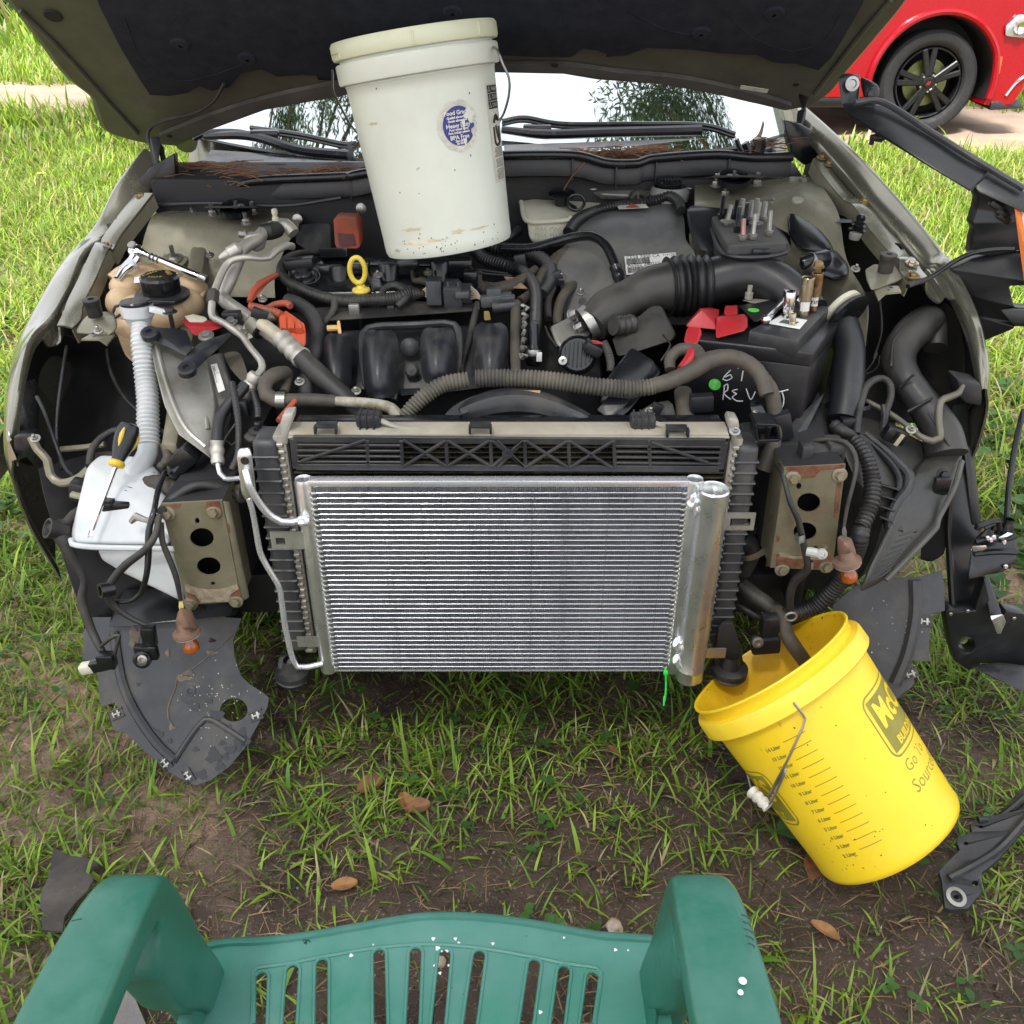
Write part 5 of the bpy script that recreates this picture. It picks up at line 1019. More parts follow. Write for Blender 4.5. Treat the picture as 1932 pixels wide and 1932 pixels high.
obj('tank_lower',puff(hull_g(PS('D',[(740,730,1.78),(1000,720,1.8),(1020,900,1.74),(1080,1060,1.70),(900,1010,1.68),(800,920,1.7),(750,800,1.74),(900,900,1.84)]),.01,3),6,4),cream,ct)
n=V3((.02,-.04,1)).normalized(); o=P('D',1050,520,Y=1.80)
obj('tank_collar',lathe_g(o,n,[(.046,-.012),(.052,-.008),(.054,0),(.05,.003),(.036,.004)],32),blkd,ct)
cp=obj('coolant_cap',LS(0.92,o+n*.004,n,[(.040,0),(.041,.004),(.041,.032),(.037,.037),(.001,.036)],40,wob=lambda a,h: 1+(.03 if int(a*20/6.283) % 2 else 0)),blks,ct)
for w_,aa in (('HOT',0),('OPEN',2.1),('SLOWLY',4.2)):
    u,v=V3((math.cos(aa),math.sin(aa),0)),V3((-math.sin(aa),math.cos(aa),0)); a1,u1,v1=frame(n)
    obj('cap_lettering',textg(w_,.013,plane_fn(o+n*.0412 - v*.02,u,v - n*0)),M('cap_yellow',(.6,.42,.05)) if aa == 0 else MATS['cap_yellow'],cp)
obj('tank_label',prism_g([P('D',880,440,Y=1.86) +V3((0,-.004,.01)),P('D',935,432,Y=1.86) +V3((0,-.004,.01)),P('D',930,465,Y=1.85) +V3((0,-.004,.008)),P('D',875,470,Y=1.85) +V3((0,-.004,.008))],(0,0,-.001)),wht,ct)
# washer filler neck with corrugated tube, cap strap
wt=obj('washer_tank',join(puff(hull_g(PS('H',[(415,290,1.42),(480,232,1.46),(640,235,1.46),(720,260,1.46),(830,395,1.44),(820,600,1.32),(810,670,1.305),(345,665,1.32),(338,600,1.34),(365,500,1.38),(425,390,1.42),(415,320,1.5),(830,660,1.42),(360,660,1.44)]),.014,4),4,5),
     hull_g(PS('H',[(465,690,1.34),(800,690,1.32),(860,700,1.33),(880,940,1.315),(850,920,1.315),(700,800,1.33),(590,800,1.335),(490,740,1.34),(480,690,1.44),(860,700,1.44),(860,930,1.4)]),.01,3),
     hull_g(PS('H',[(690,760,1.325),(860,800,1.32),(860,870,1.32),(720,870,1.33),(690,760,1.4),(860,870,1.4)]),.006,3)),whp,car,ang=70)
obj('tank_seam',tube_g(PS('H',[(338,640,1.325),(345,662,1.315),(430,675,1.31),(600,680,1.305),(830,684,1.30)]),.005,8),whp,wt)
T('filler_tube','D',[(905,720,1.625),(915,850,1.60),(940,1050,1.57),(955,1200,1.54),(958,1350,1.51),(960,1500,1.48)],[50,62,66,66,66,66],whp,wt,ribs=(.0080,.10),seg=20)
T('filler_elbow','D',[(960,1490,1.482),(955,1550,1.47),(920,1620,1.45),(870,1680,1.435),(850,1740,1.425)],[62,64,64,66,70],whp,wt,seg=22)
fo=P('D',885,605,Y=1.665); fn_=V3((0,.08,1)).normalized(); 
fun=obj('filler_funnel',LS(0.64,fo,fn_,[(.026,-.075),(.028,-.06),(.040,-.032),(.046,-.026),(.047,-.004),(.047,.006),(.044,.007),(.04,-.01)],32),whp,wt)
fc=obj('filler_cap',join(LS(0.64,fo+fn_*.007,fn_,[(.047,0),(.048,.003),(.044,.008),(.001,.009)],32)),blks,wt)
obj('cap_strap',join(tube_g([fo+fn_*.009+V3((.0,.0,0)),fo+fn_*.010+V3((.035,.002,0)),fo+fn_*.006+V3((.07,.01,0))],.003,8)),blks,fc)
obj('cap_loop',tube_g([fo+fn_*.004+V3((-.028,0,0)),fo+fn_*.004+V3((-.04,-.004,-.003)),fo+V3((-.045,-.008,-.010)),fo+V3((-.036,-.02,-.014)),fo+V3((-.026,-.022,-.008))],.0028,8),blks,fc)
obj('neck_tab',hull_g(PS('D',[(960,600,1.65),(1010,600,1.655),(1130,640,1.65),(1125,655,1.65),(1060,665,1.64),(960,640,1.635),(1000,610,1.64)]),.003),whp,wt)
pt=P('D',1100,650,Y=1.65); obj('neck_bolt',join(lathe_g(pt+V3((0,0,-.03)),(0,0,1),[(.0045,0),(.0045,.04)],8),hexh(pt+V3((0,0,.003)),(0,0,1),.009,.009,.014)),blk,wt)
# loose black clip lying on the washer tank
ck=root('plastic_clip',P('H',570,480,Y=1.385),'small black plastic clip block lying on top of the white washer tank','clip')
c0=P('H',570,495,Y=1.372); obj('clip_body',join(box_g(c0+V3((0,0,.010)),(.05,.03,.018),None,.003),box_g(c0+V3((-.012,-.0,.02)),(.018,.022,.004),None,.001),hull_g([c0+V3((-.01,.012,.012)),c0+V3((.026,.012,.012)),c0+V3((.024,.02,.035)),c0+V3((.004,.02,.036)),c0+V3((.0,.024,.03)),c0+V3((.026,.024,.012))],.002)),blks,ck)
obj('clip_tab',lathe_g(c0+V3((.013,.0115,.028)),(0,-1,.1),[(.004,0),(.0005,.001)],10),dark,ck)
# abs / power steering box: alloy case, with cover plate and sticker
ab=obj('control_module_case',hull_g(PS('D',[(960,820,1.62),(1050,760,1.66),(1240,840,1.64),(1330,930,1.60),(1390,1240,1.50),(1380,1600,1.40),(1150,1430,1.42),(1060,1250,1.46),(1000,1000,1.54),(1500,1300,1.56),(1440,1550,1.50)]),.012,3),M('case_alloy',(.46,.45,.41),.38,.55,col2=(.2,.19,.155),scale=5,dust=.45,dcol=(.2,.18,.12),up=False,bump=.2),car)
for q in ([(1015,865,1.598),(1065,1060,1.53),(1130,1250,1.465),(1210,1400,1.42),(1330,1510,1.40)],[(1060,830,1.615),(1150,860,1.615),(1260,920,1.605),(1300,1100,1.555),(1345,1400,1.455)],[(1140,1000,1.58),(1190,1180,1.52),(1260,1330,1.47)]): obj('case_rib',tube_g(PS('D',[(x,y,Y - .006) for x,y,Y in q]),.0045,8),MATS['case_alloy'],ab)
mc=obj('module_cover',hull_g(PS('D',[(1305,955,1.598),(1400,905,1.62),(1425,925,1.62),(1510,1160,1.555),(1500,1290,1.52),(1385,1250,1.515),(1380,1290,1.51),(1440,900,1.66),(1530,1160,1.6)]),.008,3),M('module_grey',(.17,.165,.15),.55,dust=.4),ab)
lq=PS('D',[(1385,1003,1.588),(1425,995,1.588),(1478,1165,1.538),(1435,1183,1.538)]); nn=(lq[1] - lq[0]).cross(lq[3] - lq[0]).normalized(); nn=nn if nn.y < 0 else -nn
lq=[q+nn*.014 for q in lq]; lb=obj('module_label',prism_g(lq,-nn*.001),wht,mc)
g=[]; uu=(lq[3] - lq[0]); vv=(lq[1] - lq[0])
for k in range(26):
    t=.08+.6*k/26; wv=random.choice((.006,.012)); a=lq[0] +uu*t+vv*.15; g.append(prism_g([a,a+uu*wv,a+uu*wv+vv*.4,a+vv*.4],nn*.0006))
obj('barcode',join(*g),ink,lb); obj('label_text',textg('F3KA',.010,plane_fn(lq[0] +uu*.5+vv*.75+nn*.0008,uu.normalized(),vv.normalized())),ink,lb)
obj('module_bracket',hull_g(PS('D',[(910,750,1.610),(970,735,1.610),(1160,745,1.610),(1210,760,1.610),(1250,860,1.570),(1200,920,1.550),(1180,890,1.570),(1120,850,1.570),(1020,775,1.600),(960,800,1.590),(930,790,1.595)]),.005),blk,car)
obj('module_bracket',hull_g(PS('D',[(1230,880,1.570),(1300,830,1.600),(1480,770,1.630),(1500,790,1.620),(1420,870,1.590),(1340,920,1.560),(1260,1020,1.510),(1160,1010,1.510),(1150,990,1.520),(1200,960,1.535),(1480,800,1.610),(1190,1035,1.505)]),.006),blk,car)
for (x,y,Y) in ((965,768,1.585),(1205,1000,1.50)): 
    pq=P('D',x,y,Y=Y); obj('bracket_boss',LS(0.75,pq,(0,-.4,1),[(.022,-.014),(.022,0),(.018,.004),(.008,.004),(.006,-.002),(.0005,-.002)],22),blk,car)
# red connector with cream fuse, left
obj('red_connector',hull_g(PS('D',[(1170,690,1.70),(1210,680,1.72),(1260,720,1.70),(1350,740,1.70),(1470,700,1.72),(1440,740,1.68),(1260,795,1.65),(1230,770,1.66),(1200,720,1.67)]),.005),redp,car)
obj('cream_connector',hull_g(PS('D',[(1190,665,1.72),(1250,650,1.74),(1330,670,1.73),(1345,690,1.71),(1270,730,1.68),(1240,725,1.68),(1210,685,1.70)]),.003),creaml,car)
pq=P('D',1335,795,Y=1.64); obj('module_nut',hexh(pq,(0,-.4,1),.009,.009,.015),bluw,car)
# A/C metal lines with clamp blocks
T('refrigerant_line','D',[(1900,130,1.95),(1850,75,1.96),(1790,85,1.95),(1720,110,1.93),(1660,170,1.90),(1570,230,1.87),(1530,320,1.84),(1480,440,1.80),(1440,530,1.78),(1470,580,1.76),(1560,640,1.74),(1640,700,1.70),(1730,770,1.67),(1830,840,1.62)],[42] *6+[45] *8,M('dusty_alloy_pipe',(.5,.48,.43),.45,.55,dust=.45,dcol=(.3,.27,.2)),car,seg=16)
dal=MATS['dusty_alloy_pipe']
T('refrigerant_line','D',[(1890,215,1.88),(1850,210,1.86),(1790,240,1.84),(1740,290,1.82),(1680,295,1.81),(1600,285,1.80),(1490,310,1.80),(1430,400,1.77),(1390,500,1.74)],[24,24,24,20,18,20,22,24,24],dal,car)
T('refrigerant_line','D',[(1380,500,1.74),(1370,600,1.71),(1375,670,1.69),(1450,710,1.67),(1560,790,1.64),(1620,870,1.60),(1690,960,1.56),(1690,1020,1.54),(1640,1070,1.52)],[24,24,22,21,21,21,22,24,26],dal,car)
obj('line_nut',LS(0.8,P('D',1378,540,Y=1.73),(P('D',1385,500,Y=1.745) - P('D',1372,620,Y=1.71)),[(.014,-.018),(.0155,-.014),(.0155,.012),(.013,.018)],6,True,True),rub,car)
obj('line_nut',LS(0.8,P('D',1645,1065,Y=1.52),(-.55,-.2,-.8),[(.015,-.01),(.018,0),(.014,.012),(.018,.02),(.015,.03),(.018,.04),(.017,.055)],24,True,True),dal,car)
T('ac_hose','D',[(1590,1110,1.51),(1530,1180,1.49),(1440,1290,1.46),(1410,1400,1.43),(1405,1480,1.41)],38,M('clean_rubber',(.018,.018,.02),.4,dust=.15),car,seg=16)
T('crimp_collar','D',[(1405,1470,1.41),(1405,1540,1.40),(1410,1620,1.385)],[42,44,40],dal,car,seg=20,ribs=(.016,.09))
T('refrigerant_line','I',[(-110,370,1.385),(-95,440,1.37),(-60,475,1.36),(0,475,1.34),(40,470,1.33)],17,alul,car)
# clamp pieces on the thick line
for (x,y,Y,ax,r_) in ((1650,180,1.905,(.5,.2,.4),.034),):
    obj('line_clamp',hull_g([P('D',x,y,Y=Y) +V3((a,b,c)) for a,b,c in ((-.022,-.02,.006),(-.006,-.022,.018),(.018,-.006,.02),(.027,.006,.006),(.018,.006,-.018),(0,-.012,-.024),(-.018,.006,.018),(.018,.02,.012),(0,.02,-.018))],.006,3),dal,car)
    obj('clamp_bolt',hexh(P('D',1585,140,Y=1.90),(-.8,-.4,.2),.007,.014,.010),bluw,car)
obj('line_sleeve',tube_g(PS('D',[(1700,120,1.93),(1750,115,1.93),(1790,100,1.95)]),.018,20),rub,car)
obj('service_port',LS(0.58,P('E',405,200,Y=1.95),(0,0,1),[(.012,0),(.012,.02),(.009,.022),(.009,.03),(.011,.032),(.011,.046),(.008,.05),(.001,.05)],18),creaml,car)
obj('line_fitting',LS(0.7,P('D',1500,250,Y=1.83),(.8,.3,.35),[(.006,-.04),(.01,-.03),(.014,-.012),(.019,-.01),(.02,.02),(.012,.03)],20,True,True),dal,car)
# P clamp round the big line
obj('p_clamp',join(LS(0.74,P('D',1690,720,Y=1.685),(.62,-.5,-.55),[(.034,-.016),(.040,-.016),(.040,.016),(.034,.016)],28),hull_g(PS('D',[(1610,640,1.71),(1625,640,1.70),(1640,810,1.66),(1560,830,1.65),(1540,790,1.66),(1600,780,1.67)]),.002)),M('clamp_khaki',(.26,.25,.2),.4,.6,dust=.3),car)
obj('clamp_rubber',LS(0.74,P('D',1690,720,Y=1.685),(.62,-.5,-.55),[(.022,-.02),(.034,-.018),(.034,.018),(.022,.02)],24),rub,car)
obj('clamp_plate',hull_g(PS('D',[(1450,740,1.68),(1500,700,1.69),(1600,740,1.68),(1640,800,1.655),(1590,825,1.65),(1520,790,1.66),(1490,760,1.67)]),.002),alud,car)
for x,y in ((1500,712),(1582,792)): obj('clamp_bolt',hexh(P('D',x,y,Y=1.668 if y > 750 else 1.69) +V3((0,-.004,.004)),(0,-.4,1),.009,.008,.013),bluw,car)
# line continues: cream pipe, crimped collar, rubber hose down to the right
T('suction_pipe','E',[(310,850,1.66),(380,900,1.64),(450,960,1.62)],[42,44,46],M('cream_pipe',(.55,.5,.36),.5,.2,dust=.4),car,seg=18)
T('crimp_collar','E',[(440,950,1.62),(500,1010,1.60),(590,1090,1.57)],[62,60,68],dal,car,ribs=(.02,.1),seg=22)
T('suction_hose','E',[(560,1060,1.575),(650,1150,1.56),(750,1240,1.545),(870,1350,1.52),(960,1450,1.50)],[62,66,66,64,62],rub,car,seg=18)
T('upper_radiator_hose','E',[(470,1170,1.56),(400,1180,1.53),(340,1230,1.51),(340,1310,1.49),(400,1345,1.485),(500,1350,1.49),(620,1345,1.49),(790,1355,1.49)],[44,46,48,50,50,48,44,42],rubb,car,seg=18)
T('radiator_pipe','E',[(780,1354,1.49),(900,1360,1.48),(1050,1375,1.47),(1150,1400,1.455),(1210,1470,1.44)],[32,34,36,38,40],M('white_dusty_pipe',(.42,.4,.34),.6,col2=(.17,.14,.09),scale=25,dust=.5),car,seg=16)
obj('hose_clamp',LS(0.7,P('E',440,1347,Y=1.487),(1,0,-.02),[(.0205,-.012),(.0222,-.012),(.0222,.012),(.0205,.012)],30),bluw,car)
T('small_hose','E',[(490,1160,1.57),(480,1230,1.55),(455,1300,1.52)],30,rubb,car)
obj('belt_tensioner_cover',hull_g(PS('E',[(870,1270,1.56),(950,1255,1.56),(965,1290,1.55),(950,1320,1.54),(860,1300,1.54),(880,1280,1.6),(950,1270,1.6)]),.004),blk,car)
# orange boots and red cable run
T('red_cable','E',[(410,535,1.84),(330,580,1.80),(260,640,1.76),(235,710,1.73)],[16,22,22,18],orb,car)
obj('orange_guard',hull_g(PS('E',[(380,530,1.86),(410,530,1.85),(300,610,1.78),(245,730,1.72),(220,715,1.73),(225,670,1.75),(280,570,1.80)]),.006),orb,car)
T('red_sleeve','E',[(240,740,1.73),(320,760,1.72),(400,780,1.71),(440,800,1.70)],28,orb,car,ribs=(.006,.08))
T('red_sleeve','E',[(340,760,1.74),(400,730,1.74),(470,720,1.73),(500,740,1.72)],22,orb,car,ribs=(.006,.08))
ob=obj('orange_boot',join(hull_g(PS('E',[(425,790,1.70),(470,765,1.72),(550,830,1.70),(590,850,1.69),(600,900,1.67),(560,915,1.66),(430,890,1.67)]),.006,3),hull_g(PS('E',[(430,890,1.67),(600,900,1.67),(600,1000,1.645),(570,1010,1.645),(470,930,1.655),(600,905,1.70),(440,890,1.70)]),.004)),orp,car)
for x in (450,500,550): obj('boot_rib',tube_g(PS('E',[(x,820+(x - 450) *.35,1.692),(x+5,900,1.662)]),.008,8),orp,ob)
T('corrugated_sleeve','E',[(480,700,1.78),(560,730,1.76),(640,800,1.73),(680,900,1.69),(670,1010,1.65),(640,1100,1.61),(600,1230,1.56),(600,1330,1.52)],[40,43,45,48,50,50,46,40],hosem,car,ribs=(.0056,.14),seg=14)
for pts,m_ in (([(1500,1100,1.50),(1530,1250,1.46),(1545,1400,1.43),(1540,1560,1.40),(1500,1660,1.38)],hosem),([(1640,1160,1.50),(1665,1250,1.47),(1670,1330,1.45)],hosem)): T('corrugated_sleeve','D',pts,24,m_,car,ribs=(.005,.08))
T('red_cable','D',[(1630,1120,1.52),(1645,1170,1.505)],20,redp,car); T('red_cable','E',[(530,1350,1.47),(460,1430,1.44),(420,1480,1.42)],18,orb,car)
obj('engine_mount_arm',puff(hull_g(PS('D',[(1430,900,1.66),(1560,880,1.66),(1580,960,1.62),(1480,1000,1.6),(1560,1040,1.58),(1620,1060,1.57),(1560,1100,1.56)]),.008),4,3),rubb,car)
# wiring in the left corner, loom round the bracket, loose connectors
T('wiring_loom','H',[(425,290,1.46),(440,210,1.50),(490,150,1.53),(560,118,1.54),(650,122,1.54),(800,130,1.50)],17,rub,car,ribs=(.006,.05))
T('wiring_loom','H',[(730,330,1.44),(700,370,1.42),(760,370,1.41),(850,400,1.40),(980,425,1.38),(1160,420,1.37)],[24,36,40,42,44,46],rubb,car,ribs=(.012,.04))
T('wiring_loom','H',[(1120,430,1.36),(1050,395,1.35),(950,380,1.34),(860,420,1.33),(790,480,1.31),(770,510,1.29)],22,rub,car)
T('wiring_loom','H',[(785,320,1.40),(755,400,1.35),(735,500,1.29),(710,600,1.27),(708,700,1.26),(700,800,1.25),(670,900,1.25),(610,935,1.25),(545,935,1.25)],[12,14,14,16,16,15,13,11,12],blks,car)
T('wiring_loom','H',[(760,520,1.285),(740,620,1.26),(690,690,1.25),(600,760,1.25),(540,830,1.245),(515,880,1.24),(530,940,1.24),(600,1000,1.24),(700,1050,1.235)],[14,16,18,20,20,22,20,14,11],rub,car)
T('wiring_loom','H',[(765,560,1.285),(775,650,1.275),(810,740,1.27),(840,820,1.265),(862,930,1.26)],[16,14,14,14,10],rub,car)
obj('loom_end',lathe_g(P('H',512,878,Y=1.235),(-.7,-.6,.2),[(.012,-.01),(.013,.012),(.009,.012),(.008,0)],16),blks,car)
obj('side_marker_wires',join(*[tube_g(PS('H',[(862+d,925,1.26),(864+d*2,960,1.255),(870+d,1000,1.25)]),.0014,5) for d in (-4,0,4)]),M('yellow_wire',(.55,.45,.15)),car)
def bulb_socket(c,o_,ax,sc):
    b=obj('turn_signal_socket',join(hull_g([P(c,x,y,Y=Y) for x,y,Y in o_[0]],.003),LS(0.78,P(c,*o_[1][:2],Y=o_[1][2]),ax,[(.014,-.03),(.018,-.012),(.030,-.008),(.031,.0),(.028,.003),(.016,.006)],28,True,False)),brn,car)
    p=P(c,*o_[1][:2],Y=o_[1][2]); a=V3(ax).normalized()
    obj('socket_seal',LS(0.78,p+a*.002,ax,[(.027,0),(.0275,.003),(.022,.004)],26),M('grey_seal',(.4,.38,.35)) if 'grey_seal' not in MATS else MATS['grey_seal'],b)
    obj('signal_bulb',LS(0.75,p+a*.006,ax,[(.009,0),(.010,.008),(.016,.016),(.0195,.026),(.018,.036),(.011,.043),(.001,.045)],24),amber,b)
bulb_socket('H',([(845,985,1.255),(860,960,1.25),(915,975,1.26),(920,1020,1.255),(950,1070,1.25),(840,1080,1.25),(835,1030,1.25),(870,1000,1.23),(920,1040,1.28),(900,1060,1.22)],(892,1090,1.245)),(.12,-.12,-1),1)
bulb_socket('K',([(585,850,1.29),(610,835,1.30),(680,855,1.30),(710,950,1.28),(715,1000,1.28),(590,1000,1.28),(585,930,1.28),(640,900,1.26),(660,980,1.31)],(650,1020,1.275)),(.28,-.12,-1),1)
# hanging sensor with ring terminal, connectors
hs_=obj('hanging_sensor',join(box_g(P('H',712,1100,Y=1.23),(.022,.02,.045),Matrix.Rotation(.08,3,'Y'),.003),box_g(P('H',700,1175,Y=1.225),(.04,.015,.03),None,.004),LS(0.75,P('H',678,1212,Y=1.215),(0,-1,.3),[(.021,-.008),(.021,.004),(.014,.006),(.008,.003)],22)),blks,car)
obj('sensor_bushing',lathe_g(P('H',681,1210,Y=1.208),(0,-1,.3),[(.0085,0),(.0085,.003),(.005,.004),(.0045,0),(.0005,0)],18),bluw,hs_)
T('wiring_loom','H',[(240,570,1.34),(300,640,1.33),(350,740,1.32),(400,830,1.31),(390,920,1.30),(410,1000,1.29),(440,1080,1.28),(480,1160,1.26),(510,1220,1.25)],[26,34,28,16,22,22,20,18,16],rub,car)
obj('loom_boot',LS(0.6,P('H',250,590,Y=1.33),(-.6,-.5,.55),[(.022,-.04),(.026,-.01),(.03,.015),(.024,.016),(.016,0),(.001,-.004)],22),rub,car)
T('wiring_loom','H',[(480,1150,1.25),(530,1110,1.24),(570,1095,1.235),(555,1150,1.235),(540,1220,1.23)],9,rub,car)
hc=obj('lamp_connector',join(box_g(P('H',480,1235,Y=1.235),(.036,.02,.022),Matrix.Rotation(-.25,3,'Y'),.004),box_g(P('H',510,1215,Y=1.23),(.03,.02,.03),None,.003)),blks,car)
obj('connector_insert',box_g(P('H',420,1250,Y=1.235),(.028,.02,.018),Matrix.Rotation(-.2,3,'Y'),.004),creaml,hc)
obj('loom_connector',join(box_g(P('H',880,250,Y=1.42),(.05,.04,.035),Matrix.Rotation(-.7,3,'Y'),.005),tube_g(PS('H',[(830,330,1.41),(860,290,1.41),(900,230,1.43),(940,190,1.46)]),.012,10)),blks,car)
obj('loom_connector',join(box_g(P('H',385,405,Y=1.42),(.035,.03,.04),Matrix.Rotation(.3,3,'Y'),.006)),blk,car); obj('connector_insert',box_g(P('H',375,432,Y=1.40),(.028,.012,.008),Matrix.Rotation(.3,3,'Y'),.002),M('olive_insert',(.3,.3,.2)),car)
obj('loom_lug',tube_g(PS('H',[(625,555,1.31),(650,530,1.31),(690,545,1.305),(730,555,1.29)]),[.005,.007,.005,.004],8),bluw,car)
T('wiring_loom','H',[(785,190,1.47),(800,250,1.44),(760,300,1.42)],[20,22,18],rubb,car,ribs=(.01,.1)); T('wiring_loom','H',[(400,480,1.40),(350,520,1.37),(310,560,1.35),(270,560,1.34)],[14,22,20,14],rub,car)
T('wiring_loom','D',[(690,880,1.78),(710,1000,1.75),(760,1120,1.7),(830,1220,1.64),(900,1280,1.62)],12,rub,car)
obj('frame_leg',puff(hull_g(PS('H',[(800,300,1.50),(1000,250,1.52),(1150,420,1.46),(820,380,1.44),(800,320,1.62),(1150,400,1.62),(1170,800,1.5),(1050,500,1.44)]),.02,3),6,4),rubb,car)
obj('bay_dark_plate',hull_g([V3(q) for q in ((-.62,1.74,.35),(-.28,1.74,.35),(-.62,1.78,.68),(-.28,1.8,.70),(-.66,2.0,.35),(-.28,2.0,.35),(-.66,2.0,.72),(-.28,2.0,.72))],.01),dark,car)  # added dark plate that hides the ground through a gap in the bay
# ---- engine: intake manifold, valve cover, coil packs, dipsticks
eng=obj('engine_block',hull_g([V3(a) for a in ((-.30,1.62,.3),(.18,1.62,.3),(-.30,1.66,.70),(.18,1.66,.70),(-.36,2.1,.3),(.2,2.1,.3),(-.36,2.1,.78),(.2,2.1,.78))],.02),dark,car)
obj('valve_cover',hull_g(PS('E',[(470,480,1.94),(680,420,2.0),(880,405,2.02),(1500,430,2.02),(1700,470,1.96),(1720,640,1.82),(700,650,1.82),(480,600,1.86),(480,700,1.86),(1720,750,1.85),(700,800,1.83)]),.012,3),blks,eng)
obj('cover_ledge',hull_g(PS('E',[(650,410,2.0),(1620,440,1.98),(1620,480,1.945),(660,470,1.95),(660,450,2.03),(1600,460,2.03)]),.006),blks,eng)
obj('oil_filler_cap',join(hull_g(PS('E',[(683,365,1.99),(866,358,1.99),(868,375,1.985),(684,385,1.985),(690,425,1.96),(860,422,1.96),(690,380,2.02),(860,375,2.02),(700,432,1.97)]),.004)),blks,eng)
for (x,y) in ((815,495),(1135,480),(1465,465),(630,520)):
    p=P('E',x,y,Y=1.895); cpk=obj('ignition_coil',join(lathe_g(p,(0,-.25,-1),[(.001,-.006),(.021,-.004),(.022,0),(.021,.07),(.024,.09)],24),box_g(p+V3((.04,.01,.0)),(.045,.03,.022),None,.003)),blks,eng)
obj('actuator',join(LS(0.6,P('E',580,530,Y=1.87),(0,-.35,1),[(.04,-.02),(.042,-.01),(.032,-.006),(.030,.006),(.024,.01),(.02,.022),(.001,.023)],30),box_g(P('E',560,460,Y=1.88),(.06,.03,.022),Matrix.Rotation(-.1,3,'Y'),.004),LS(0.6,P('E',555,560,Y=1.83),(0,-.35,1),[(.012,-.03),(.012,.01),(.008,.014),(.001,.014)],14)),blk,eng)
obj('actuator_ring',LS(0.6,P('E',610,545,Y=1.86),(0,-.35,1),[(.040,0),(.043,.001),(.043,-.002)],30),bluw,eng)
dp=P('E',955,620,Y=1.81)
ds=obj('oil_dipstick',join(lathe_g(dp+V3((0,0,-.008)),(0,0,1),[(.018,0),(.019,.003),(.017,.007),(.01,.009),(.008,.014)],20,True,True)),yelp,eng)
rr=[dp+V3((math.sin(a) *.0155 - .004,0,.036 - math.cos(a) *.0255)) for a in np.linspace(0,2*math.pi,22)]; obj('dipstick_ring',tube_g(rr,.0052,10),yelp,ds)
obj('dipstick_tube',lathe_g(dp+V3((0,0,-.03)),(0,0,1),[(.016,0),(.013,.01),(.009,.022)],16),blks,ds)
obj('dipstick_handle',join(tube_g(PS('E',[(738,882,1.67),(780,880,1.67),(820,880,1.67)]),.006,8),hull_g(PS('E',[(795,830,1.675),(820,830,1.675),(818,890,1.66),(835,935,1.65),(815,945,1.65),(802,900,1.66),(815,830,1.68),(820,900,1.668)]),.002)),tan,eng)
obj('fuel_rail',hull_g(PS('E',[(655,745,1.80),(1300,700,1.80),(1720,715,1.80),(1722,770,1.76),(1300,800,1.74),(720,840,1.73),(660,820,1.74),(700,760,1.85),(1700,750,1.85)]),.012,3),rub,eng)
obj('rail_clip',join(box_g(P('E',912,760,Y=1.76),(.022,.012,.024),None,.003),tube_g(PS('E',[(890,745,1.765),(912,725,1.77),(935,745,1.765)]),.003,8)),bluw,eng)
def runner(c,ctr,wpx,hgt,Yt,Yb,name='intake_runner',m_=blk):
    rows=[]
    for k,(t,ww) in enumerate(((0,.55),(.06,.85),(.2,1),(.5,1.0),(.75,.95),(.92,.85),(1,.7))):
        y=ctr[1] +hgt*t; Y=Yt+(Yb - Yt) *t; row=[]
        for a in np.linspace(-1,1,9):
            bul=math.cos(a*1.45) *.045*(0.35+.65*math.sin(math.pi*min(1,t*1.0+.06)) ** .6); p=P(c,ctr[0] +a*wpx*ww,y,Y=Y); row.append(p+V3((0,-bul,bul*.25)))
        rows.append(row)
    r_=obj(name,grid_g(rows,3,3,.003),m_,eng,ang=70); mid=[r[4] +V3((0,-.001,0)) for r in rows]; obj('runner_seam',tube_g(mid,.0026,6),m_,r_); return r_
obj('manifold_back',hull_g(PS('E',[(735,900,1.73),(1580,860,1.73),(1900,850,1.73),(1930,1250,1.60),(1300,1330,1.58),(740,1250,1.60),(740,900,1.8),(1900,900,1.8),(1900,1250,1.7),(740,1250,1.7)]),.01),blk,eng)
mf=obj('manifold_frame',join(tube_g(PS('E',[(1190,1330,1.55),(1020,1290,1.56),(975,1150,1.60),(962,960,1.66),(985,900,1.68),(1050,872,1.69),(1300,860,1.70),(1500,848,1.69),(1560,860,1.685),(1590,930,1.665),(1590,1100,1.62),(1560,1240,1.58)]),.0075,8)),blkd,eng)
runner('E',(1085,895),105,430,1.655,1.545); runner('E',(1455,880),105,350,1.655,1.56); runner('E',(810,915),85,360,1.67,1.57); runner('E',(1795,850),105,400,1.66,1.56)
for (x,y,rx) in ((1272,1005,.018),(1285,1155,.014)): obj('manifold_boss',lathe_g(P('E',x,y,Y=1.655 if y < 1100 else 1.61),(0,-1,.45),[(rx,-.004),(rx,.006),(rx*.7,.010),(.001,.011)],22),blkd,eng)
obj('manifold_pad',hull_g(PS('E',[(1200,1270,1.57),(1370,1265,1.57),(1365,1300,1.55),(1210,1320,1.55),(1210,1290,1.6)]),.003),blk,eng)
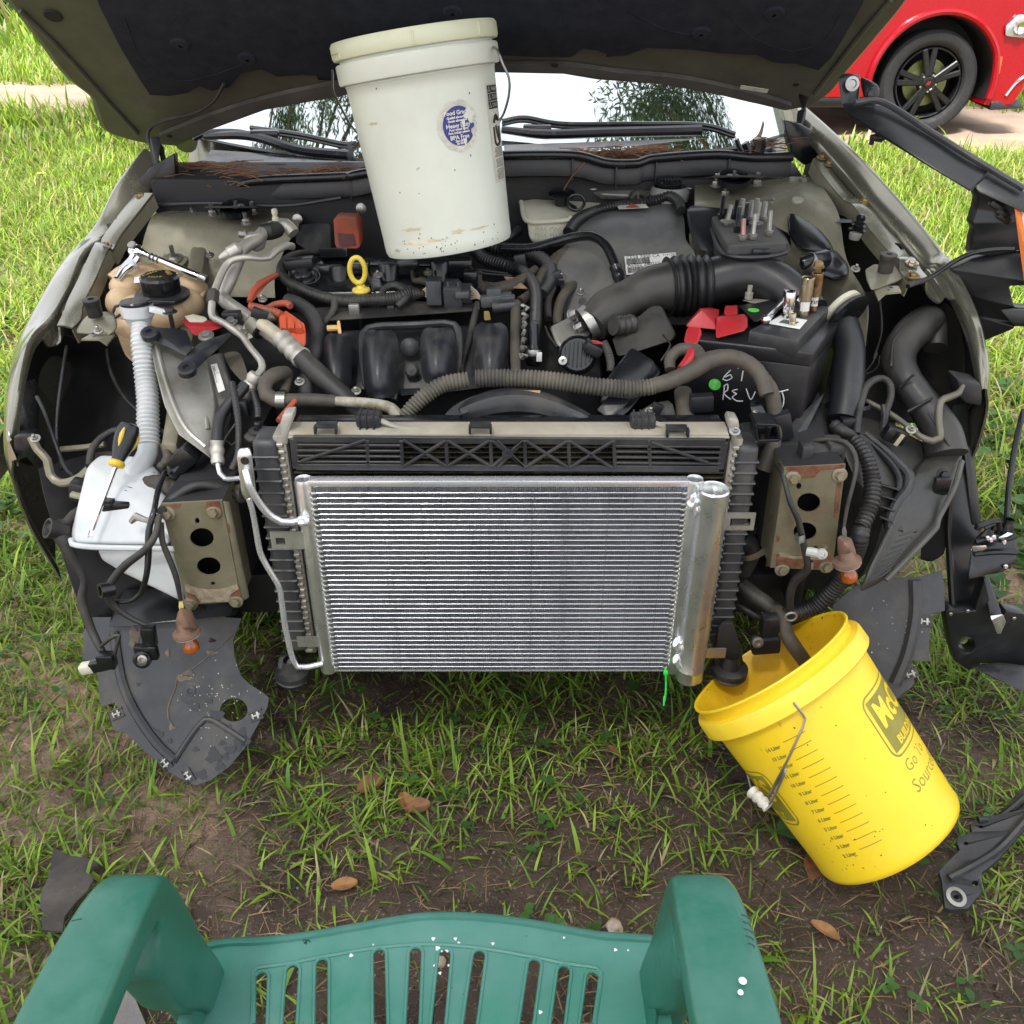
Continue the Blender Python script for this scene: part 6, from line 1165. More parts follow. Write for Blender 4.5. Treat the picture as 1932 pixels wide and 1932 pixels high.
# looms over the engine
T('engine_loom','E',[(690,390,2.0),(600,390,1.98),(490,420,1.93),(435,490,1.88),(470,570,1.84),(560,620,1.81),(680,670,1.79),(850,705,1.78),(1000,700,1.78),(1180,690,1.78),(1280,660,1.79),(1370,655,1.79)],[18,20,22,26,30,32,34,38,38,44,48,20],rub,car,ribs=(.006,.06),seg=14)
T('engine_loom','E',[(790,690,1.78),(780,760,1.76),(740,820,1.74),(700,860,1.72)],[30,24,22,20],rub,car); T('engine_loom','E',[(1080,670,1.78),(1110,625,1.80),(1180,605,1.81),(1260,650,1.79),(1230,700,1.77),(1190,740,1.76)],[14,22,28,34,26,22],rub,car)
T('engine_loom','E',[(1270,440,1.93),(1285,500,1.90),(1300,570,1.86),(1350,575,1.85),(1420,600,1.83)],[10,12,16,26,18],rubb,car,ribs=(.008,.06))
T('engine_loom','E',[(1720,520,1.90),(1710,580,1.87),(1750,630,1.85),(1830,620,1.85),(1900,600,1.86)],[22,30,34,34,30],rubb,car,ribs=(.008,.06))
T('engine_loom','E',[(1710,720,1.78),(1680,850,1.73),(1640,1000,1.67),(1605,1120,1.62),(1605,1180,1.58)],[20,22,20,18,16],rub,car,ribs=(.006,.06))
gcn=M('grey_connector',(.06,.066,.072),.5,dust=.3)
cb=obj('harness_connector',join(box_g(P('E',1540,655,Y=1.80),(.085,.03,.032),Matrix.Rotation(.3,3,'X') ,.004),box_g(P('E',1550,665,Y=1.78),(.036,.03,.050),Matrix.Rotation(.3,3,'X'),.004),box_g(P('E',1610,660,Y=1.765),(.028,.02,.014),None,.003),box_g(P('E',1430,640,Y=1.785),(.03,.035,.05),None,.003),box_g(P('E',1540,585,Y=1.81),(.03,.03,.008),None,.002)),gcn,car)
for dx in (0,.02,-.02): obj('connector_rib',box_g(P('E',1520,620,Y=1.775) +V3((dx,-.008,0)),(.004,.006,.03),None,.001),gcn,cb)
wcr=M('wire_cream',(.5,.42,.3))
for w_ in [tube_g([P('E',1350+2*k,640+k*5,Y=1.79),P('E',1385,612+k*14,Y=1.785),P('E',1425,600+k*18,Y=1.785)],.0016,5) for k in range(6)] +[tube_g([P('E',1665,610+16*k,Y=1.785),P('E',1705,645+k*8,Y=1.78),P('E',1730,680+k*3,Y=1.78)],.0016,5) for k in range(6)]: obj('connector_wire',w_,wcr,car)
cb=obj('harness_connector',join(box_g(P('F',175,835,Y=1.78),(.064,.025,.024),Matrix.Rotation(-.1,3,'Y'),.004),box_g(P('F',160,800,Y=1.785),(.03,.03,.03),None,.003),box_g(P('F',250,830,Y=1.775),(.028,.02,.016),None,.003)),gcn,car)
obj('harness_connector',join(box_g(P('E',1600,470,Y=1.90),(.05,.035,.028),None,.004),box_g(P('E',1665,560,Y=1.86),(.03,.03,.035),None,.004)),blks,car)
obj('vacuum_solenoid',join(tube_g(PS('F',[(150,885,1.75),(230,880,1.75),(300,870,1.75)]),.012,12)),blkd,car)
obj('runner_clip',join(hull_g(PS('E',[(1745,765,1.70),(1790,765,1.70),(1800,830,1.675),(1745,835,1.675),(1770,800,1.69)]),.003)),M('brass_clip',(.35,.25,.08),.5,.5),car)
T('big_hose','F',[(60,850,1.77),(60,900,1.75)],6,rub,car)
T('vertical_hose','F',[(300,860,1.76),(300,1000,1.70),(295,1150,1.62),(300,1290,1.55),(300,1400,1.50)],[34,34,33,32,34],rubb,car,seg=16)
T('corrugated_sleeve','F',[(20,490,1.98),(90,570,1.95),(220,610,1.93),(330,645,1.92),(400,710,1.88),(430,800,1.82),(430,900,1.76),(425,990,1.70),(415,1060,1.67)],36,hosem,car,ribs=(.0058,.14),seg=16)
T('corrugated_sleeve','F',[(100,460,2.02),(180,500,2.0),(320,520,1.99),(450,560,1.96),(520,630,1.92),(520,720,1.87),(470,800,1.83)],40,hosem,car,ribs=(.0058,.14),seg=16)
T('engine_loom','F',[(640,520,1.98),(560,580,1.95),(480,670,1.90),(420,780,1.86),(330,850,1.82)],[40,44,40,36,34],rubb,car,ribs=(.012,.05),seg=14)
T('heater_hose','F',[(200,470,2.08),(260,430,2.08),(320,380,2.1)],[26,30,34],blkd,car); T('heater_hose','F',[(30,690,1.9),(60,740,1.87),(200,760,1.85),(330,710,1.88),(430,640,1.92)],[30,34,38,36,30],rubb,car,ribs=(.01,.04))
T('breather_hose','F',[(210,500,1.99),(400,500,1.97),(560,460,1.96),(700,425,1.95),(800,425,1.93),(880,480,1.90),(930,580,1.87),(960,650,1.85)],[30,32,32,33,33,32,30,32],blks,car,seg=16)
T('breather_elbow','F',[(945,620,1.855),(965,680,1.84),(990,730,1.825)],[38,40,46],blks,car,ribs=(.02,.06),seg=16)
T('coolant_hose','F',[(690,740,1.90),(640,770,1.87),(590,850,1.83),(570,950,1.78),(575,1000,1.76)],[34,36,34,32,30],rubb,car,seg=14); T('coolant_hose','F',[(540,760,1.86),(510,850,1.82),(510,960,1.77)],24,rub,car,ribs=(.007,.05))
sn=obj('sensor_plug',join(lathe_g(P('F',415,1060,Y=1.67),(0,-.35,-1),[(.010,-.02),(.011,0),(.011,.02),(.0135,.024),(.0145,.036),(.0145,.055),(.011,.06)],20,True,True)),blks,car)
obj('plug_collar',lathe_g(P('F',415,1160,Y=1.625),(0,-.35,-1),[(.0142,0),(.0152,.003),(.0152,.010),(.0142,.012)],22),bluw,sn); obj('plug_tag',box_g(P('F',452,1205,Y=1.59),(.01,.002,.018),None,.0005),wht,sn)
obj('barcode_tag',prism_g(PS('F',[(225,690,1.88),(290,695,1.88),(375,765,1.85),(265,760,1.85)]),(0,0,.002)),cardb,car)
obj('engine_clutter',join(*[tube_g(PS('F',[(340+5*k,870+55*k,1.74 - .03*k),(380 - 8*k,890+50*k,1.73 - .03*k),(345,915+50*k,1.72 - .03*k)]),.004,6) for k in range(7)]),bluw,car)
# front corrugated hose across the top of the fan
T('front_loom','E',[(1225,1470,1.44),(1290,1390,1.45),(1380,1310,1.46),(1500,1240,1.47),(1650,1215,1.475)],[44,46,50,50,50],hosed,car,ribs=(.0064,.11),seg=18)
T('front_loom','F',[(40,1345,1.475),(200,1340,1.475),(400,1345,1.47),(600,1365,1.465),(800,1395,1.46),(1000,1410,1.46),(1120,1405,1.46),(1200,1395,1.46)],[54,54,54,55,55,54,52,50],hosed,car,ribs=(.0064,.11),seg=18)
T('front_loom','F',[(1150,1402,1.46),(1300,1360,1.465),(1450,1290,1.47),(1560,1225,1.48),(1700,1210,1.48),(1820,1260,1.475),(1890,1340,1.46),(1925,1450,1.44)],[50,54,56,58,54,52,50,48],rubb,car,ribs=(.016,.025),seg=18)
T('front_loom','G',[(250,1210,1.47),(300,1300,1.455),(320,1450,1.44),(310,1600,1.42),(280,1700,1.41),(240,1800,1.40)],[46,48,50,52,60,66],rubb,car,ribs=(.016,.025),seg=18)
T('front_loom','F',[(1300,1290,1.50),(1300,1220,1.52),(1360,1160,1.53),(1460,1160,1.52),(1510,1230,1.49)],[34,38,40,42,40],rubb,car,ribs=(.014,.03),seg=14)
# fan shroud arc with the brown tag, side brackets
arc_o=PS('F',[(-60,1560,1.44),(0,1500,1.45),(150,1440,1.46),(330,1425,1.465),(500,1460,1.46),(700,1550,1.45),(840,1640,1.44)]); arc_i=PS('F',[(-40,1600,1.42),(60,1585,1.42),(180,1560,1.425),(330,1550,1.43),(480,1570,1.425),(640,1620,1.42),(720,1650,1.41)])
obj('fan_shroud_arc',grid_g([arc_o,[a.lerp(b,.5) +V3((0,-.012,.012)) for a,b in zip(arc_o,arc_i)],arc_i],5,3,.006),blkd,rad)
arl=PS('E',[(1480,1480,1.43),(1560,1400,1.45),(1700,1330,1.46),(1900,1300,1.465)]); arl2=PS('E',[(1600,1500,1.42),(1700,1440,1.425),(1800,1410,1.43),(1932,1395,1.43)])
obj('fan_shroud_arc',grid_g([arl,arl2],5,2,.006),blkd,rad)
obj('paper_tag',prism_g(PS('F',[(220,1425,1.452),(460,1425,1.452),(455,1455,1.445),(380,1450,1.445),(218,1468,1.443)]),(0,-.002,.002)),cardb,rad)
# transmission-side boxes below the air duct
obj('relay_housing',hull_g(PS('F',[(880,1340,1.52),(1050,1140,1.57),(1190,1220,1.56),(1250,1300,1.54),(1000,1600,1.45),(820,1550,1.46),(1060,1150,1.62),(1240,1320,1.6)]),.006),blks,car)
obj('relay_lid',hull_g(PS('F',[(820,1550,1.455),(900,1450,1.475),(1050,1480,1.465),(930,1610,1.44),(900,1600,1.44)]),.004),blk,car)
obj('bracket_flap',hull_g(PS('F',[(1090,1560,1.45),(1180,1500,1.47),(1290,1480,1.47),(1320,1510,1.46),(1290,1550,1.45),(1350,1620,1.44),(1190,1620,1.44)]),.003),blkd,car)
# ================================================================ engine bay, picture right
# grey cover with sticker
gv=obj('transmission_cover',grid_g([
    PS('F',[(760,310,2.10),(900,270,2.12),(1100,250,2.13),(1300,215,2.13),(1370,290,2.09)]),
    PS('F',[(700,400,2.03),(880,330,2.04),(1100,325,2.05),(1290,320,2.05),(1385,340,2.05)]),
    PS('F',[(620,500,1.98),(850,450,1.985),(1130,450,1.99),(1300,440,1.99),(1400,460,1.98)]),
    PS('F',[(560,620,1.93),(850,600,1.925),(1130,580,1.93),(1330,560,1.93),(1460,550,1.92)]),
    PS('F',[(600,800,1.88),(850,780,1.87),(1130,760,1.87),(1330,740,1.87),(1480,700,1.86)]),
    PS('F',[(620,1000,1.82),(850,1000,1.80),(1130,1000,1.80),(1330,1000,1.80),(1500,1000,1.8)])],5,5,.005),greyc,car,ang=60)
p=P('F',1130,415,Y=2.005); obj('cover_dimple',lathe_g(p+V3((0,.012,-.012)),(0,-.62,.78),[(.062,0),(.05,.006),(.03,.010),(.001,.012)],32),greyc,gv)
lp_=PS('F',[(1003,555,1.915),(1335,530,1.915),(1345,640,1.885),(1015,675,1.880)]); uu=(lp_[1] - lp_[0]); vv=(lp_[3] - lp_[0]); nn=uu.cross(vv).normalized(); nn=nn if nn.y < 0 else -nn
lb=obj('barcode_sticker',prism_g(lp_,nn*.0008),wht,gv); O_=lp_[0] +nn*.0012
obj('sticker_text',join(textg('CE58 7000 CA',.0115,plane_fn(O_+uu*.03+vv*.10,uu.normalized(),-vv.normalized()),'LEFT'),textg('A5502 240212 001074',.0115,plane_fn(O_+uu*.04+vv*.52,uu.normalized(),-vv.normalized()),'LEFT'),textg('1141241',.008,plane_fn(O_+uu*.74+vv*.10,uu.normalized(),-vv.normalized()),'LEFT')),ink,lb)
g=[]
for row,t0,t1 in ((.17,.03,.48),(.62,.04,.62)):
    t=t0
    while t < t1:
        wv=random.choice((.004,.004,.008,.010)); a=O_+uu*t+vv*row; g.append(prism_g([a,a+uu*wv,a+uu*wv+vv*.3,a+vv*.3],nn*.0004)); t += wv+random.choice((.005,.005,.009))
obj('barcode',join(*g),ink,lb)
wl_=PS('F',[(950,272,2.125),(1130,262,2.125),(1150,285,2.105),(960,295,2.105)]); wl_=[q+V3((0,-.012,.018)) for q in wl_]; wbx=obj('warning_sticker',prism_g(wl_,(0,0,.0008)),grl,gv)
c_=sum(wl_,V3()) /4+V3((0,0,.0012)); obj('warning_triangle',prism_g([c_+V3((-.016,-.01,.0)),c_+V3((.016,-.01,0)),c_+V3((0,.012,.003))],(0,0,.0006)),orb,wbx)
# brake fluid reservoir, booster, caps
br=obj('brake_reservoir',join(hull_g(PS('F',[(335,190,2.16),(460,172,2.22),(600,180,2.2),(870,190,2.22),(860,215,2.18),(650,300,2.08),(640,325,2.06),(370,325,2.06),(345,250,2.1),(350,330,2.08)]),.008,3),
                                hull_g(PS('F',[(375,325,2.06),(635,325,2.06),(640,455,2.03),(600,478,2.03),(410,470,2.03),(385,430,2.03),(380,330,2.13),(640,330,2.13),(600,470,2.1)]),.008,3)),creaml,car,ang=60)
obj('reservoir_seam',tube_g(PS('F',[(335,200,2.145),(368,322,2.055),(500,330,2.05),(640,318,2.052),(655,300,2.06)]),.005,8),creaml,br)
for i,w_ in enumerate(('FILL MAX','FULL MAX')): obj('level_text',textg('MAX  MAX',.012,plane_fn(P('F',510,368+42*i,Y=2.035 - .008*i) +V3((0,-.012,0)),(1,0,0),(0,0.2,.98))),M('raised_cream',(.4,.36,.25)) if i == 0 else MATS['raised_cream'],br)
o=P('F',600,155,Y=2.14); n=V3((0,-.15,1)).normalized(); cc=obj('reservoir_cap',join(LS(0.72,o,n,[(.022,-.03),(.024,-.006),(.043,-.003),(.044,.004),(.040,.008),(.001,.009)],32)),blks,br)
rr=[P('F',690,205,Y=2.11) +V3((math.cos(a) *.019,0,math.sin(a) *.017)) for a in np.linspace(0,6.28,18)]; obj('cap_tether',join(tube_g(rr,.0035,8),tube_g([o+V3((.01,0,-.02)),o+V3((.03,-.01,-.028)),rr[9]],.005,8)),blks,cc)
obj('dry_stem',tube_g([P('B',1500,1075,Y=2.13),P('B',1540,1010,Y=2.14),P('B',1590,950,Y=2.15),P('B',1650,890,Y=2.16)],.0012,5),need,br)
bs_=obj('clutch_reservoir',join(hull_g(PS('F',[(770,130,2.2),(900,95,2.24),(1210,100,2.22),(1380,130,2.2),(1380,160,2.16),(860,150,2.16),(860,190,2.18),(1200,190,2.16)]),.006),lathe_g(P('F',1295,130,Y=2.16),(0,0,1),[(.045,-.02),(.045,.0),(.038,.01)],30)),M('booster_grey',(.3,.3,.28),.5,.2,dust=.5),car)
cpp=obj('fluid_cap',LS(0.74,P('F',1293,95,Y=2.16),(0,-.1,1),[(.037,-.02),(.038,-.018),(.038,.012),(.034,.016),(.001,.0165)],36,wob=lambda a,h: 1+(.03 if int(a*26/6.283) % 2 else 0)),blks,bs_)
for k in range(9): q=P('F',1293,95,Y=2.16) +V3((-.024+.006*k,0,.0168)); obj('cap_grip',box_g(q,(.0025,.05*math.cos((k - 4) *.3),.002),None,.0005),blkd,cpp)
for (x,y) in ((800,115),(1395,105),(1425,110)): obj('mount_nut',join(hexh(P('F',x,y,Y=2.2),(0,0,1),.010,.012,.014)),bluw,car)
T('engine_loom','F',[(640,400,2.02),(700,320,2.06),(800,265,2.10),(950,225,2.12),(1100,215,2.13),(1200,195,2.13),(1290,165,2.12),(1350,200,2.09),(1370,260,2.05)],[34,36,30,28,34,34,32,32,30],hosem,car,ribs=(.0068,.12),seg=16)
T('engine_loom','F',[(1040,190,2.15),(1060,155,2.16),(1120,145,2.16),(1160,180,2.14)],[18,24,24,22],rub,car)
# air intake duct: throttle body, resonator, bellows, big elbow
T('air_duct','F',[(790,1000,1.68),(900,900,1.71),(1030,830,1.74),(1180,770,1.76),(1330,750,1.77)],[120,135,125,150,165],M('dusty_duct',(.03,.03,.029),.38,dust=.7,dcol=(.075,.068,.052),dscale=5),car,seg=28)
T('duct_bellows','F',[(1280,755,1.77),(1400,745,1.775),(1480,740,1.775),(1560,735,1.775)],[180,182,180,175],M('clean_duct',(.014,.014,.015),.35,dust=.25,dcol=(.07,.065,.055)),car,ribs=(.0148,.07),seg=36)
cd_=MATS['clean_duct']
T('duct_elbow','F',[(1540,730,1.775),(1700,690,1.775),(1850,690,1.77),(1990,740,1.75),(2110,830,1.72),(2220,930,1.68)],[155,150,145,140,130,118],cd_,car,seg=30)
o=P('G',760,760,Y=1.672); ax=(P('G',800,800,Y=1.655) - P('G',640,640,Y=1.71)); a1,u1,v1=frame(ax); mt=Matrix((u1,v1,a1)).transposed()
obj('elbow_collar',LS(0.6,o,ax,[(.062,-.014),(.067,-.012),(.069,.004),(.062,.008)],34),creaml,car); obj('elbow_flange',LS(0.6,o+a1*.012,ax,[(.07,-.004),(.078,0),(.076,.008),(.05,.01),(.001,.01)],34),blks,car)
obj('sensor_duct_arm',puff(hull_g(PS('F',[(915,1090,1.62),(1060,970,1.66),(1180,870,1.69),(1240,870,1.69),(1340,1060,1.64),(1320,1100,1.62),(1100,1170,1.58),(950,1210,1.57),(1080,960,1.72),(1260,900,1.74),(1330,1080,1.7)]),.03,4),6,4),MATS['dusty_duct'],car,ang=80)
T('breather_bellows','F',[(930,1000,1.62),(1000,1000,1.63),(1060,990,1.64)],[60,58,62],MATS['dusty_duct'],car,ribs=(.012,.08),seg=20)
tb=obj('throttle_body',hull_g(PS('F',[(520,1010,1.70),(680,930,1.74),(720,960,1.73),(790,1060,1.69),(600,1150,1.65),(560,1140,1.66),(540,1030,1.78),(780,1060,1.75)]),.008,3),M('cast_alloy',(.36,.35,.32),.5,.6,dust=.35,bump=.3),car)
obj('duct_clamp',LS(0.72,P('F',770,985,Y=1.69),(.78,.22,.42),[(.046,-.012),(.048,-.012),(.048,.012),(.046,.012)],32),bluw,car)
for (x,y) in ((660,940),(700,1020)): obj('throttle_bolt',hexh(P('F',x,y,Y=1.70),(.6,-.4,.5),.010,.016,.013),bluw,tb)
mo=P('F',700,1190,Y=1.60); mn=V3((-.1,-.85,.5)).normalized(); m2=obj('throttle_motor_cover',LS(0.62,mo,mn,[(.058,-.025),(.058,.004),(.052,.010),(.048,.006),(.001,.006)],36),blks,tb)
a1,u1,v1=frame(mn); mt=Matrix((u1,v1,a1)).transposed()
for k in range(-3,4): obj('cover_fin',box_g(mo+mn*.005+u1*(k*.0078),(.002,.05*math.cos(k*.33),.007),mt,.001),blks,m2)
obj('cover_screw',lathe_g(P('F',605,1230,Y=1.58),mn,[(.008,0),(.008,.003),(.003,.004),(.001,.002)],14),bluw,m2)
obj('motor_plug',box_g(P('F',800,1150,Y=1.585),(.035,.025,.02),Matrix.Rotation(.5,3,'Y'),.003),blk,tb)
obj('plug_wires',join(*[tube_g(PS('F',[(790+6*k,1100+8*k,1.58),(830,1105+6*k,1.575),(870,1120,1.58)]),.0015,5) for k in range(3)]),redp,tb)
T('motor_sleeve','F',[(870,1110,1.585),(900,1180,1.57),(915,1250,1.55),(910,1300,1.54)],[24,26,26,24],rub,car,ribs=(.006,.09))
# fuse box with loose bolts
fb2=PS('F',[(1545,335,1.97),(1700,330,1.99),(1932,345,2.0),(1690,480,1.87),(1540,380,1.93)])
fxA=[P('C',500,1005,Y=1.98),P('C',770,995,Y=2.0),P('C',865,1095,Y=1.90),P('C',590,1108,Y=1.885)]
fxz=sum(q.z for q in fxA) /4+.02; fxA=[P('C',512,975,z=fxz),P('C',765,968,z=fxz),P('C',866,1092,z=fxz),P('C',592,1108,z=fxz)]
fx=obj('fuse_box',hull_g(fxA+[q+V3((0,0,-.09)) for q in fxA],.006,3),M('dusty_fuse_box',(.035,.035,.035),.6,dust=.8,dcol=(.10,.097,.09),dscale=3),car)
obj('fuse_box_lip',tube_g([q+V3((0,0,-.02)) for q in fxA] +[fxA[0] +V3((0,0,-.02))],.004,6),blkd,fx)
obj('fuse_box_latch',box_g(fxA[3].lerp(fxA[2],.55) +V3((0,-.006,-.025)),(.035,.008,.03),None,.002),blks,fx)
obj('fuse_box_tray',hull_g([P('C',410,930,Y=2.05),P('C',440,920,Y=2.07),P('C',870,925,Y=2.06),P('C',880,1090,Y=1.93),P('C',500,1160,Y=1.9),P('C',400,960,Y=2.0),P('C',420,1100,Y=1.95),P('C',870,1170,Y=1.93)],.01),blk,car)
obj('fuse_box_bracket',hull_g([P('C',655,920,Y=2.05),P('C',700,912,Y=2.06),P('C',860,925,Y=2.06),P('C',865,945,Y=2.04),P('C',700,950,Y=2.02),P('C',660,940,Y=2.03)],.003),blkd,car)
BL=[(560,985,0,'third dark bolt from the left at the back edge of the black fuse box'),(588,1015,1,'silver bolt with a wide washer at the left front of the fuse box'),(620,985,0,'tall black bolt standing at the back left on the fuse box'),(648,990,1,'slim silver bolt right behind the black one on the fuse box'),(632,1045,0,'short black bolt in the front row of the fuse box'),(690,1000,1,'silver bolt in the middle of the bolts on the fuse box'),(717,985,1,'tallest silver bolt at the back of the fuse box'),
      (716,1022,1,'silver bolt with a wide washer right of the middle on the fuse box'),(752,1000,1,'silver bolt at the back right of the fuse box'),(657,1082,2,'silver bolt with red thread lock at the front edge of the fuse box'),(702,1078,1,'silver bolt at the front edge beside the red marked one'),(775,1062,1,'silver bolt standing alone at the right front corner of the fuse box'),(668,1012,0,'small black bolt hidden among the silver bolts on the fuse box')]
for (x,y,kind,lb) in BL:
    p=P('C',x,y+6,z=fxz+.001); bt=root('loose_bolt',p,lb,'bolt','loose bolts standing on the fuse box')
    mm=blks if kind == 0 else bluw; wr=.0150 if 'wide' in lb else .0088
    obj('washer',lathe_g((0,0,.008),(0,0,1),[(wr*.5,0),(wr,.0),(wr,.002),(wr*.55,.0035)],18,True,True),mm,bt,local=True); obj('bolt_head',lathe_g((0,0,0),(0,0,1),[(.007,0),(.0075,.001),(.0075,.009)],6,True,True),mm,bt,local=True)
    obj('thread',tube_g([V3((0,0,.01)),V3((random.uniform(-.003,.003),random.uniform(-.002,.002),random.uniform(.038,.052)))],.0045,8,ribs=(.002,.1)),mm if kind != 2 else M('red_thread_bolt',(.5,.3,.28),.4,.7),bt,local=True)
# black tower box right of the fuse box, air cleaner canister, boot
obj('snorkel_box',puff(hull_g([P('C',*a[:2],Y=a[2]) for a in ((860,930,2.02),(930,940,2.02),(1000,990,1.98),(1090,1130,1.88),(1080,1160,1.87),(900,1130,1.88),(850,1050,1.92),(890,985,1.96),(1060,1130,1.98),(900,1100,1.98))],0),4,4),blks,car)
obj('resonator_canister',puff(hull_g([P('C',*a[:2],Y=a[2]) for a in ((870,1130,1.88),(1090,1100,1.9),(1160,1190,1.84),(1155,1260,1.80),(1080,1290,1.77),(980,1230,1.80),(940,1190,1.82),(1140,1180,1.95),(1060,1280,1.9))],0),9,4),blks,car,ang=80)
pp_=P('C',903,925,Y=2.02); obj('box_screw',join(lathe_g(pp_,(0,-.2,1),[(.022,0),(.022,.003),(.014,.006),(.012,.012),(.001,.012)],24)),M('khaki_cap',(.35,.33,.27),.5,dust=.3),car)
obj('worm_clamp',LS(0.55,P('G',545,460,Y=1.80),(.75,.25,-.45),[(.034,-.016),(.036,-.016),(.036,.0),(.0355,.003),(.0365,.006),(.0365,.016),(.034,.016)],30),bluw,car)
T('duct_stub','G',[(500,470,1.80),(560,450,1.80),(640,430,1.82)],[52,54,60],blks,car,seg=22)
bp_=P('G',858,235,Y=1.90); obj('bellows_boot',LS(0.5,bp_,(.12,0,1),[(.036,-.012),(.037,-.004),(.022,.0),(.026,.008),(.03,.012),(.02,.018),(.024,.024),(.026,.028),(.017,.034),(.02,.04),(.021,.046),(.013,.056),(.001,.058)],26),blks,car)
obj('tie_wrap',LS(0.5,P('G',838,285,Y=1.87),(.1,0,1),[(.020,-.014),(.024,0),(.024,.012),(.021,.014)],20),M('grey_tape',(.22,.21,.19),.7),car)
obj('cable_arm',hull_g([P('G',*a[:2],Y=a[2]) for a in ((600,180,2.0),(700,165,2.0),(820,175,1.95),(830,200,1.93),(760,200,1.95),(620,200,1.97))],.003),M('slate_plastic',(.06,.065,.08),.35,dust=.3),car)
T('side_duct','G',[(770,860,1.66),(800,1000,1.62),(795,1150,1.58),(780,1350,1.53),(760,1480,1.50)],[92,98,104,106,104],blk,car,seg=26)
obj('duct_band',LS(0.55,P('G',790,1385,Y=1.53),(0,-.3,-1),[(.068,-.008),(.073,-.006),(.073,.006),(.068,.008)],32),blks,car)
# battery
tz=.82
q=[P('F',1420,1085,z=tz),P('G',570,1040,z=tz),P('G',745,830,z=tz),P('G',60,720,z=tz)]
bat=obj('battery',hull_g([a+V3((0,0,-.025)) for a in q] +[a.lerp(sum(q,V3()) /4,.03) +V3((0,0,-.20)) for a in q] ,.004),M('battery_case',(.012,.012,.014),.35,dust=.2,dcol=(.06,.055,.05)),car)
obj('battery_lid',hull_g([a for a in q] +[a+V3((0,0,-.028)) for a in q],.004,3),MATS['battery_case'],bat)
ltp=[P('G',150,895,z=tz+.022),P('G',470,960,z=tz+.022),P('G',685,740,z=tz+.022),P('G',480,715,z=tz+.022),P('G',350,790,z=tz+.022)]
lid2=obj('battery_top_block',hull_g(ltp+[a+V3((0,-.0,-.03)) for a in ltp],.004,2),M('battery_top',(.028,.029,.032),.35,dust=.45,dcol=(.1,.095,.085)),bat)
obj('lid_step',hull_g([P('G',80,735,z=tz+.018),P('G',300,690,z=tz+.018),P('G',380,750,z=tz+.018),P('G',190,850,z=tz+.018)] +[P('G',x,y,z=tz) for x,y in ((80,735),(300,690),(380,750),(190,850))],.006),blk,bat)
obj('green_dot',LS(0.85,P('G',182,766,z=tz+.019),(0,0,1),[(.0125,0),(.0125,.001),(.001,.001)],24),grd,bat)
obj('terminal',join(lathe_g(P('G',150,690,z=tz+.02),(0,0,1),[(.008,0),(.008,.012),(.005,.013),(.005,.026),(.001,.027)],12),hull_g([P('G',*a,z=tz+b) for a in ((105,700),(190,690),(310,700),(200,725)) for b in (.01,.018)],.002)),alud,bat)
g=[box_g(q[0].lerp(q[1],(k+.5) /22) +V3((0,-.004,-.034)),(.005,.006,.010),None,.0015) for k in range(14)]; obj('case_ridges',join(*g),MATS['battery_case'],bat)
stx=[P('G',*a,z=tz+.0235) for a in ((270,850),(480,888),(530,830),(360,800))]; lbb=obj('battery_label',prism_g(stx,(0,0,.0006)),wht,bat)
g=[]; uu=stx[1] - stx[0]; vv=stx[3] - stx[0]
for k in range(22): t=.25+k*.022; a=stx[0] +uu*t+vv*.25+V3((0,0,.0008)); g.append(prism_g([a,a+uu*.01,a+uu*.01+vv*.4,a+vv*.4],(0,0,.0003)))
obj('barcode',join(*g),ink,lbb)
# front face marks: handwriting in white marker, green dot 11/23
f0,f1=q[0] +V3((0,0,-.03)),q[1] +V3((0,0,-.03)); fu=(f1 - f0).normalized(); fnn=V3((fu.y,-fu.x,0)); fpl=(f0+fnn*.0022 ,fnn)
def stroke(c,pts): return tube_g([P(c,x,y,pl=fpl) for x,y in pts],.0011,5,step=.004)
hw=[stroke('F',[(1690,1290),(1650,1330),(1640,1350),(1665,1358),(1700,1340),(1690,1320),(1655,1335)]),stroke('F',[(1735,1278),(1775,1275),(1770,1300),(1760,1360)]),
      stroke('F',[(1650,1395),(1640,1480)]),stroke('F',[(1645,1395),(1670,1380),(1670,1420),(1645,1440),(1690,1480)]),stroke('F',[(1735,1415),(1700,1425),(1730,1445)]),stroke('F',[(1730,1445),(1700,1465),(1730,1490),(1770,1490)]),stroke('F',[(1790,1410),(1820,1480),(1850,1430)]),
      stroke('G',[(300,1290),(350,1292),(408,1278)]),stroke('G',[(365,1290),(378,1340),(370,1390),(352,1380)])]
for s_ in hw: obj('marker_stroke',s_,whs,bat)
gd=P('F',1588,1383,pl=fpl); dd=obj('date_dot',LS(0.66,gd,fnn,[(.0165,0),(.0165,.001),(.001,.001)],28),grd,bat)
rot=Matrix.Rotation(1.35,3,fnn); obj('date_text',textg('11/23',.0075,plane_fn(gd+fnn*.0015,rot @ fu,rot @ V3((0,0,1)))),wht,dd)
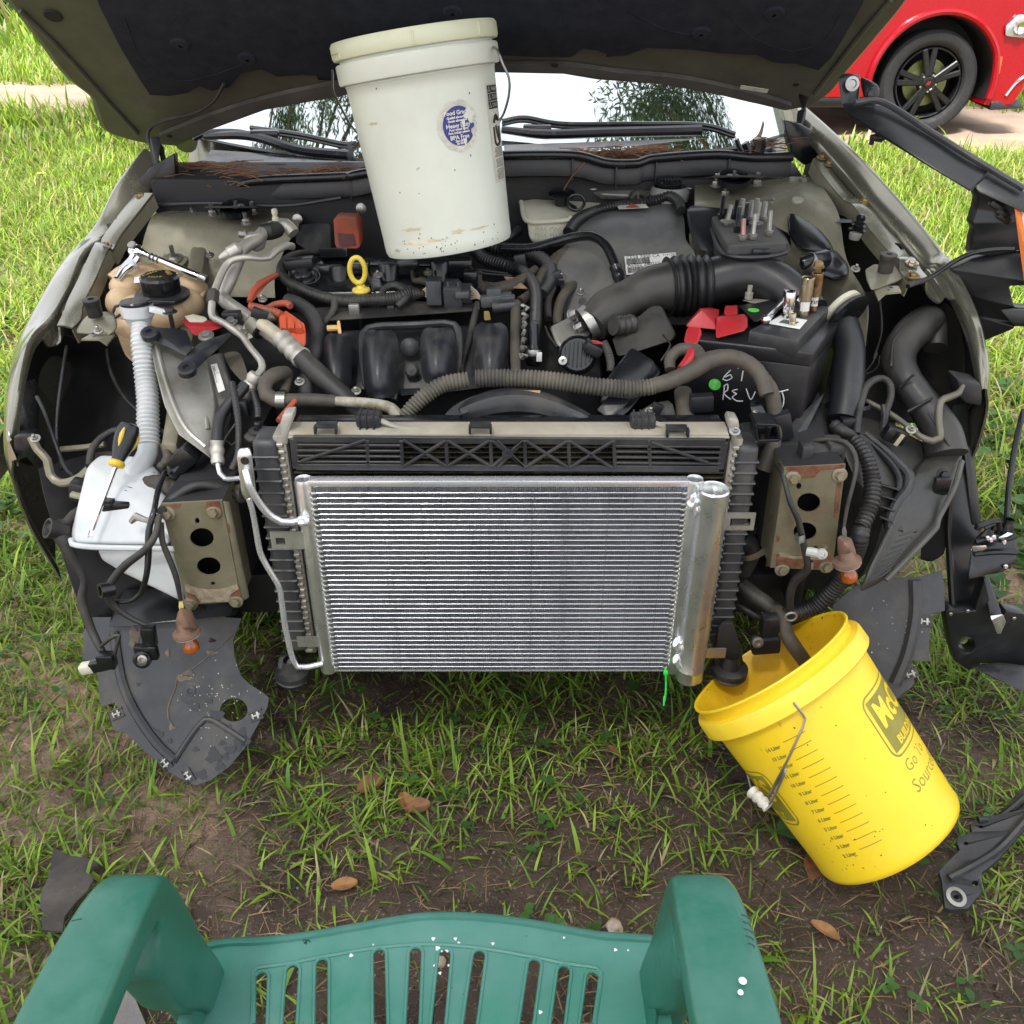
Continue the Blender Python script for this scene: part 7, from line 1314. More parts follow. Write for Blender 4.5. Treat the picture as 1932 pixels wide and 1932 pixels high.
# red terminal cover
rcv=obj('terminal_cover',join(hull_g(PS('F',[(1490,890,1.66),(1560,885,1.68),(1620,900,1.67),(1600,1010,1.58),(1410,990,1.59),(1400,1010,1.585),(1440,950,1.63),(1500,900,1.60),(1600,1030,1.575)]),.006,3),
     hull_g(PS('F',[(1650,870,1.68),(1740,870,1.68),(1740,930,1.64),(1640,930,1.64),(1660,940,1.62)]),.005),hull_g(PS('F',[(1590,940,1.62),(1780,925,1.63),(1805,950,1.61),(1805,1010,1.57),(1780,1040,1.56),(1610,1085,1.54),(1590,1080,1.545),(1610,960,1.59)]),.005,3),
     hull_g(PS('F',[(1405,1000,1.585),(1500,1010,1.575),(1505,1060,1.56),(1470,1150,1.53),(1385,1110,1.545),(1390,1110,1.56),(1500,1070,1.58)]),.004)),redp,car,ang=50)
T('red_cable','F',[(1440,1140,1.53),(1440,1200,1.51),(1400,1260,1.495),(1370,1290,1.485)],[40,42,40,34],redp,car)
# battery tray corner, loom bundle down, PCM connector etc.
obj('battery_tray',hull_g(PS('G',[(350,1560,1.46),(400,1580,1.45),(480,1540,1.46),(640,1300,1.54),(630,1340,1.53),(470,1650,1.43),(430,1720,1.41),(360,1710,1.41),(360,1560,1.50),(640,1310,1.62)]),.006),blkd,car)
obj('lower_loom',tube_g(PS('F',[(1380,1430,1.50),(1390,1520,1.47),(1400,1620,1.44)]),.016,12),rubb,car)
obj('headlamp_bracket',join(box_g(P('K',470,320,Y=1.40),(.07,.05,.038),None,.006),box_g(P('K',375,325,Y=1.37),(.02,.03,.045),None,.003),box_g(P('K',560,290,Y=1.40),(.03,.05,.04),None,.006)),blkd,car)
T('strap_loom','K',[(700,190,1.46),(630,170,1.46),(590,150,1.47),(560,120,1.48)],[24,40,44,40],rub,car,ribs=(.01,.04))
T('wiring_loom','G',[(850,1560,1.46),(860,1450,1.48),(880,1350,1.51),(920,1250,1.54),(1000,1205,1.57),(1060,1240,1.57),(1070,1320,1.55),(1040,1430,1.52),(1020,1530,1.50)],[26,24,24,24,22,24,24,22,20],rub,car,ribs=(.007,.05),seg=12)
T('corrugated_sleeve','K',[(650,190,1.47),(720,250,1.45),(780,350,1.42),(810,480,1.39),(810,600,1.36),(780,700,1.34),(740,790,1.32)],[40,44,46,50,50,50,48],hosem,car,ribs=(.0078,.12),seg=16)
T('corrugated_sleeve','K',[(745,780,1.32),(730,860,1.31),(700,960,1.32),(640,1080,1.34),(540,1210,1.35),(430,1300,1.35),(330,1340,1.34),(270,1345,1.33)],[56,56,56,58,60,56,50,40],M('dark_sleeve',(.018,.018,.019),.5,dust=.3),car,ribs=(.0072,.05),seg=16)
T('lamp_wire','K',[(330,260,1.44),(420,235,1.42),(540,222,1.40),(640,240,1.38),(700,320,1.36),(705,420,1.34),(680,540,1.32),(650,660,1.31),(630,780,1.30)],[14,16,16,17,17,16,14,13,11],rub,car)
obj('socket_wires',join(*[tube_g(PS('K',[(630,775,1.30),(630+d,815,1.30),(632+d*.8,850,1.30)]),.0012,5) for d in (-10,-3,4,12)]),M('grey_wire',(.2,.2,.2)),car)
T('sensor_loom','K',[(195,385,1.36),(230,430,1.34),(255,530,1.315),(285,640,1.30),(330,730,1.295),(355,830,1.29),(375,930,1.285),(395,1030,1.28),(390,1070,1.28),(310,1140,1.29),(280,1230,1.29),(280,1330,1.29)],[16,18,16,18,20,20,22,22,26,28,28,24],rub,car,seg=10)
for x,y,r_ in ((345,855,26),(400,1030,27)): p=P('K',x,y,Y=1.285); obj('foil_wrap',lathe_g(p,(.15,0,-1),[(r_*PX('K',p),-.007),(r_*1.08*PX('K',p),0),(r_*PX('K',p),.008)],14,wob=lambda a,h: 1+.12*math.sin(a*4)),foil,car)
tm=obj('loose_terminal',join(tube_g(PS('K',[(390,945,1.27),(430,952,1.265),(470,960,1.262),(498,965,1.26)]),[.0075,.0085,.0075,.008],10),lathe_g(P('K',488,962,Y=1.258),(0,-1,.2),[(.009,-.004),(.009,.002),(.004,.003),(.003,0)],14)),M('white_terminal',(.5,.5,.46),.4,dust=.3),car)
# head-lamp air box, resonator and elbow in the right wheel-well
hb=obj('air_box',puff(hull_g(PS('K',[(520,60,1.52),(600,30,1.55),(880,100,1.56),(1190,260,1.52),(1200,330,1.50),(1060,430,1.46),(1030,520,1.43),(930,760,1.38),(700,500,1.40),(560,180,1.46),(600,100,1.60),(1190,280,1.60)]),.02,3),4,4),MATS['dusty_duct'],car)
obj('air_box_rim',tube_g(PS('K',[(760,190,1.50),(870,270,1.475),(980,370,1.45),(1050,450,1.43),(1040,540,1.41),(980,620,1.39),(920,740,1.37),(940,810,1.36),(1000,800,1.36)]),.0095,10),blkd,hb)
obj('air_box_rim',tube_g(PS('K',[(740,200,1.49),(860,300,1.465),(960,410,1.44),(990,520,1.42),(930,700,1.385),(900,760,1.37)]),.007,10),blks,hb)
for k in range(4): obj('air_box_rib',hull_g(PS('K',[(860,500+70*k,1.41 - .015*k),(990 - 12*k,540+70*k,1.40 - .015*k),(985 - 12*k,552+70*k,1.398 - .015*k),(860,515+70*k,1.405 - .015*k),(900,540+70*k,1.45)]),.001),blks,hb)
rs=obj('resonator',puff(hull_g(PS('K',[(1190,270,1.52),(1405,290,1.50),(1390,370,1.47),(1330,560,1.42),(1240,730,1.38),(1230,790,1.365),(900,1130,1.30),(715,1220,1.29),(760,1100,1.30),(920,850,1.34),(1010,620,1.38),(1060,430,1.44),(1180,330,1.49),(1390,300,1.6),(1200,800,1.5),(800,1180,1.4)]),.02,3),3,4),M('resonator_plastic',(.034,.034,.031),.36,dust=.6,dcol=(.11,.104,.08),dscale=4,bump=.25),car)
for k in range(8): obj('moulded_line',tube_g(PS('K',[(790+28*k,1140 - 42*k,1.292+.004*k),(880+32*k,1100 - 42*k,1.292+.004*k),(930+22*k,1060 - 34*k,1.296+.004*k)]),.0016,5),blkd,rs)
obj('resonator_bolt',join(box_g(P('K',1258,520,Y=1.415),(.03,.012,.035),None,.004),hexh(P('K',1270,450,Y=1.43),(0,-1,.5),.008,.01,.012)),blks,rs)
obj('resonator_edge',tube_g(PS('K',[(1392,362,1.46),(1340,540,1.41),(1240,735,1.37),(1228,790,1.355),(1050,980,1.32),(900,1130,1.295)]),.005,8),M('edge_grey',(.085,.085,.078),.5),rs)
T('intake_elbow','G',[(1360,1010,1.72),(1350,860,1.76),(1310,830,1.75),(1220,900,1.72),(1140,1000,1.68),(1120,1110,1.64),(1170,1220,1.60),(1250,1330,1.57),(1330,1440,1.54),(1400,1560,1.51),(1430,1700,1.48)],[70,78,100,110,105,105,100,100,110,120,130],MATS['dusty_duct'],car,seg=26)
for (x,y,ax) in ((1165,1215,0),(1250,1390,0),(1160,1280,0),(1300,1330,0)): pass
for pts in ([(1070,1130,1.60),(1090,960,1.66),(1180,860,1.70),(1290,800,1.73)],[(1130,1260,1.57),(1220,1180,1.56)],[(1180,1420,1.53),(1340,1330,1.53)],[(1320,1430,1.50),(1370,1520,1.48),(1450,1640,1.46)]): T('elbow_rib','G',pts,9,blkd,car,seg=8)
T('lamp_strut','G',[(910,1350,1.56),(1060,1430,1.53),(1160,1500,1.50),(1260,1580,1.47),(1340,1610,1.46),(1390,1590,1.46),(1380,1480,1.48),(1390,1360,1.50),(1440,1330,1.51),(1510,1300,1.52),(1540,1250,1.53)],[16,18,18,20,24,24,22,24,24,22,12],M('khaki_strut',(.16,.15,.115),.45,.3,dust=.5),car,seg=12)
obj('relay_box',join(box_g(P('G',1095,1570,Y=1.475),(.044,.02,.03),Matrix.Rotation(.35,3,'Y'),.005)),blks,car); obj('relay_tag',box_g(P('G',1125,1605,Y=1.455),(.008,.002,.024),Matrix.Rotation(.45,3,'Y'),.0005),M('khaki_tag',(.42,.4,.28)),car)
# hoses that hang into the bucket, radiator outlet, drain plug sensor
T('lower_hose','J',[(1480,1170,1.42),(1560,1230,1.40),(1680,1310,1.37),(1740,1350,1.35)],[60,58,52,46],M('soft_black',(.02,.02,.02),.45,dust=.4),car,seg=18)
T('lower_hose','K',[(190,1330,1.35),(235,1400,1.32),(260,1480,1.30),(300,1550,1.29),(350,1620,1.29),(400,1690,1.29)],[44,44,46,48,48,46],rubb,car,seg=18)
T('wiring_loom','J',[(1460,1290,1.42),(1560,1350,1.40),(1650,1380,1.39),(1700,1370,1.38)],[26,28,26,22],rub,car)
T('radiator_outlet','J',[(1480,850,1.42),(1530,900,1.42),(1530,980,1.42),(1490,1080,1.42)],[70,72,68,56],blkd,car,seg=22)
obj('outlet_clamp',lathe_g(P('J',1555,900,Y=1.41),(.5,0,-.8),[(.036,-.006),(.038,-.006),(.038,.006),(.036,.006)],26),bluw,car)
obj('loom_tie',tube_g([P('K',275,1340,Y=1.29) +V3((math.cos(a) *.010,-.012,math.sin(a) *.009)) for a in np.linspace(0,6.2,12)],.0022,6),foil,car)
hs2=obj('hanging_sensor',join(box_g(P('J',1665,1430,Y=1.31),(.03,.025,.05),Matrix.Rotation(-.06,3,'Y'),.004),box_g(P('J',1640,1545,Y=1.30),(.052,.022,.035),Matrix.Rotation(-.1,3,'Y'),.005)),blk,car)
obj('sensor_bushing',lathe_g(P('J',1588,1532,Y=1.285),(0,-1,.3),[(.0105,-.004),(.0105,.003),(.006,.004),(.005,0),(.0005,0)],20),bluw,hs2)
obj('skid_fill',hull_g([V3((-.62,1.50,.24)),V3((.60,1.50,.24)),V3((-.62,1.9,.22)),V3((.60,1.9,.22)),V3((-.62,1.5,.34)),V3((.60,1.5,.34)),V3((-.62,1.9,.34)),V3((.6,1.9,.34))],.01),dark,car)
obj('bay_back_wall',hull_g([V3((-.44,1.47,.28)),V3((-.34,1.47,.28)),V3((-.44,1.47,.62)),V3((-.34,1.47,.62)),V3((-.44,1.52,.28)),V3((-.34,1.52,.62))],.01),dark,car)
# pine needles lying on the cowl, in three drifts
def needles(boxes,name,label):
    gs=[]
    for (c,x0,x1,y0,y1,Y0_,Y1_,k) in boxes:
        for _ in range(k):
            p=P(c,random.uniform(x0,x1),random.uniform(y0,y1),Y=random.uniform(Y0_,Y1_)); a=random.gauss(0,.5); L=random.uniform(.05,.11); d=V3((math.cos(a),math.sin(a) *.6,random.uniform(-.12,.2))) *L*random.choice((-1,1))
            gs.append(tube_g([p,p+d*.5+V3((0,0,.006)),p+d],.0009,4,step=.1,cap=False))
    return top(obj(name,join(*gs),need,None),label,'pine needles',kind='stuff')
needles([('A',1000,1400,930,1050,2.22,2.32,150),('A',1100,1900,985,1030,2.2,2.24,120),('B',0,350,965,995,2.18,2.26,80),('B',1620,1932,855,905,2.2,2.3,130),('C',0,280,690,712,2.2,2.3,110),('C',740,900,620,690,2.2,2.3,25)],'pine_needles','brown pine needles gathered in drifts along the black cowl under the windshield')
dc=root('broken_clip',P('C',700,690,Y=2.22),'small crooked black plastic fragment lying on the right end of the cowl','plastic fragment')
obj('fragment',join(*[tube_g([P('C',x,y,Y=2.22) for x,y in pts],r_,7) for pts,r_ in (([(630,630),(640,660),(665,690),(700,690)],.006),([(670,645),(680,670),(690,700)],.009),([(735,625),(735,660),(725,695)],.015),([(750,690),(780,680),(800,695)],.008))]),blks,dc)
lfb_=root('dry_leaf',P('C',720,630,Y=2.24),'curled dry leaf standing behind the black fragment on the cowl','leaf'); obj('blade',grid_g([[P('C',690,640,Y=2.25),P('C',700,655,Y=2.23)],[P('C',730,605,Y=2.26),P('C',740,620,Y=2.24)],[P('C',750,545,Y=2.28),P('C',755,560,Y=2.27)]],2,3,.001),lfb,lfb_)

# small fasteners, clips and loose wires scattered through the bay as in the photograph
for (c,x,y,Y) in (('E',320,695,1.75),('E',1065,540,1.86),('E',1390,525,1.86),('E',560,1230,1.54),('E',925,1290,1.535),('F',595,690,1.88),('F',720,790,1.84),('F',1170,1560,1.44),('D',1380,1530,1.42),('D',640,760,1.645),('A',1090,1200,2.18),('A',1190,1447,2.03),('C',930,815,2.13),('C',790,920,2.03),('F',1090,180,2.16),('G',840,500,1.78),('J',1440,170,1.345),('K',1060,160,1.47),('H',170,160,1.48)):
    obj('small_bolt',join(hexh(P(c,x,y,Y=Y),(0,-.5,1),.006,.006,.0095),lathe_g(P(c,x,y,Y=Y),(0,-.5,1),[(.003,0),(.003,.012),(.001,.013)],8)),bluw,car)
thin=[('F',[(0,620,1.88),(60,660,1.87),(150,670,1.88),(270,680,1.89)],7),('F',[(0,640,1.88),(80,640,1.88),(120,650,1.88),(250,665,1.9)],6),('E',[(1470,1290,1.55),(1580,1180,1.57),(1600,1100,1.6)],9),('F',[(360,880,1.73),(345,960,1.70),(350,1050,1.66),(330,1140,1.62)],8),('F',[(490,1010,1.72),(520,1080,1.68),(570,1140,1.65)],9),('E',[(985,480,1.93),(1010,560,1.86),(1035,640,1.80)],7),('D',[(1540,1340,1.44),(1460,1450,1.42),(1440,1500,1.41)],8),('D',[(1450,1460,1.43),(1500,1500,1.42),(1560,1440,1.43)],7),
        ('F',[(1250,1060,1.6),(1300,1130,1.56),(1240,1230,1.54)],7),('G',[(1000,700,1.78),(1010,900,1.74),(960,1080,1.70)],8),('G',[(905,1180,1.62),(980,1140,1.64),(1000,1060,1.67)],5),('G',[(900,1170,1.62),(950,1110,1.65),(985,1040,1.67)],4),('C',[(640,800,2.17),(700,790,2.18),(760,800,2.17),(840,805,2.15)],5),('A',[(1130,1215,2.16),(1000,1205,2.17),(930,1225,2.14)],3),('D',[(1340,560,1.78),(1380,620,1.74),(1420,690,1.70)],12),('K',[(880,0,1.53),(890,80,1.51),(870,160,1.50)],18)]
for c,pts,r_ in thin: T('thin_wire',c,pts,r_,rub,car,seg=6)
for (c,x,y,Y,w,h,d) in (('E',300,790,1.66,.03,.012,.02),('E',1870,905,1.66,.02,.012,.016),('F',560,700,1.88,.03,.015,.03),('F',1500,1500,1.45,.04,.02,.03),('F',330,590,1.93,.025,.015,.03),('D',1500,660,1.70,.035,.02,.016),('D',1570,1260,1.47,.02,.015,.03),('E',1150,760,1.77,.015,.01,.018),('G',800,1490,1.48,.03,.02,.02),('J',1750,130,1.43,.03,.02,.05),('F',1210,1540,1.44,.02,.01,.02)):
    obj('plastic_clip',box_g(P(c,x,y,Y=Y),(w,h,d),Matrix.Rotation((x % 7) *.12 - .3,3,'Y'),.002),blk,car)
# ================================================================ buckets
def cone_hit(c,x,y,o,a,rf,L):
    d=ray(c,x,y).normalized(); prev=None; t=.5
    while t < 4:
        p=CAM+d*t; w=p - o; h=w.dot(a); r=(w - a*h).length
        if -.02 <= h <= L+.02 and r < rf(h): return p,h
        t += .0006
    p=CAM+d*1.5; return p,(p - o).dot(a)
class Bucket:
    def __init__(s,o,top_,r0,r1):
        s.o=o; s.a=(top_ - o).normalized(); s.L=(top_ - o).length; s.r0,s.r1=r0,r1; _,s.u,s.v=frame(s.a)
    def rf(s,h): return s.r0+(s.r1 - s.r0) *h/s.L
    def surf(s,th,h,off=0): return s.o+s.a*h+(s.u*math.cos(th) +s.v*math.sin(th)) *(s.rf(h) +off)
    def hit(s,c,x,y):
        p,h=cone_hit(c,x,y,s.o,s.a,s.rf,s.L); w=p - s.o - s.a*h; return math.atan2(w.dot(s.v),w.dot(s.u)),h
    def decal(s,th0,h0,flip=1,off=.0012): return lambda x,y: s.surf(th0+flip*x/s.rf(h0),h0+y,off)
def sgrid(fn,outline_w,outline_h,nx_=16,ny_=8,shape=None):
    V=[]; F=[]
    for j in range(ny_+1):
        for i in range(nx_+1): V.append(fn((i/nx_ - .5) *outline_w,(j/ny_ - .5) *outline_h))
    for j in range(ny_):
        for i in range(nx_): a=j*(nx_+1) +i; F.append((a,a+1,a+nx_+2,a+nx_+1))
    return V,F
def disc_d(fn,rx,ry,seg=36,rings=4,r_in=0,wob=None):
    V=[]; F=[]
    for k in range(rings+1):
        t=r_in+(1 - r_in) *k/rings
        for s in range(seg): a=2*math.pi*s/seg; q=t*(wob(a) if wob and k == rings else 1); V.append(fn(math.cos(a) *rx*q,math.sin(a) *ry*q))
    for k in range(rings):
        for s in range(seg): a=k*seg+s; b=k*seg+(s+1) % seg; F.append((a,b,b+seg,a+seg))
    return V,F
wo,wt_=P('B',852,1388,Y=1.835),P('B',645,180,Y=1.875)
B=Bucket(wo,wt_,.1255,.143)
wb_=root('white_bucket',wo,'white lidded plastic bucket with a round blue sticker propping the hood open','bucket')
L=B.L; a=B.a
obj('bucket_body',lathe_g(wo,a,[(.001,.004),(.119,.002),(.1235,.0),(.1262,.006),(.127,.02)] +[(B.rf(h),h) for h in np.linspace(.03,L*.80,14)] +[(B.rf(L*.8) +.0015,L*.803),(B.rf(L*.8) +.0015,L*.812),(B.rf(L*.82),L*.815),(.143,L*.93)],72),whb,wb_,ang=50)
obj('bucket_collar',lathe_g(wo,a,[(.144,L*.812),(.1495,L*.815),(.151,L*.825),(.1513,L*.898),(.149,L*.905),(.142,L*.906)],72),whb,wb_)
lid=obj('lid',lathe_g(wo,a,[(.144,L*.918),(.152,L*.922),(.154,L*.935),(.1543,L*.985),(.151,L*.998),(.144,L*1.0),(.141,L*.985),(.001,L*.985)],72),whl,wb_)
for th_,m_ in ((-.9,0),(-.35,0),(.2,0)):
    pass
sc_=(B.surf(B.hit('B',700,900)[0] +.1,.2) - B.surf(B.hit('B',700,900)[0],.2)); FL=1 if sc_.x > 0 else -1
for px in (335,713,1040):
    th,h=B.hit('B',px,600); obj('lid_pull_slot',bar_g(B.surf(th,L*.925,.012),B.surf(th,L*.985,.0125),.004,.003,up=B.surf(th,.2) - wo),whl,lid)
obj('lid_tab',tube_g([B.surf(B.hit('B',300,600)[0] +FL*k,L*.955,.0125+(.002 if 0 < k < .27 else 0)) for k in (0,.07,.14,.2,.27)],.0022,6),whl,lid)
th,h=B.hit('B',908,712); fn=B.decal(th,h,FL,.0009)
fn2=B.decal(th,h,FL,.0015); fn3=B.decal(th,h,FL,.0021)
st_=obj('round_sticker',disc_d(fn,.041,.0435,wob=lambda a: 1 - .05*(math.sin(a*9) > .6) - (.09 if -.5 < a - 6.1 < .2 or a < .25 else 0)),grl,wb_)
obj('sticker_face',disc_d(fn2,.031,.033,40,4,wob=lambda a: 1 - (.32 if .1 < a < .75 else .0) - (.2 if 5.7 < a < 6.1 else 0)),blu,st_)
for s_,sz,dy in (('Food Grade',.0098,.022),('Qualité alimentaire',.0052,.0145),('Grado alimenticio',.0052,.009),('Heavy Duty',.0098,.001),('Pour travail lourd',.0052,-.0055),('Para trabajo pesado',.0052,-.0105),('BPA Free',.0098,-.0185),('Sans BPA',.0052,-.0245),('Sin BPA',.0048,-.029)):
    obj('sticker_text',textg(s_,sz,lambda x,y,dy=dy: fn3(x - .002,y+dy),bold=.0002),wht,st_)
pa=disc_d(lambda x,y: B.decal(th,h,FL,.0024)(x+.022,y+.016),.010,.012,14,2,wob=lambda a: 1+.35*math.sin(a*4+1)); obj('torn_patch',pa,whb,st_)
pa=disc_d(lambda x,y: B.decal(th,h,FL,.0024)(x+.008,y+.002),.003,.009,12,2,wob=lambda a: 1+.4*math.sin(a*3)); obj('torn_patch',pa,whb,st_)
pa=disc_d(lambda x,y: B.decal(th,h,FL,.0024)(x+.007,y - .028),.003,.008,12,2,wob=lambda a: 1+.4*math.sin(a*3)); obj('torn_patch',pa,whb,st_)
for k in range(22):
    aa=k*.2856
    obj('ring_lettering',box_g(B.decal(th,h,FL,.0016)(math.cos(aa) *.0362,math.sin(aa) *.0385),(.0022,.0008,.0026),Matrix.Rotation(aa,3,'Y'),0),M('pale_print',(.62,.62,.58),.6) if k == 0 else MATS['pale_print'],st_)
# warning label strip near the right silhouette
th1,h1=B.hit('B',1085,545); wd_=.055; fw=lambda off: (lambda x,y: B.surf(th1+FL*(x+.012) /.14,h1+y,off))
stl=obj('warning_label',sgrid(lambda x,y: fw(.0008)(x,y - .064),wd_,.170,10,12),grl,wb_)
for k,w_ in enumerate(('WARNING','CUIDADO','DANGER')):
    obj('warning_band',sgrid(lambda x,y,k=k: fw(.0013)(x,y+.012 - .0135*k),wd_*.9,.0125,10,1),ink,stl)
    obj('warning_text',textg(w_,.0095,lambda x,y,k=k: fw(.0018)(x - .010,y+.012 - .0135*k),'LEFT'),grl,stl)
    obj('warning_sign',textg('△',.011,lambda x,y,k=k: fw(.0018)(x - .019,y+.012 - .0135*k)),grl,stl)
# drowning-hazard pictogram: child over a bucket, rough strokes
for q in ([(-.012,-.045),(-.006,-.035),(.004,-.034),(.012,-.042)],[(-.014,-.052),(-.012,-.08),(.008,-.08),(.010,-.052)],[(-.004,-.05),(0,-.066),(.006,-.075)]): obj('pictogram',tube_g([fw(.001)(*p) for p in q],.0026,6,step=.003),ink,stl)
obj('pictogram_head',disc_d(lambda x,y: fw(.0014)(x+.002,y - .036),.006,.006,14,2),ink,stl)
g=[]
for k in range(26):
    if k in (8,16): continue
    g.append(sgrid(lambda x,y,k=k: fw(.0013)(x+.001*((k*7) % 3),y - .088 - .0022*k),wd_*(.6+.25*((k*5) % 4) /4),.0009,6,1))
obj('small_print',join(*g),ink,stl)
# bail handle, right side
ear=P('B',1090,262,Y=1.83); bh=obj('wire_handle',tube_g([ear,P('B',1125,285,Y=1.80),P('B',1155,360,Y=1.79),P('B',1190,440,Y=1.79),P('B',1192,520,Y=1.80),P('B',1175,600,Y=1.82),P('B',1145,670,Y=1.86),P('B',1080,740,Y=1.99),P('B',800,800,Y=2.10),P('B',400,800,Y=2.08),P('B',215,560,Y=2.0),P('B',190,400,Y=1.92)],.0023,8),bluw,wb_)
obj('handle_ear',lathe_g(ear+V3((-.008,-.004,0)),(1,-.3,0),[(.011,0),(.010,.006),(.001,.007)],16),whb,wb_)
obj('rust_streak',disc_d(lambda x,y: B.decal(B.hit('B',700,1385)[0],.030,FL,.0006)(x,y),.045,.0035,30,3,wob=lambda a: 1+.3*math.sin(a*7)),M('rust_stain',(.55,.42,.26),.5,col2=(.7,.64,.5),scale=70),wb_)
for k in range(46):
    th=B.hit('B',random.uniform(420,1120),random.uniform(600,1250))[0]; hh=random.uniform(.02,L*.78) if k < 12 else random.uniform(.008,.04); obj('mud_fleck',disc_d(B.decal(th,hh,FL,.0006),random.uniform(.0005,.0014),random.uniform(.0006,.0024),8,1),M('mud_fleck',(.07,.06,.035),.8) if k == 0 else MATS['mud_fleck'],wb_)
# ---- yellow bucket
yo,yt=V3((.661,1.068,.088)),V3((.422,1.151,.413))
yo=P('L',1255,1200,Y=1.055); yt=P('L',650,325,Y=1.228)
Q=Bucket(yo,yt,.131,.150); a=Q.a; L=Q.L
yb=root('yellow_bucket',yo,'open yellow plastic bucket tilted on the grass under the right side of the radiator','bucket')
obj('bucket_body',lathe_g(yo,a,[(.001,.006),(.12,.004),(.126,.0),(.1315,.003),(.134,.012)] +[(Q.rf(h) +.001,h) for h in np.linspace(.03,L*.86,14)] +[(Q.rf(L*.87),L*.87),(.150,L*.93),(.1505,L*.955),(.151,L*.985),(.154,L*.993),(.154,L)],80),yel,yb,ang=50)
obj('bucket_inside',lathe_g(yo,a,[(.151,L),(.1485,L*.99),(.1465,L*.9),(.127,.02),(.001,.018)],80),yeli,yb,ang=50)
obj('bucket_rim',lathe_g(yo,a,[(.154,L*.994),(.1555,L),(.1545,L+.003),(.1515,L+.003),(.150,L)],80),yel,yb)
obj('bucket_collar',lathe_g(yo,a,[(.150,L*.948),(.161,L*.945),(.1635,L*.935),(.164,L*.865),(.1615,L*.858),(.150,L*.862)],80,wob=lambda an,h: 1+.002*math.sin(an*24)),yelr,yb)
t_=(Q.surf(Q.hit('L',900,900)[0] +.1,.2) - Q.surf(Q.hit('L',900,900)[0],.2)); FY=1 if t_.x > 0 else -1
th0,h14=Q.hit('L',775,702); th1_,h2=Q.hit('L',1160,1244); g=[]
for k in range(13):
    hh=h14+(h2 - h14) *k/12; th=th0+(th1_ - th0) *k/12
    g.append(sgrid(lambda x,y: Q.decal(th,hh,FY,.0011)(x,y),.040,.0015,8,1)); g.append(textg('%d Liter' % (14 - k),.0088,lambda x,y: Q.decal(th,hh,FY,.0012)(x - .029,y - .004),'RIGHT',bold=.0005))
obj('liter_scale',join(*g),olv,yb)
def logo(th,h,name='printed_logo'):
    f=lambda off: (lambda x,y: Q.decal(th,h,FY,off)(x,y)); W_,H_,r_=.215,.112,.018
    def rr(w,hh,r,n=6):
        out=[]
        for cx,cy,a0 in ((w/2 - r,hh/2 - r,0),(-w/2+r,hh/2 - r,90),(-w/2+r,-hh/2+r,180),(w/2 - r,-hh/2+r,270)):
            for k in range(n+1): an=R(a0+90*k/n); out.append((cx+r*math.cos(an),cy+r*math.sin(an)))
        return out
    def densify(o,k=10):
        out=[]
        for i in range(len(o)):
            p,q=o[i],o[(i+1) % len(o)]
            m=max(1,int(math.dist(p,q) /.008))
            for j in range(m): out.append((p[0] +(q[0] - p[0]) *j/m,p[1] +(q[1] - p[1]) *j/m))
        return out
    def ring(o1,o2,off):
        n=len(o1); V=[f(off)(*p) for p in o1] +[f(off)(*p) for p in o2]; return V,[(i,(i+1) % n,n+(i+1) % n,n+i) for i in range(n)]
    o1=densify(rr(W_,H_,r_)); sc1=[(x*(1 - .006/W_*2),y*(1 - .006/H_*2)) for x,y in o1]
    lg=obj(name,join(ring(o1,[(x*(1 - .003/W_*2),y*(1 - .003/H_*2)) for x,y in o1],.0011),sgrid(f(.0011),W_ - .018,H_ - .018,24,4)),olv,yb)
    obj('logo_text',join(textg("McCOY'S",.060,lambda x,y: f(.0017)(x*.76,y+.014),bold=.002),textg('BUILDING SUPPLY',.0195,lambda x,y: f(.0017)(x,y - .036),bold=.0006)),yel,lg)
    obj('logo_slogan',textg('Go To',.028,lambda x,y: f(.0011)(x - .06,y - .076),'CENTER'),olv,lg); obj('logo_slogan',textg('Source®',.032,lambda x,y: f(.0011)(x - .05,y - .108),'CENTER'),olv,lg)
thL,hL=Q.hit('L',1200,690); logo(thL+FY*.106/.14,hL+.004)
thR,hR=Q.hit('L',715,1010); logo(thR - FY*.104/.14,hR - .0)
# bail wire and taped grip
e1=Q.surf(Q.hit('L',825,600)[0],L*.90,.014)
thE=Q.hit('L',825,600)[0]; bp=[Q.surf(thE,L*.90,.010),Q.surf(thE,L*.90,.019)]
for (x,y,off) in ((825,600,.012),(812,650,.012),(788,705,.012),(755,790,.013),(710,890,.014),(672,985,.016),(648,1035,.02)):
    th,h=Q.hit('L',x,y); bp.append(Q.surf(th,h,off))
gA,gB=P('L',640,1050,Y=bp[-1].y - .0),P('L',560,975,Y=bp[-1].y+.03)
hw_=obj('wire_handle',tube_g(bp+[gA,gB,Q.surf(thE - FY*1.75,L*.42,.03),Q.surf(thE - FY*2.2,L*.6,.03),Q.surf(thE - FY*2.7,L*.8,.025),Q.surf(thE - FY*3.14,L*.90,.016)],.0021,8),bluw,yb)
obj('handle_grip',tube_g([gA+V3((.002,0,-.003)),(gA+gB) /2,gB],[.0095,.010,.0105],12,ribs=(.011,.12)),M('taped_grip',(.62,.6,.55),.6,col2=(.45,.42,.36),scale=60,bump=.6),hw_)
obj('ear_hole',lathe_g(e1 - (e1 - yo - a*(e1 - yo).dot(a)).normalized() *.0015,(e1 - yo - a*(e1 - yo).dot(a)),[(.006,0),(.004,.001),(.0005,.001)],14),dark,yb)
for k in range(40):
    th=Q.hit('L',random.uniform(600,1400),random.uniform(800,1250))[0]; hh=random.uniform(.01,L*.8) if k < 9 else random.uniform(.006,.09); obj('mud_fleck',disc_d(Q.decal(th,hh,FY,.0012),random.uniform(.0006,.0016),random.uniform(.0006,.0022),8,1),MATS['mud_fleck'],yb)
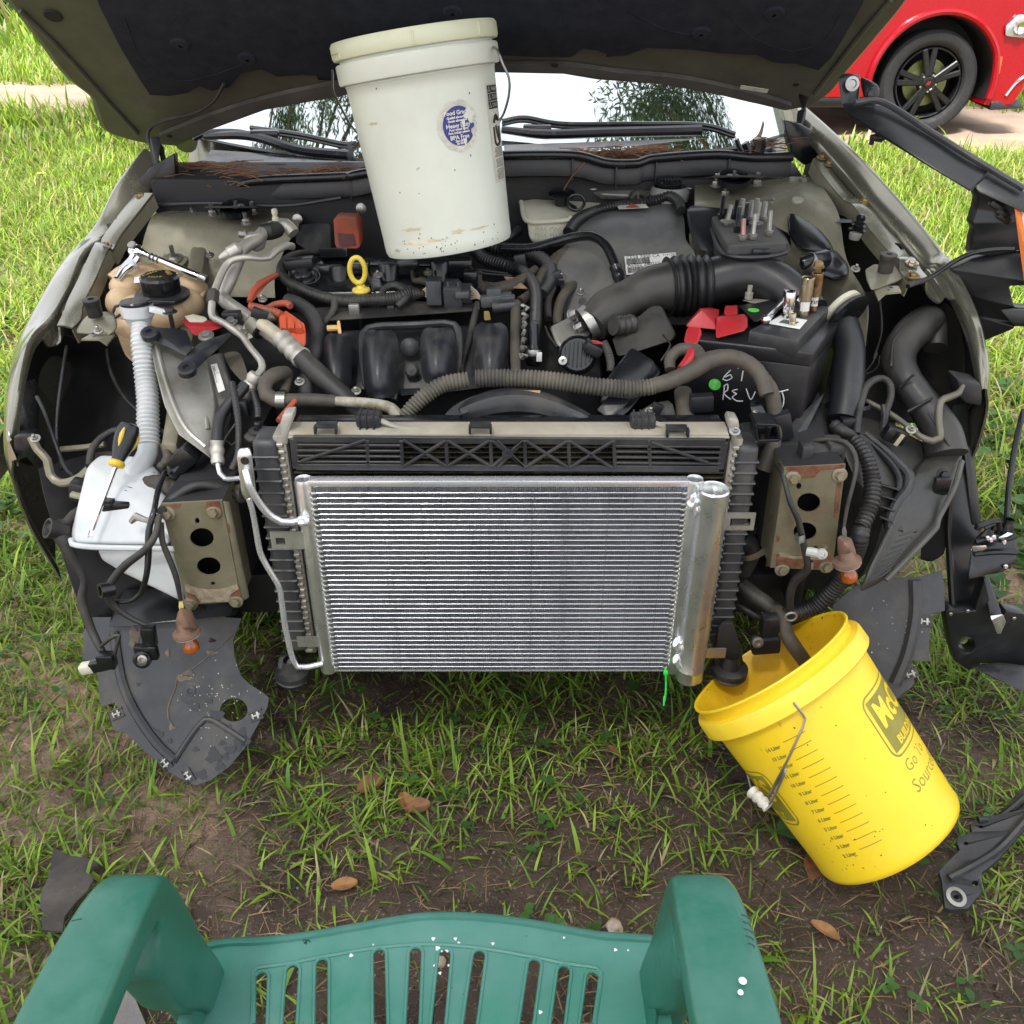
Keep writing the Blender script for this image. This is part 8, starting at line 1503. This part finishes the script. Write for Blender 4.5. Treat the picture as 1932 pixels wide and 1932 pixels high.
scf=M('yellow_scuff',(.62,.42,.03),.6,bump=0); scd=M('yellow_grime',(.36,.25,.04),.8,bump=.2)
for x,y,rx,ry,m_ in ((1130,640,.018,.002,scf),(620,760,.012,.0025,scf),(560,640,.02,.0015,scf),(1350,1080,.014,.002,scd),(900,560,.009,.002,scf),(1050,1250,.006,.003,scd),(1420,1230,.02,.002,scd),(1300,1290,.012,.0025,scd),(1100,1360,.016,.0016,scd),(700,640,.006,.004,scf)):
    th,h=Q.hit('L',x,y); obj('scuff',disc_d(Q.decal(th,h,FY,.0009),rx,ry,16,2,wob=lambda a: 1+.3*math.sin(a*5+x)),m_,yb)
for k in range(7):
    th=Q.hit('L',500+90*k,620 - 62*k)[0]; obj('scuff',disc_d(lambda x,y: Q.surf(th+x/.16,L*(.88+.03*random.random()) *1 if False else L*.905+y,.0142),.011+.004*(k % 3),.0018,14,2,wob=lambda a: 1+.3*math.sin(a*4+k)),scf,yb)
for x,y,rx,ry in ((640,1300,.02,.003),(900,1310,.012,.004),(1020,1290,.02,.002),(560,1420,.01,.003),(420,700,.012,.002)):
    th,h=B.hit('B',x,y); obj('smear',disc_d(B.decal(th,h,FL,.0006),rx,ry,16,2,wob=lambda a: 1+.35*math.sin(a*5+x)),M('white_smear',(.58,.53,.38),.7,bump=0) if x == 640 else MATS['white_smear'],wb_)
# ================================================================ green chair
chr_=root('plastic_armchair',(-.09,.3,0),'weathered green plastic garden armchair with a slotted seat and white paint drops','chair')
zs=.42
fe=[P('M',860,760,z=zs),P('M',885,690,z=zs),P('M',930,630,z=zs),P('M',1040,608,z=zs),P('M',1200,602,z=zs),P('M',1400,577,z=zs),P('M',1600,542,z=zs),P('M',1780,510,z=zs),P('M',1932,490,z=zs),P('N',200,492,z=zs),P('N',400,512,z=zs),P('N',600,545,z=zs),P('N',780,578,z=zs),P('N',960,590,z=zs),P('N',1030,600,z=zs),P('N',1075,660,z=zs),P('N',1085,760,z=zs)]
xL,xR=fe[0].x,fe[-1].x
outl=fe+[V3((xR - .01,.20,zs)),V3((xR - .04,.13,zs)),V3((xL+.04,.13,zs)),V3((xL+.01,.20,zs))]
sl=[]
for (c,x0,y0,x1) in (('M',1183,745,1175),('M',1325,712,1310),('M',1458,684,1455),('M',1717,640,1722),('M',1882,632,1868),('N',82,640,52),('N',238,645,195),('N',488,686,450),('N',622,716,592),('N',752,745,725)):
    a_,b_=P(c,x0,y0+14,z=zs),P(c,x1,966,z=zs); dd=(b_ - a_); b_=a_+dd*((a_.y - .22) /(a_.y - b_.y)); w=.0085; n_=V3((1,0,0))
    q=[b_ - n_*w,a_ - n_*w] +[a_+V3((-w*math.cos(t),w*math.sin(t),0)) for t in np.linspace(.4,2.74,5)] +[a_+n_*w,b_+n_*w] +[b_+V3((w*math.cos(t),-w*math.sin(t),0)) for t in (.6,1.57,2.5)]
    sl.append(q)
seat=obj('seat',prism_g(outl,(0,0,-.006),sl),grn,chr_)
obj('seat_front_roll',grid_g([[p+V3((0,-.002,.0)),p+V3((0,.006,-.004)),p+V3((0,.012,-.014)),p+V3((0,.012,-.045))] for p in fe[1:-1]],2,3,.004),grn,seat)
rdg=[P('M',1145,966,z=zs),P('M',1150,730,z=zs),P('M',1165,712,z=zs),P('M',1320,690,z=zs),P('M',1460,662,z=zs),P('M',1700,622,z=zs),P('M',1932,605,z=zs),P('N',240,622,z=zs),P('N',480,662,z=zs),P('N',620,690,z=zs),P('N',770,712,z=zs),P('N',790,735,z=zs),P('N',760,966,z=zs)]
obj('seat_ridge',tube_g([p+V3((0,0,-.001)) for p in rdg],.0032,8),grn,seat)
for q in sl: obj('slot_lip',tube_g([p+V3((0,0,.0)) for p in q[:9]],.0022,6),grn,seat)
def sweep_arm(cx,s):
    st=[((cx,-.10,.70),.068,.035),((cx,.25,.69),.070,.035),((cx,.42,.683),.070,.035),((cx,.50,.674),.066,.036),((cx,.545,.662),.061,.042),((cx,.572,.638),.057,.055),((cx - s*.002,.588,.59),.054,.085),((cx - s*.006,.60,.50),.052,.075),((cx - s*.01,.615,.42),.052,.055),((cx - s*.02,.64,.2),.055,.05),((cx - s*.03,.67,0),.05,.06)]
    pts=[V3(a[0]) for a in st]; q,ix=cat(pts,.012); V=[]; F=[]; prof=[]
    for an in range(24):
        t=an/24*2*math.pi; c_,s_=math.cos(t),math.sin(t); e=.34; prof.append((math.copysign(abs(c_) ** e,c_),math.copysign(abs(s_) ** e,s_)))
    n=len(prof)
    for i,p in enumerate(q):
        t=(q[min(i+1,len(q) - 1)] - q[max(i - 1,0)]).normalized(); sx=V3((1,0,0)); nn=sx.cross(t).normalized(); k=min(int(ix[i]),len(st) - 2); f=ix[i] - k
        w=st[k][1] *(1 - f) +st[k+1][1] *f; h=st[k][2] *(1 - f) +st[k+1][2] *f
        for (a_,b_) in prof: V.append(p+sx*a_*w/2+nn*(b_ - 1) *h/2)
    for i in range(len(q) - 1):
        for s2 in range(n): a_=i*n+s2; b_=i*n+(s2+1) % n; F.append((a_,b_,b_+n,a_+n))
    F.append(tuple(range(n))); F.append(tuple((len(q) - 1) *n+k for k in range(n)))
    return V,F
AL,AR=-.362,.180
armL=obj('armrest',sweep_arm(AL,-1),gra,chr_,ang=60); armR=obj('armrest',sweep_arm(AR,1),gra,chr_,ang=60)
for cx,s,xe in ((AL,1,xL),(AR,-1,xR)):
    obj('seat_bracket',hull_g([V3((cx+s*.02,.60,.43)),V3((cx+s*.02,.565,.43)),V3((xe+s*.03,.61,.418)),V3((xe+s*.03,.5,.418)),V3((cx+s*.02,.60,.37)),V3((xe+s*.035,.60,.39)),V3((cx+s*.02,.57,.38)),V3((xe+s*.03,.50,.40)),V3((cx+s*.018,.60,.50))],.010,3),gra,chr_)
    obj('rear_leg',hull_g([V3((cx,-.02,.7)),V3((cx,-.07,.7)),V3((cx - s*.03,-.12,0)),V3((cx - s*.03,-.18,0)),V3((cx+s*.04,-.02,.7)),V3((cx+s*.04,-.07,.7)),V3((cx+s*.02,-.12,0)),V3((cx+s*.02,-.18,0))],.01),grn,chr_)
bk=grid_g([[V3((x,.12 - .05*(1 - (x+.09) ** 2/.07) - (z - .42) *.25,z)) for x in np.linspace(-.35,.17,7)] for z in (.41,.55,.7,.86)],3,3,.006); obj('backrest',bk,grn,chr_)
for (c,x,y,r_) in (('M',1590,655,.0042),('N',515,912,.004),('N',50,622,.005),('N',64,634,.0035),('N',40,700,.004),('N',100,700,.0025),('N',130,580,.0035),('N',30,580,.004),('N',855,630,.0035),('N',715,705,.0035),('N',622,575,.0025),('N',300,602,.0035),('N',145,598,.003),('M',935,765,.0028),('M',980,678,.002),('N',912,632,.0022),('N',92,628,.005),('M',1690,607,.002),('M',1540,548,.0018),('N',60,735,.003)):
    p=P(c,x,y,z=zs); obj('paint_drop',lathe_g(p+V3((0,0,-.0005)),(0,0,1),[(r_,0),(r_*.8,.0014),(.0003,.002)],12,wob=lambda a: 1) if False else lathe_g(p+V3((0,0,-.0003)),(0,0,1),[(r_*.62,0),(r_*.45,.0009),(.0003,.0012)],12,wob=lambda a,h: 1+.25*math.sin(a*3+x)),whs,seat)
p=P('N',1430,775,z=.684); obj('paint_drop',lathe_g(p+V3((0,0,.0015)),(0,0,1),[(.0034,0),(.0026,.0012),(.0003,.0015)],14),whs,armR)
p=P('N',1420,828,z=.684); obj('paint_drop',lathe_g(p+V3((0,0,.0015)),(0,0,1),[(.0025,0),(.002,.0012),(.0003,.0015)],10),whs,armR)
def scuff(c,pts,z): return tube_g([P(c,x,y,z=z) for x,y in pts],.0008,4)
scm=M('dark_scuff',(.02,.06,.05),.7,bump=0)
obj('scuff_mark',join(scuff('M',[(325,500),(345,495),(370,490)],.6845),scuff('M',[(1372,590),(1380,582),(1388,590),(1385,605),(1376,600),(1395,585),(1405,595)],.4205)),scm,chr_)
obj('scuff_mark',join(*[scuff('N',[(1425+k*7,470+32*k),(1450+6*k,478+32*k),(1462+6*k,490+32*k)],.676+.002*k) for k in range(5)]),scm,chr_)
# ================================================================ rubber flap on the grass, bottom left
fz=.03
fpts=[P('M',*q,z=fz) for q in ((270,240),(330,236),(400,238),(440,243),(452,256),(430,268),(415,295),(425,325),(400,372),(350,430),(300,500),(290,560),(250,570),(205,568),(200,520),(212,495),(195,470),(200,400),(225,350),(240,300))]
fpts[0].z=.055; rf_=root('rubber_flap',fpts[8],'torn dark grey rubber flap lying in the grass behind the left chair arm','rubber flap')
obj('flap',prism_g([p+V3((0,0,.02*math.sin(p.x*22))) for p in fpts],(0,0,-.005)),rubmat,rf_)
p2=[P('M',*q,z=.02) for q in ((590,790),(620,870),(660,966),(640,1040),(520,1040),(505,960),(540,860))]
obj('loose_rag',prism_g(p2,(0,0,-.006)),M('grey_cloth',(.2,.19,.18),.9,bump=.5),None); top(bpy.data.objects['loose_rag'],'grey dusty sheet on the ground seen beneath the left chair arm','sheet')
# ================================================================ tools
# ratchet and extension
hd=P('D',875,238,Y=1.905); en=P('D',1300,415,Y=1.86); rt_=root('ratchet_wrench',hd,'chrome ratchet wrench resting across the strut tower and the coolant tank','ratchet')
ax=(en - hd).normalized(); nz_=V3((-.15,-.45,.88)).normalized(); L_=(en - hd).length
obj('handle',tube_g([hd+ax*t*L_ for t in (0,.1,.18,.25,.3,.5,.75,.93,.97,1.0)],[.011,.009,.0058,.006,.0068,.0072,.0085,.009,.008,.008],16),chrome,rt_)
obj('handle_end',tube_g([en - ax*.004,en+ax*.006,en+ax*.014],[.0085,.0098,.008],14),bluw,rt_)
obj('head',LS(0.72,hd - nz_*.014,nz_,[(.001,0),(.018,.001),(.0215,.004),(.0215,.022),(.019,.026),(.015,.028),(.001,.028)],30),chrome,rt_)
obj('selector',LS(0.72,hd+nz_*.014,nz_,[(.013,0),(.012,.004),(.006,.005),(.001,.004)],20),bluw,rt_)
for t in (.24,.30,.36,.88): obj('handle_ring',lathe_g(hd+ax*t*L_,ax,[(.0072,-.002),(.0082,0),(.0072,.002)],16),M('dark_ring_metal',(.15,.15,.15),.4,.8) if t == .24 else MATS['dark_ring_metal'],rt_)  # rings in a darker grey metal than the handle
ex=PS('D',[(880,290,1.885),(860,320,1.875),(800,370,1.855),(760,425,1.835)])
obj('extension',tube_g(ex,[.0135,.0125,.0085,.007],16),chrome,rt_); obj('extension_band',tube_g(PS('D',[(862,318,1.876),(800,365,1.858)]),[.0131,.0098],16),M('milky_band',(.6,.62,.68),.4),rt_)
# sockets standing on the battery
def socket(c,xb,yb,xt,yt2,rb,rt2,mat,label,zb_,lab=None):
    o=P(c,xb,yb,z=zb_); dpt=o.y; t=P(c,xt,yt2,Y=dpt - .002); a_=V3((t.x - o.x,0,t.z - o.z)).normalized(); h=(t - o).length; s=PX(c,o); r0,r1=rb*s,rt2*s
    k=root('socket',o,label,'socket','sockets standing on the battery')
    obj('socket_shell',lathe_g(o,a_,[(r0*.7,0),(r0,.001),(r0,h*.35),(r0*.96,h*.38),(r1,h*.42),(r1,h - .001),(r1*.93,h),(r1*.74,h - .001),(r1*.70,h*.5),(.0005,h*.48)],24),mat,k)
    for j in range(12): an=j*R(30); u_,v_=frame(a_)[1:]; obj('spline',bar_g(o+a_*(h - .014) +(u_*math.cos(an) +v_*math.sin(an)) *r1*.72,o+a_*(h - .0012) +(u_*math.cos(an) +v_*math.sin(an)) *r1*.72,.0014,.0014),mat,k) if j % 2 == 0 else None
    if lab:
        u_=V3((1,0,0)); f=lambda x,y: o+a_*(h*.28+y) +V3((math.sin(x/r0) *(r0+.0006),-math.cos(x/r0) *(r0+.0006),0)); obj('size_label',sgrid(f,r0*1.9,.018,8,2),wht,k)
        if lab != ' ': f2=lambda x,y: o+a_*(h*.28+y) +V3((math.sin(x/r0) *(r0+.0012),-math.cos(x/r0) *(r0+.0012),0)); obj('size_text',textg(lab,.014,f2),ink,k)
zt3=.842
socket('G',566,770,600,525,24,37,rustz,'tall rust speckled deep socket marked mm, at the back of the battery',zt3,'mm')
socket('G',500,800,540,553,34,41,zinc,'tallest brass coloured deep socket with a white band, in front of the rusty one',zt3,' ')
socket('G',400,820,425,645,34,35,chrome,'bright chrome socket left of the brass coloured deep socket',zt3)
socket('G',432,868,438,788,21,23,zinc,'shortest little brass coloured socket standing at the front of the battery label',zt3)
eb=root('socket_extension',P('G',265,830,z=zt3+.008),'small chrome extension bar lying behind the chrome socket on the battery','extension bar')
obj('bar',tube_g([P('G',262,825,z=zt3+.008),P('G',320,765,z=zt3+.012),P('G',390,690,z=zt3+.02),P('G',410,640,z=zt3+.035)],[.0075,.0055,.0065,.009],12),chrome,eb); obj('ball_end',lathe_g(P('G',262,825,z=zt3+.008),(1,0,0),[(.001,-.009),(.007,-.006),(.0095,0),(.007,.006),(.001,.009)],16),chrome,eb)
obj('knurled_end',tube_g([P('G',455,720,z=zt3+.01),P('G',475,690,z=zt3+.016)],[.009,.008],12),chrome,eb)
for (x,y) in ((599,490),): kb=root('loose_bolt',P('G',x,y,Y=1.735),'short bolt standing upright inside the tall rusty socket','bolt'); obj('bolt_head',join(hexh(P('G',600,485,Y=1.60),(0,-.1,1),.0085,.010,.011),lathe_g(P('G',600,515,Y=1.60),(0,0,1),[(.005,0),(.005,.014)],10)),rustz,kb)
# screwdriver
s0,s1,s2=P('H',425,628,Y=1.305),P('H',552,292,Y=1.385),P('H',622,90,Y=1.44); sdv=root('screwdriver',s0,'flat screwdriver with a black and yellow handle resting tip down on the white washer tank','screwdriver')
ax=(s2 - s1).normalized(); Lh=(s2 - s1).length; s1_=s1
obj('shaft',tube_g([s0+(s1 - s0) *.1,s0+(s1 - s0) *.5,s1],[.0045,.0042,.0042],10),chrome,sdv)
obj('blade_tip',hull_g([s0+V3((.006,0,.0)),s0+V3((-.004,0,-.002)),s0+(s1 - s0) *.12+V3((.0045,0,0)),s0+(s1 - s0) *.12+V3((-.0045,0,0)),s0+(s1 - s0) *.1+V3((0,.004,0)),s0+(s1 - s0) *.1+V3((0,-.004,0))],.0005),chrome,sdv)
hdl=obj('handle',lathe_g(s1,ax,[(.010,.006),(.0115,.015),(.0115,Lh*.2),(.0165,Lh*.42),(.019,Lh*.62),(.0195,Lh*.85),(.016,Lh*.97),(.010,Lh),(.001,Lh)],24,wob=lambda an,h: 1+.04*math.cos(an*6)),blks,sdv)
obj('yellow_collar',lathe_g(s1,ax,[(.005,-.002),(.012,.0),(.0138,.003),(.0138,.008),(.011,.011)],24),M('tool_yellow',(.72,.5,.03),.35),sdv)
a1,u1,v1=frame(ax)
for k in (0,2,4): an=k*R(60) +.8; obj('yellow_inlay',tube_g([s1+ax*Lh*t+(u1*math.cos(an) +v1*math.sin(an)) *r_ for t,r_ in ((.42,.0155),(.55,.0175),(.7,.0188),(.85,.0188))],[.001,.0035,.0042,.001],8),MATS['tool_yellow'],hdl)
# ================================================================ detached radiator support leaning outside the right fender
bs=M('support_plastic',(.016,.017,.019),.32,dust=.3,dcol=(.06,.058,.052),bump=.08)
sup=root('radiator_support',P('K',1400,1500,Y=1.5),'detached black plastic radiator support frame standing against the right fender','car part')
def hs(name,pts,mat=bs,par=sup,b=.006): return obj(name,hull_g([P(*q[:3],Y=q[3]) for q in pts],b),mat,par)
hs('end_bracket',[('C',1090,345,2.0),('C',1120,330,2.02),('C',1190,335,2.02),('C',1185,460,2.0),('C',1105,490,1.98),('C',1110,350,2.06),('C',1190,350,2.07),('C',1180,460,2.05)])
hs('end_bracket',[('C',1190,345,2.02),('C',1275,380,2.0),('C',1280,440,1.98),('C',1200,450,2.0),('C',1195,350,2.05),('C',1275,430,2.03)])
pq=P('C',1153,380,Y=1.995); obj('bushing',LS(0.72,pq,(0,-1,.25),[(.019,-.002),(.0195,.004),(.012,.005),(.0105,.0),(.0005,-.001)],26),bluw,sup); obj('bracket_rivet',LS(0.72,P('C',1250,425,Y=1.975),(0,-1,.25),[(.017,-.002),(.016,.004),(.010,.007),(.001,.007)],20),bs,sup)
hs('upper_bar',[('C',1105,465,1.99),('C',1290,455,2.0),('C',1300,475,1.97),('C',1120,500,1.96),('C',1160,545,1.95),('C',1740,800,1.78),('C',1800,760,1.80),('C',1690,870,1.76),('C',1470,720,1.86),('C',1240,560,2.0),('C',1700,830,1.88)])
hs('upper_bar',[('C',1660,730,1.82),('C',1780,770,1.80),('C',1932,860,1.76),('C',2100,960,1.72),('C',2100,1040,1.70),('C',1870,920,1.74),('C',1720,870,1.76),('C',1700,800,1.9),('C',2080,1000,1.82)])
obj('bar_edge',tube_g([P(*q[:3],Y=q[3]) for q in (('C',1165,465,1.955),('C',1290,462,1.955),('C',1500,590,1.885),('C',1700,715,1.81),('C',1932,855,1.75))],.006,8),M('worn_black_edge',(.05,.052,.055),.4,dust=.3),sup)
obj('hook',tube_g([P('C',x,y,Y=1.93) for x,y in ((1300,600),(1280,625),(1245,625),(1240,655))],[.012,.01,.008,.005],8),bs,sup)
PRs=lambda name,c,pts,Y,th: PR(name,c,pts,Y,th,bs,sup,bevel=.004)
PRs('side_panel','C',[(1700,840,1.80),(1880,890,1.76),(2100,1000,1.72),(2100,1300,1.68),(1990,1330,1.70),(1932,1130,1.74),(1800,1160,1.77),(1690,1155,1.79),(1700,1080,1.79),(1712,1040,1.79),(1695,1010,1.79),(1715,950,1.80),(1725,900,1.80)],None,.03)
PRs('side_panel','G',[(1460,500,1.80),(1600,430,1.80),(1870,380,1.76),(2100,420,1.72),(2100,600,1.70),(1840,610,1.74),(1870,745,1.72),(2100,760,1.70),(2100,880,1.69),(1870,870,1.72),(1870,885,1.72),(1675,965,1.75),(1600,800,1.78),(1540,660,1.79)],None,.03)
hs('panel_ledge',[('G',1775,760,1.70),('G',1870,752,1.69),('G',2100,770,1.66),('G',2100,870,1.66),('G',1860,860,1.68),('G',1800,775,1.74),('G',2080,850,1.73)])
for (x,y) in ((1750,90),(1790,140),(1800,170)): obj('moulded_tab',box_g(P('G',x,y,Y=1.765),(.03,.012,.012),Matrix.Rotation(.5,3,'Y'),.003),bs,sup)
# warning label with AVERTISSEMENT down the orange strip
wq=[P('G',1846,68,Y=1.755),P('G',1885,66,Y=1.755),P('G',1965,560,Y=1.70),P('G',1925,660,Y=1.70)]; wq2=[P('G',1885,66,Y=1.755),P('G',2060,70,Y=1.74),P('G',2100,540,Y=1.69),P('G',1965,560,Y=1.70)]
for q in (wq,wq2):
    for k in range(4): q[k] =q[k] +V3((0,-.012,0))
wlb=obj('warning_label',prism_g(wq2,(0,.001,0)),wht,sup); os_=obj('orange_strip',prism_g([p+V3((0,-.001,0)) for p in wq],(0,.0008,0)),orl,wlb)
td=(wq[3] - wq[0]).normalized(); tc_=wq[0].lerp(wq[2],.34); obj('warning_text',textg('AVERTISSEMENT',.0175,plane_fn(wq[0].lerp(wq[3],.47) +(wq[1] - wq[0]) *.62+V3((0,-.002,0)),-td,(wq[1] - wq[0]).normalized() *-1*-1),bold=.0003),ink,os_)
g=[bar_g(wq2[0].lerp(wq2[3],.08+.07*k) +(wq2[1] - wq2[0]) *.12+V3((0,-.001,0)),wq2[0].lerp(wq2[3],.08+.07*k) +(wq2[1] - wq2[0]) *(.75+.1*(k % 3)) +V3((0,-.001,0)),.001,.002,bevel=0) for k in range(12)]; obj('small_print',join(*g),ink,wlb)
# cable from the panel into the bay; upright post; latch and foot
obj('release_cable',tube_g([P('G',1870,370,Y=1.72),P('G',1750,372,Y=1.73),P('G',1600,395,Y=1.74),P('G',1480,450,Y=1.75),P('G',1350,540,Y=1.72),P('G',1260,580,Y=1.70),P('G',1180,610,Y=1.68)],.0048,10),blks,sup)
hs('upright_post',[('K',1310,0,1.64),('K',1430,-20,1.64),('K',1455,260,1.60),('K',1520,780,1.55),('K',1530,1110,1.50),('K',1380,1500,1.47),('K',1310,1300,1.47),('K',1285,1000,1.50),('K',1320,500,1.56),('K',1300,200,1.62),('K',1440,0,1.72),('K',1540,1200,1.58),('K',1320,1400,1.55)])
hs('post_face',[('K',1395,260,1.585),('K',1455,262,1.585),('K',1520,780,1.535),('K',1450,780,1.535),('K',1460,260,1.61),('K',1520,780,1.56)],blkd)
obj('post_rib',tube_g([P('K',1340,480,Y=1.545),P('K',1310,760,Y=1.525),P('K',1320,1000,Y=1.50),P('K',1340,1350,Y=1.46)],.006,8),bs,sup)
hs('side_flange',[('K',1300,120,1.62),('K',1400,360,1.60),('K',1310,620,1.56),('K',1305,900,1.53),('K',1290,975,1.52),('K',1200,1020,1.53),('K',1100,1010,1.54),('K',1200,700,1.58),('K',1240,500,1.6)],dark)
q=[P('K',x,y,Y=1.44) for x,y in ((1290,1330),(1320,1310),(1350,1335),(1480,1330),(1540,1120),(1580,1290),(1640,1400),(1680,1330),(1794,1350),(1860,1390),(1860,1690),(1640,1680),(1520,1670),(1440,1720),(1350,1660),(1320,1560),(1300,1440),(1285,1360))]
obj('foot_panel',prism_g(q,(0,.03,0),[ell('K',1424,1552,52,52,22,Y=1.44)],.003),bs,sup)
obj('hole_ring',lathe_g(P('K',1424,1552,Y=1.445),(0,-1,0),[(.0215,0),(.0225,.002),(.020,.003)],24),blkd,sup)
for (x,y) in ((1320,1352),(1430,1332),(1730,1380)): obj('panel_rivet',lathe_g(P('K',x,y,Y=1.438),(0,-1,0),[(.0045,0),(.003,.002),(.0005,.002)],12),bluw,sup)
hs('lower_lip',[('K',1440,1680,1.42),('K',1640,1660,1.43),('K',1860,1690,1.42),('K',1990,1790,1.40),('K',1990,1900,1.34),('K',1780,1850,1.34),('K',1560,1740,1.38),('K',1460,1700,1.40),('K',1990,1800,1.44)],blkd)
hs('lower_lip',[('K',1640,1370,1.50),('K',1700,1330,1.52),('K',1850,1320,1.52),('K',1990,1350,1.5),('K',1990,1390,1.47),('K',1850,1350,1.49),('K',1680,1370,1.48)],M('pale_edge',(.4,.4,.37),.5,dust=.3))
hs('foot_strut',[('K',1525,1100,1.47),('K',1570,1110,1.47),('K',1590,1240,1.45),('K',1660,1370,1.42),('K',1630,1430,1.41),('K',1580,1380,1.42),('K',1530,1240,1.45),('K',1560,1120,1.50)])
shiny=M('bright_gloss_metal',(.8,.8,.84),.15,.9)  # bright smooth metal for the foot patch, latch plates and rivets
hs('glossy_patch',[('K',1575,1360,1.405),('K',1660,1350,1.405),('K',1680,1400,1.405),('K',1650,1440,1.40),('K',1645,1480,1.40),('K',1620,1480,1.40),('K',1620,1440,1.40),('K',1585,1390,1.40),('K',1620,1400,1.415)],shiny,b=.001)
lt=obj('hood_latch',join(hull_g([P('K',x,y,Y=Y) for x,y,Y in ((1480,850,1.46),(1560,780,1.47),(1640,770,1.47),(1710,800,1.46),(1750,850,1.45),(1745,940,1.43),(1750,1020,1.42),(1640,1075,1.41),(1510,1115,1.40),(1420,1130,1.40),(1460,1040,1.41),(1450,930,1.43),(1600,900,1.52))],.006)),blks,sup)
for pts in ([(1490,800),(1500,780),(1630,745),(1635,800),(1620,830)],[(1540,790),(1600,760),(1600,800)],[(1480,880),(1560,860),(1650,870),(1740,840)],[(1470,960),(1560,950),(1650,945),(1745,950)],[(1560,1010),(1610,990),(1620,1005),(1570,1030)],[(1430,1110),(1530,1080),(1640,1060),(1700,1030)]): obj('latch_lever',tube_g([P('K',x,y,Y=1.425) for x,y in pts],.006,8),blks,lt)
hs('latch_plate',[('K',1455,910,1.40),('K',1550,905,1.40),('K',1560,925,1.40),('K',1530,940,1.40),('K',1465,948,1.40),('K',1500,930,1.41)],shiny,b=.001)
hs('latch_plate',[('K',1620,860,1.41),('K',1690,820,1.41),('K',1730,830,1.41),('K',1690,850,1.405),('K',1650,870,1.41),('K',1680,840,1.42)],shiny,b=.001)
for (x,y) in ((1665,887),(1675,1045),(1560,860),(1600,855),(1580,872)): obj('latch_rivet',lathe_g(P('K',x,y,Y=1.412),(0,-1,.2),[(.005,0),(.003,.003),(.0005,.003)],10),shiny,lt)
obj('latch_cable',tube_g([P('K',1680,800,Y=1.43),P('K',1685,700,Y=1.45),P('K',1700,500,Y=1.48),P('K',1740,250,Y=1.52),P('K',1790,40,Y=1.56),P('G',1925,1480,Y=1.58),P('G',1990,1300,Y=1.62)],.0055,10),blks,sup); obj('cable_ferrule',lathe_g(P('K',1680,800,Y=1.43),(0,0,1),[(.012,-.012),(.012,.004),(.008,.012),(.007,.022)],14),blks,sup)
# white round lamp seen beyond the fender
obj('foil_tab',hull_g([P('G',x,y,Y=1.8) for x,y in ((1610,740),(1645,770),(1660,810),(1650,850),(1620,820))] +[P('G',1640,800,Y=1.82)],.004),whs,sup)
# separate broken bracket at the lower right
bb=root('broken_bracket',P('L',1600,1540,z=.03),'broken black plastic bracket with a metal eyelet on the grass at the lower right corner','car part')
bz=[(2050,880,.16),(1932,945,.13),(1800,1095,.09),(1760,1110,.085),(1680,1120,.085),(1665,1145,.08),(1670,1180,.075),(1600,1205,.07),(1595,1235,.07),(1610,1270,.065),(1560,1320,.06),(1505,1380,.05),(1520,1430,.045),(1535,1560,.03),(1560,1572,.03),(1650,1565,.03),(1720,1480,.04),(1720,1385,.05),(1800,1320,.07),(1932,1170,.10),(2050,1040,.14)]; bz=[(x,y,z+.03) for x,y,z in bz]
q=[P('L',x,y,z=z) for x,y,z in bz]; hs_l=[ell('L',1590,1508,13,13,14,z=.065),ell('L',1685,1440,16,16,12,z=.072),ell('L',1715,1155,13,8,10,z=.113),ell('L',1640,1238,12,9,10,z=.1)]
obj('bracket_plate',prism_g(q,(0,.0,-.010),hs_l),blkd,bb)
obj('eyelet',lathe_g(P('L',1590,1508,z=.067),(0,-.3,1),[(.0165,-.001),(.0165,.002),(.010,.003),(.009,0)],22),bluw,bb)
obj('bracket_rib',tube_g([P('L',1555,1410,z=.085),P('L',1690,1340,z=.1),P('L',1820,1250,z=.115),P('L',1990,1060,z=.165)],.007,8),blkd,bb); obj('bracket_rib',tube_g([P('L',1700,1120,z=.12),P('L',1810,1105,z=.125),P('L',1990,960,z=.18)],.006,8),blkd,bb)
# ================================================================ tall pines standing round the car, outside the frame; two show in the windshield, two unseen ones are placed to shade the foreground
def pine(x,y,h,cs,n,label):
    z=float(terrain(x,y)); rt=root('pine_tree',(x,y,z),label,'tree','tall pines around the clearing'); gs=[tube_g([V3((x,y,z - .1)),V3((x+.1,y,h*.5)),V3((x,y+.1,h))],[.28,.2,.05],10,step=.5)]
    for c_,r_ in cs: gs.append(tube_g([V3((x,y,c_[2] - .8)),V3(((x+c_[0]) /2,(y+c_[1]) /2,c_[2] - .1)),V3(c_)],[.09,.05,.015],6,step=.5))
    obj('trunk',join(*gs),barkm,rt); crown('crown',rt,cs,n,.16,(.03,.065,.02),(.08,.14,.035),W=.035)
def clumps(cx,cy,z0,z1,rr,k,sd_):
    r_=random.Random(sd_); out=[]
    for i in range(k):
        a=r_.uniform(0,6.28); d=rr*r_.uniform(.2,1) ; zz=r_.uniform(z0,z1); s=r_.uniform(.45,1.0); out.append(((cx+d*math.cos(a),cy+d*math.sin(a),zz),(s,s,s*.5)))
    return out
pine(-5.4,4.6,12,clumps(-4.0,5.4,7,11,2.8,26,1),26000,'tall pine beyond the left edge whose branches mirror in the left of the windshield')
pine(6.6,6.0,12,clumps(4.6,6.0,7,11,2.5,20,2),20000,'tall pine beyond the right edge whose branches mirror in the right of the windshield')
pine(-4.6,-3.5,12,clumps(-2.5,-2.9,7,9.5,2.3,30,3),22000,'unseen pine behind the camera on the left, placed to shade the foreground')
pine(2.9,-4.2,11,clumps(.1,-2.8,7,9.5,2.2,28,4),20000,'unseen pine behind the camera on the right, placed to shade the foreground')
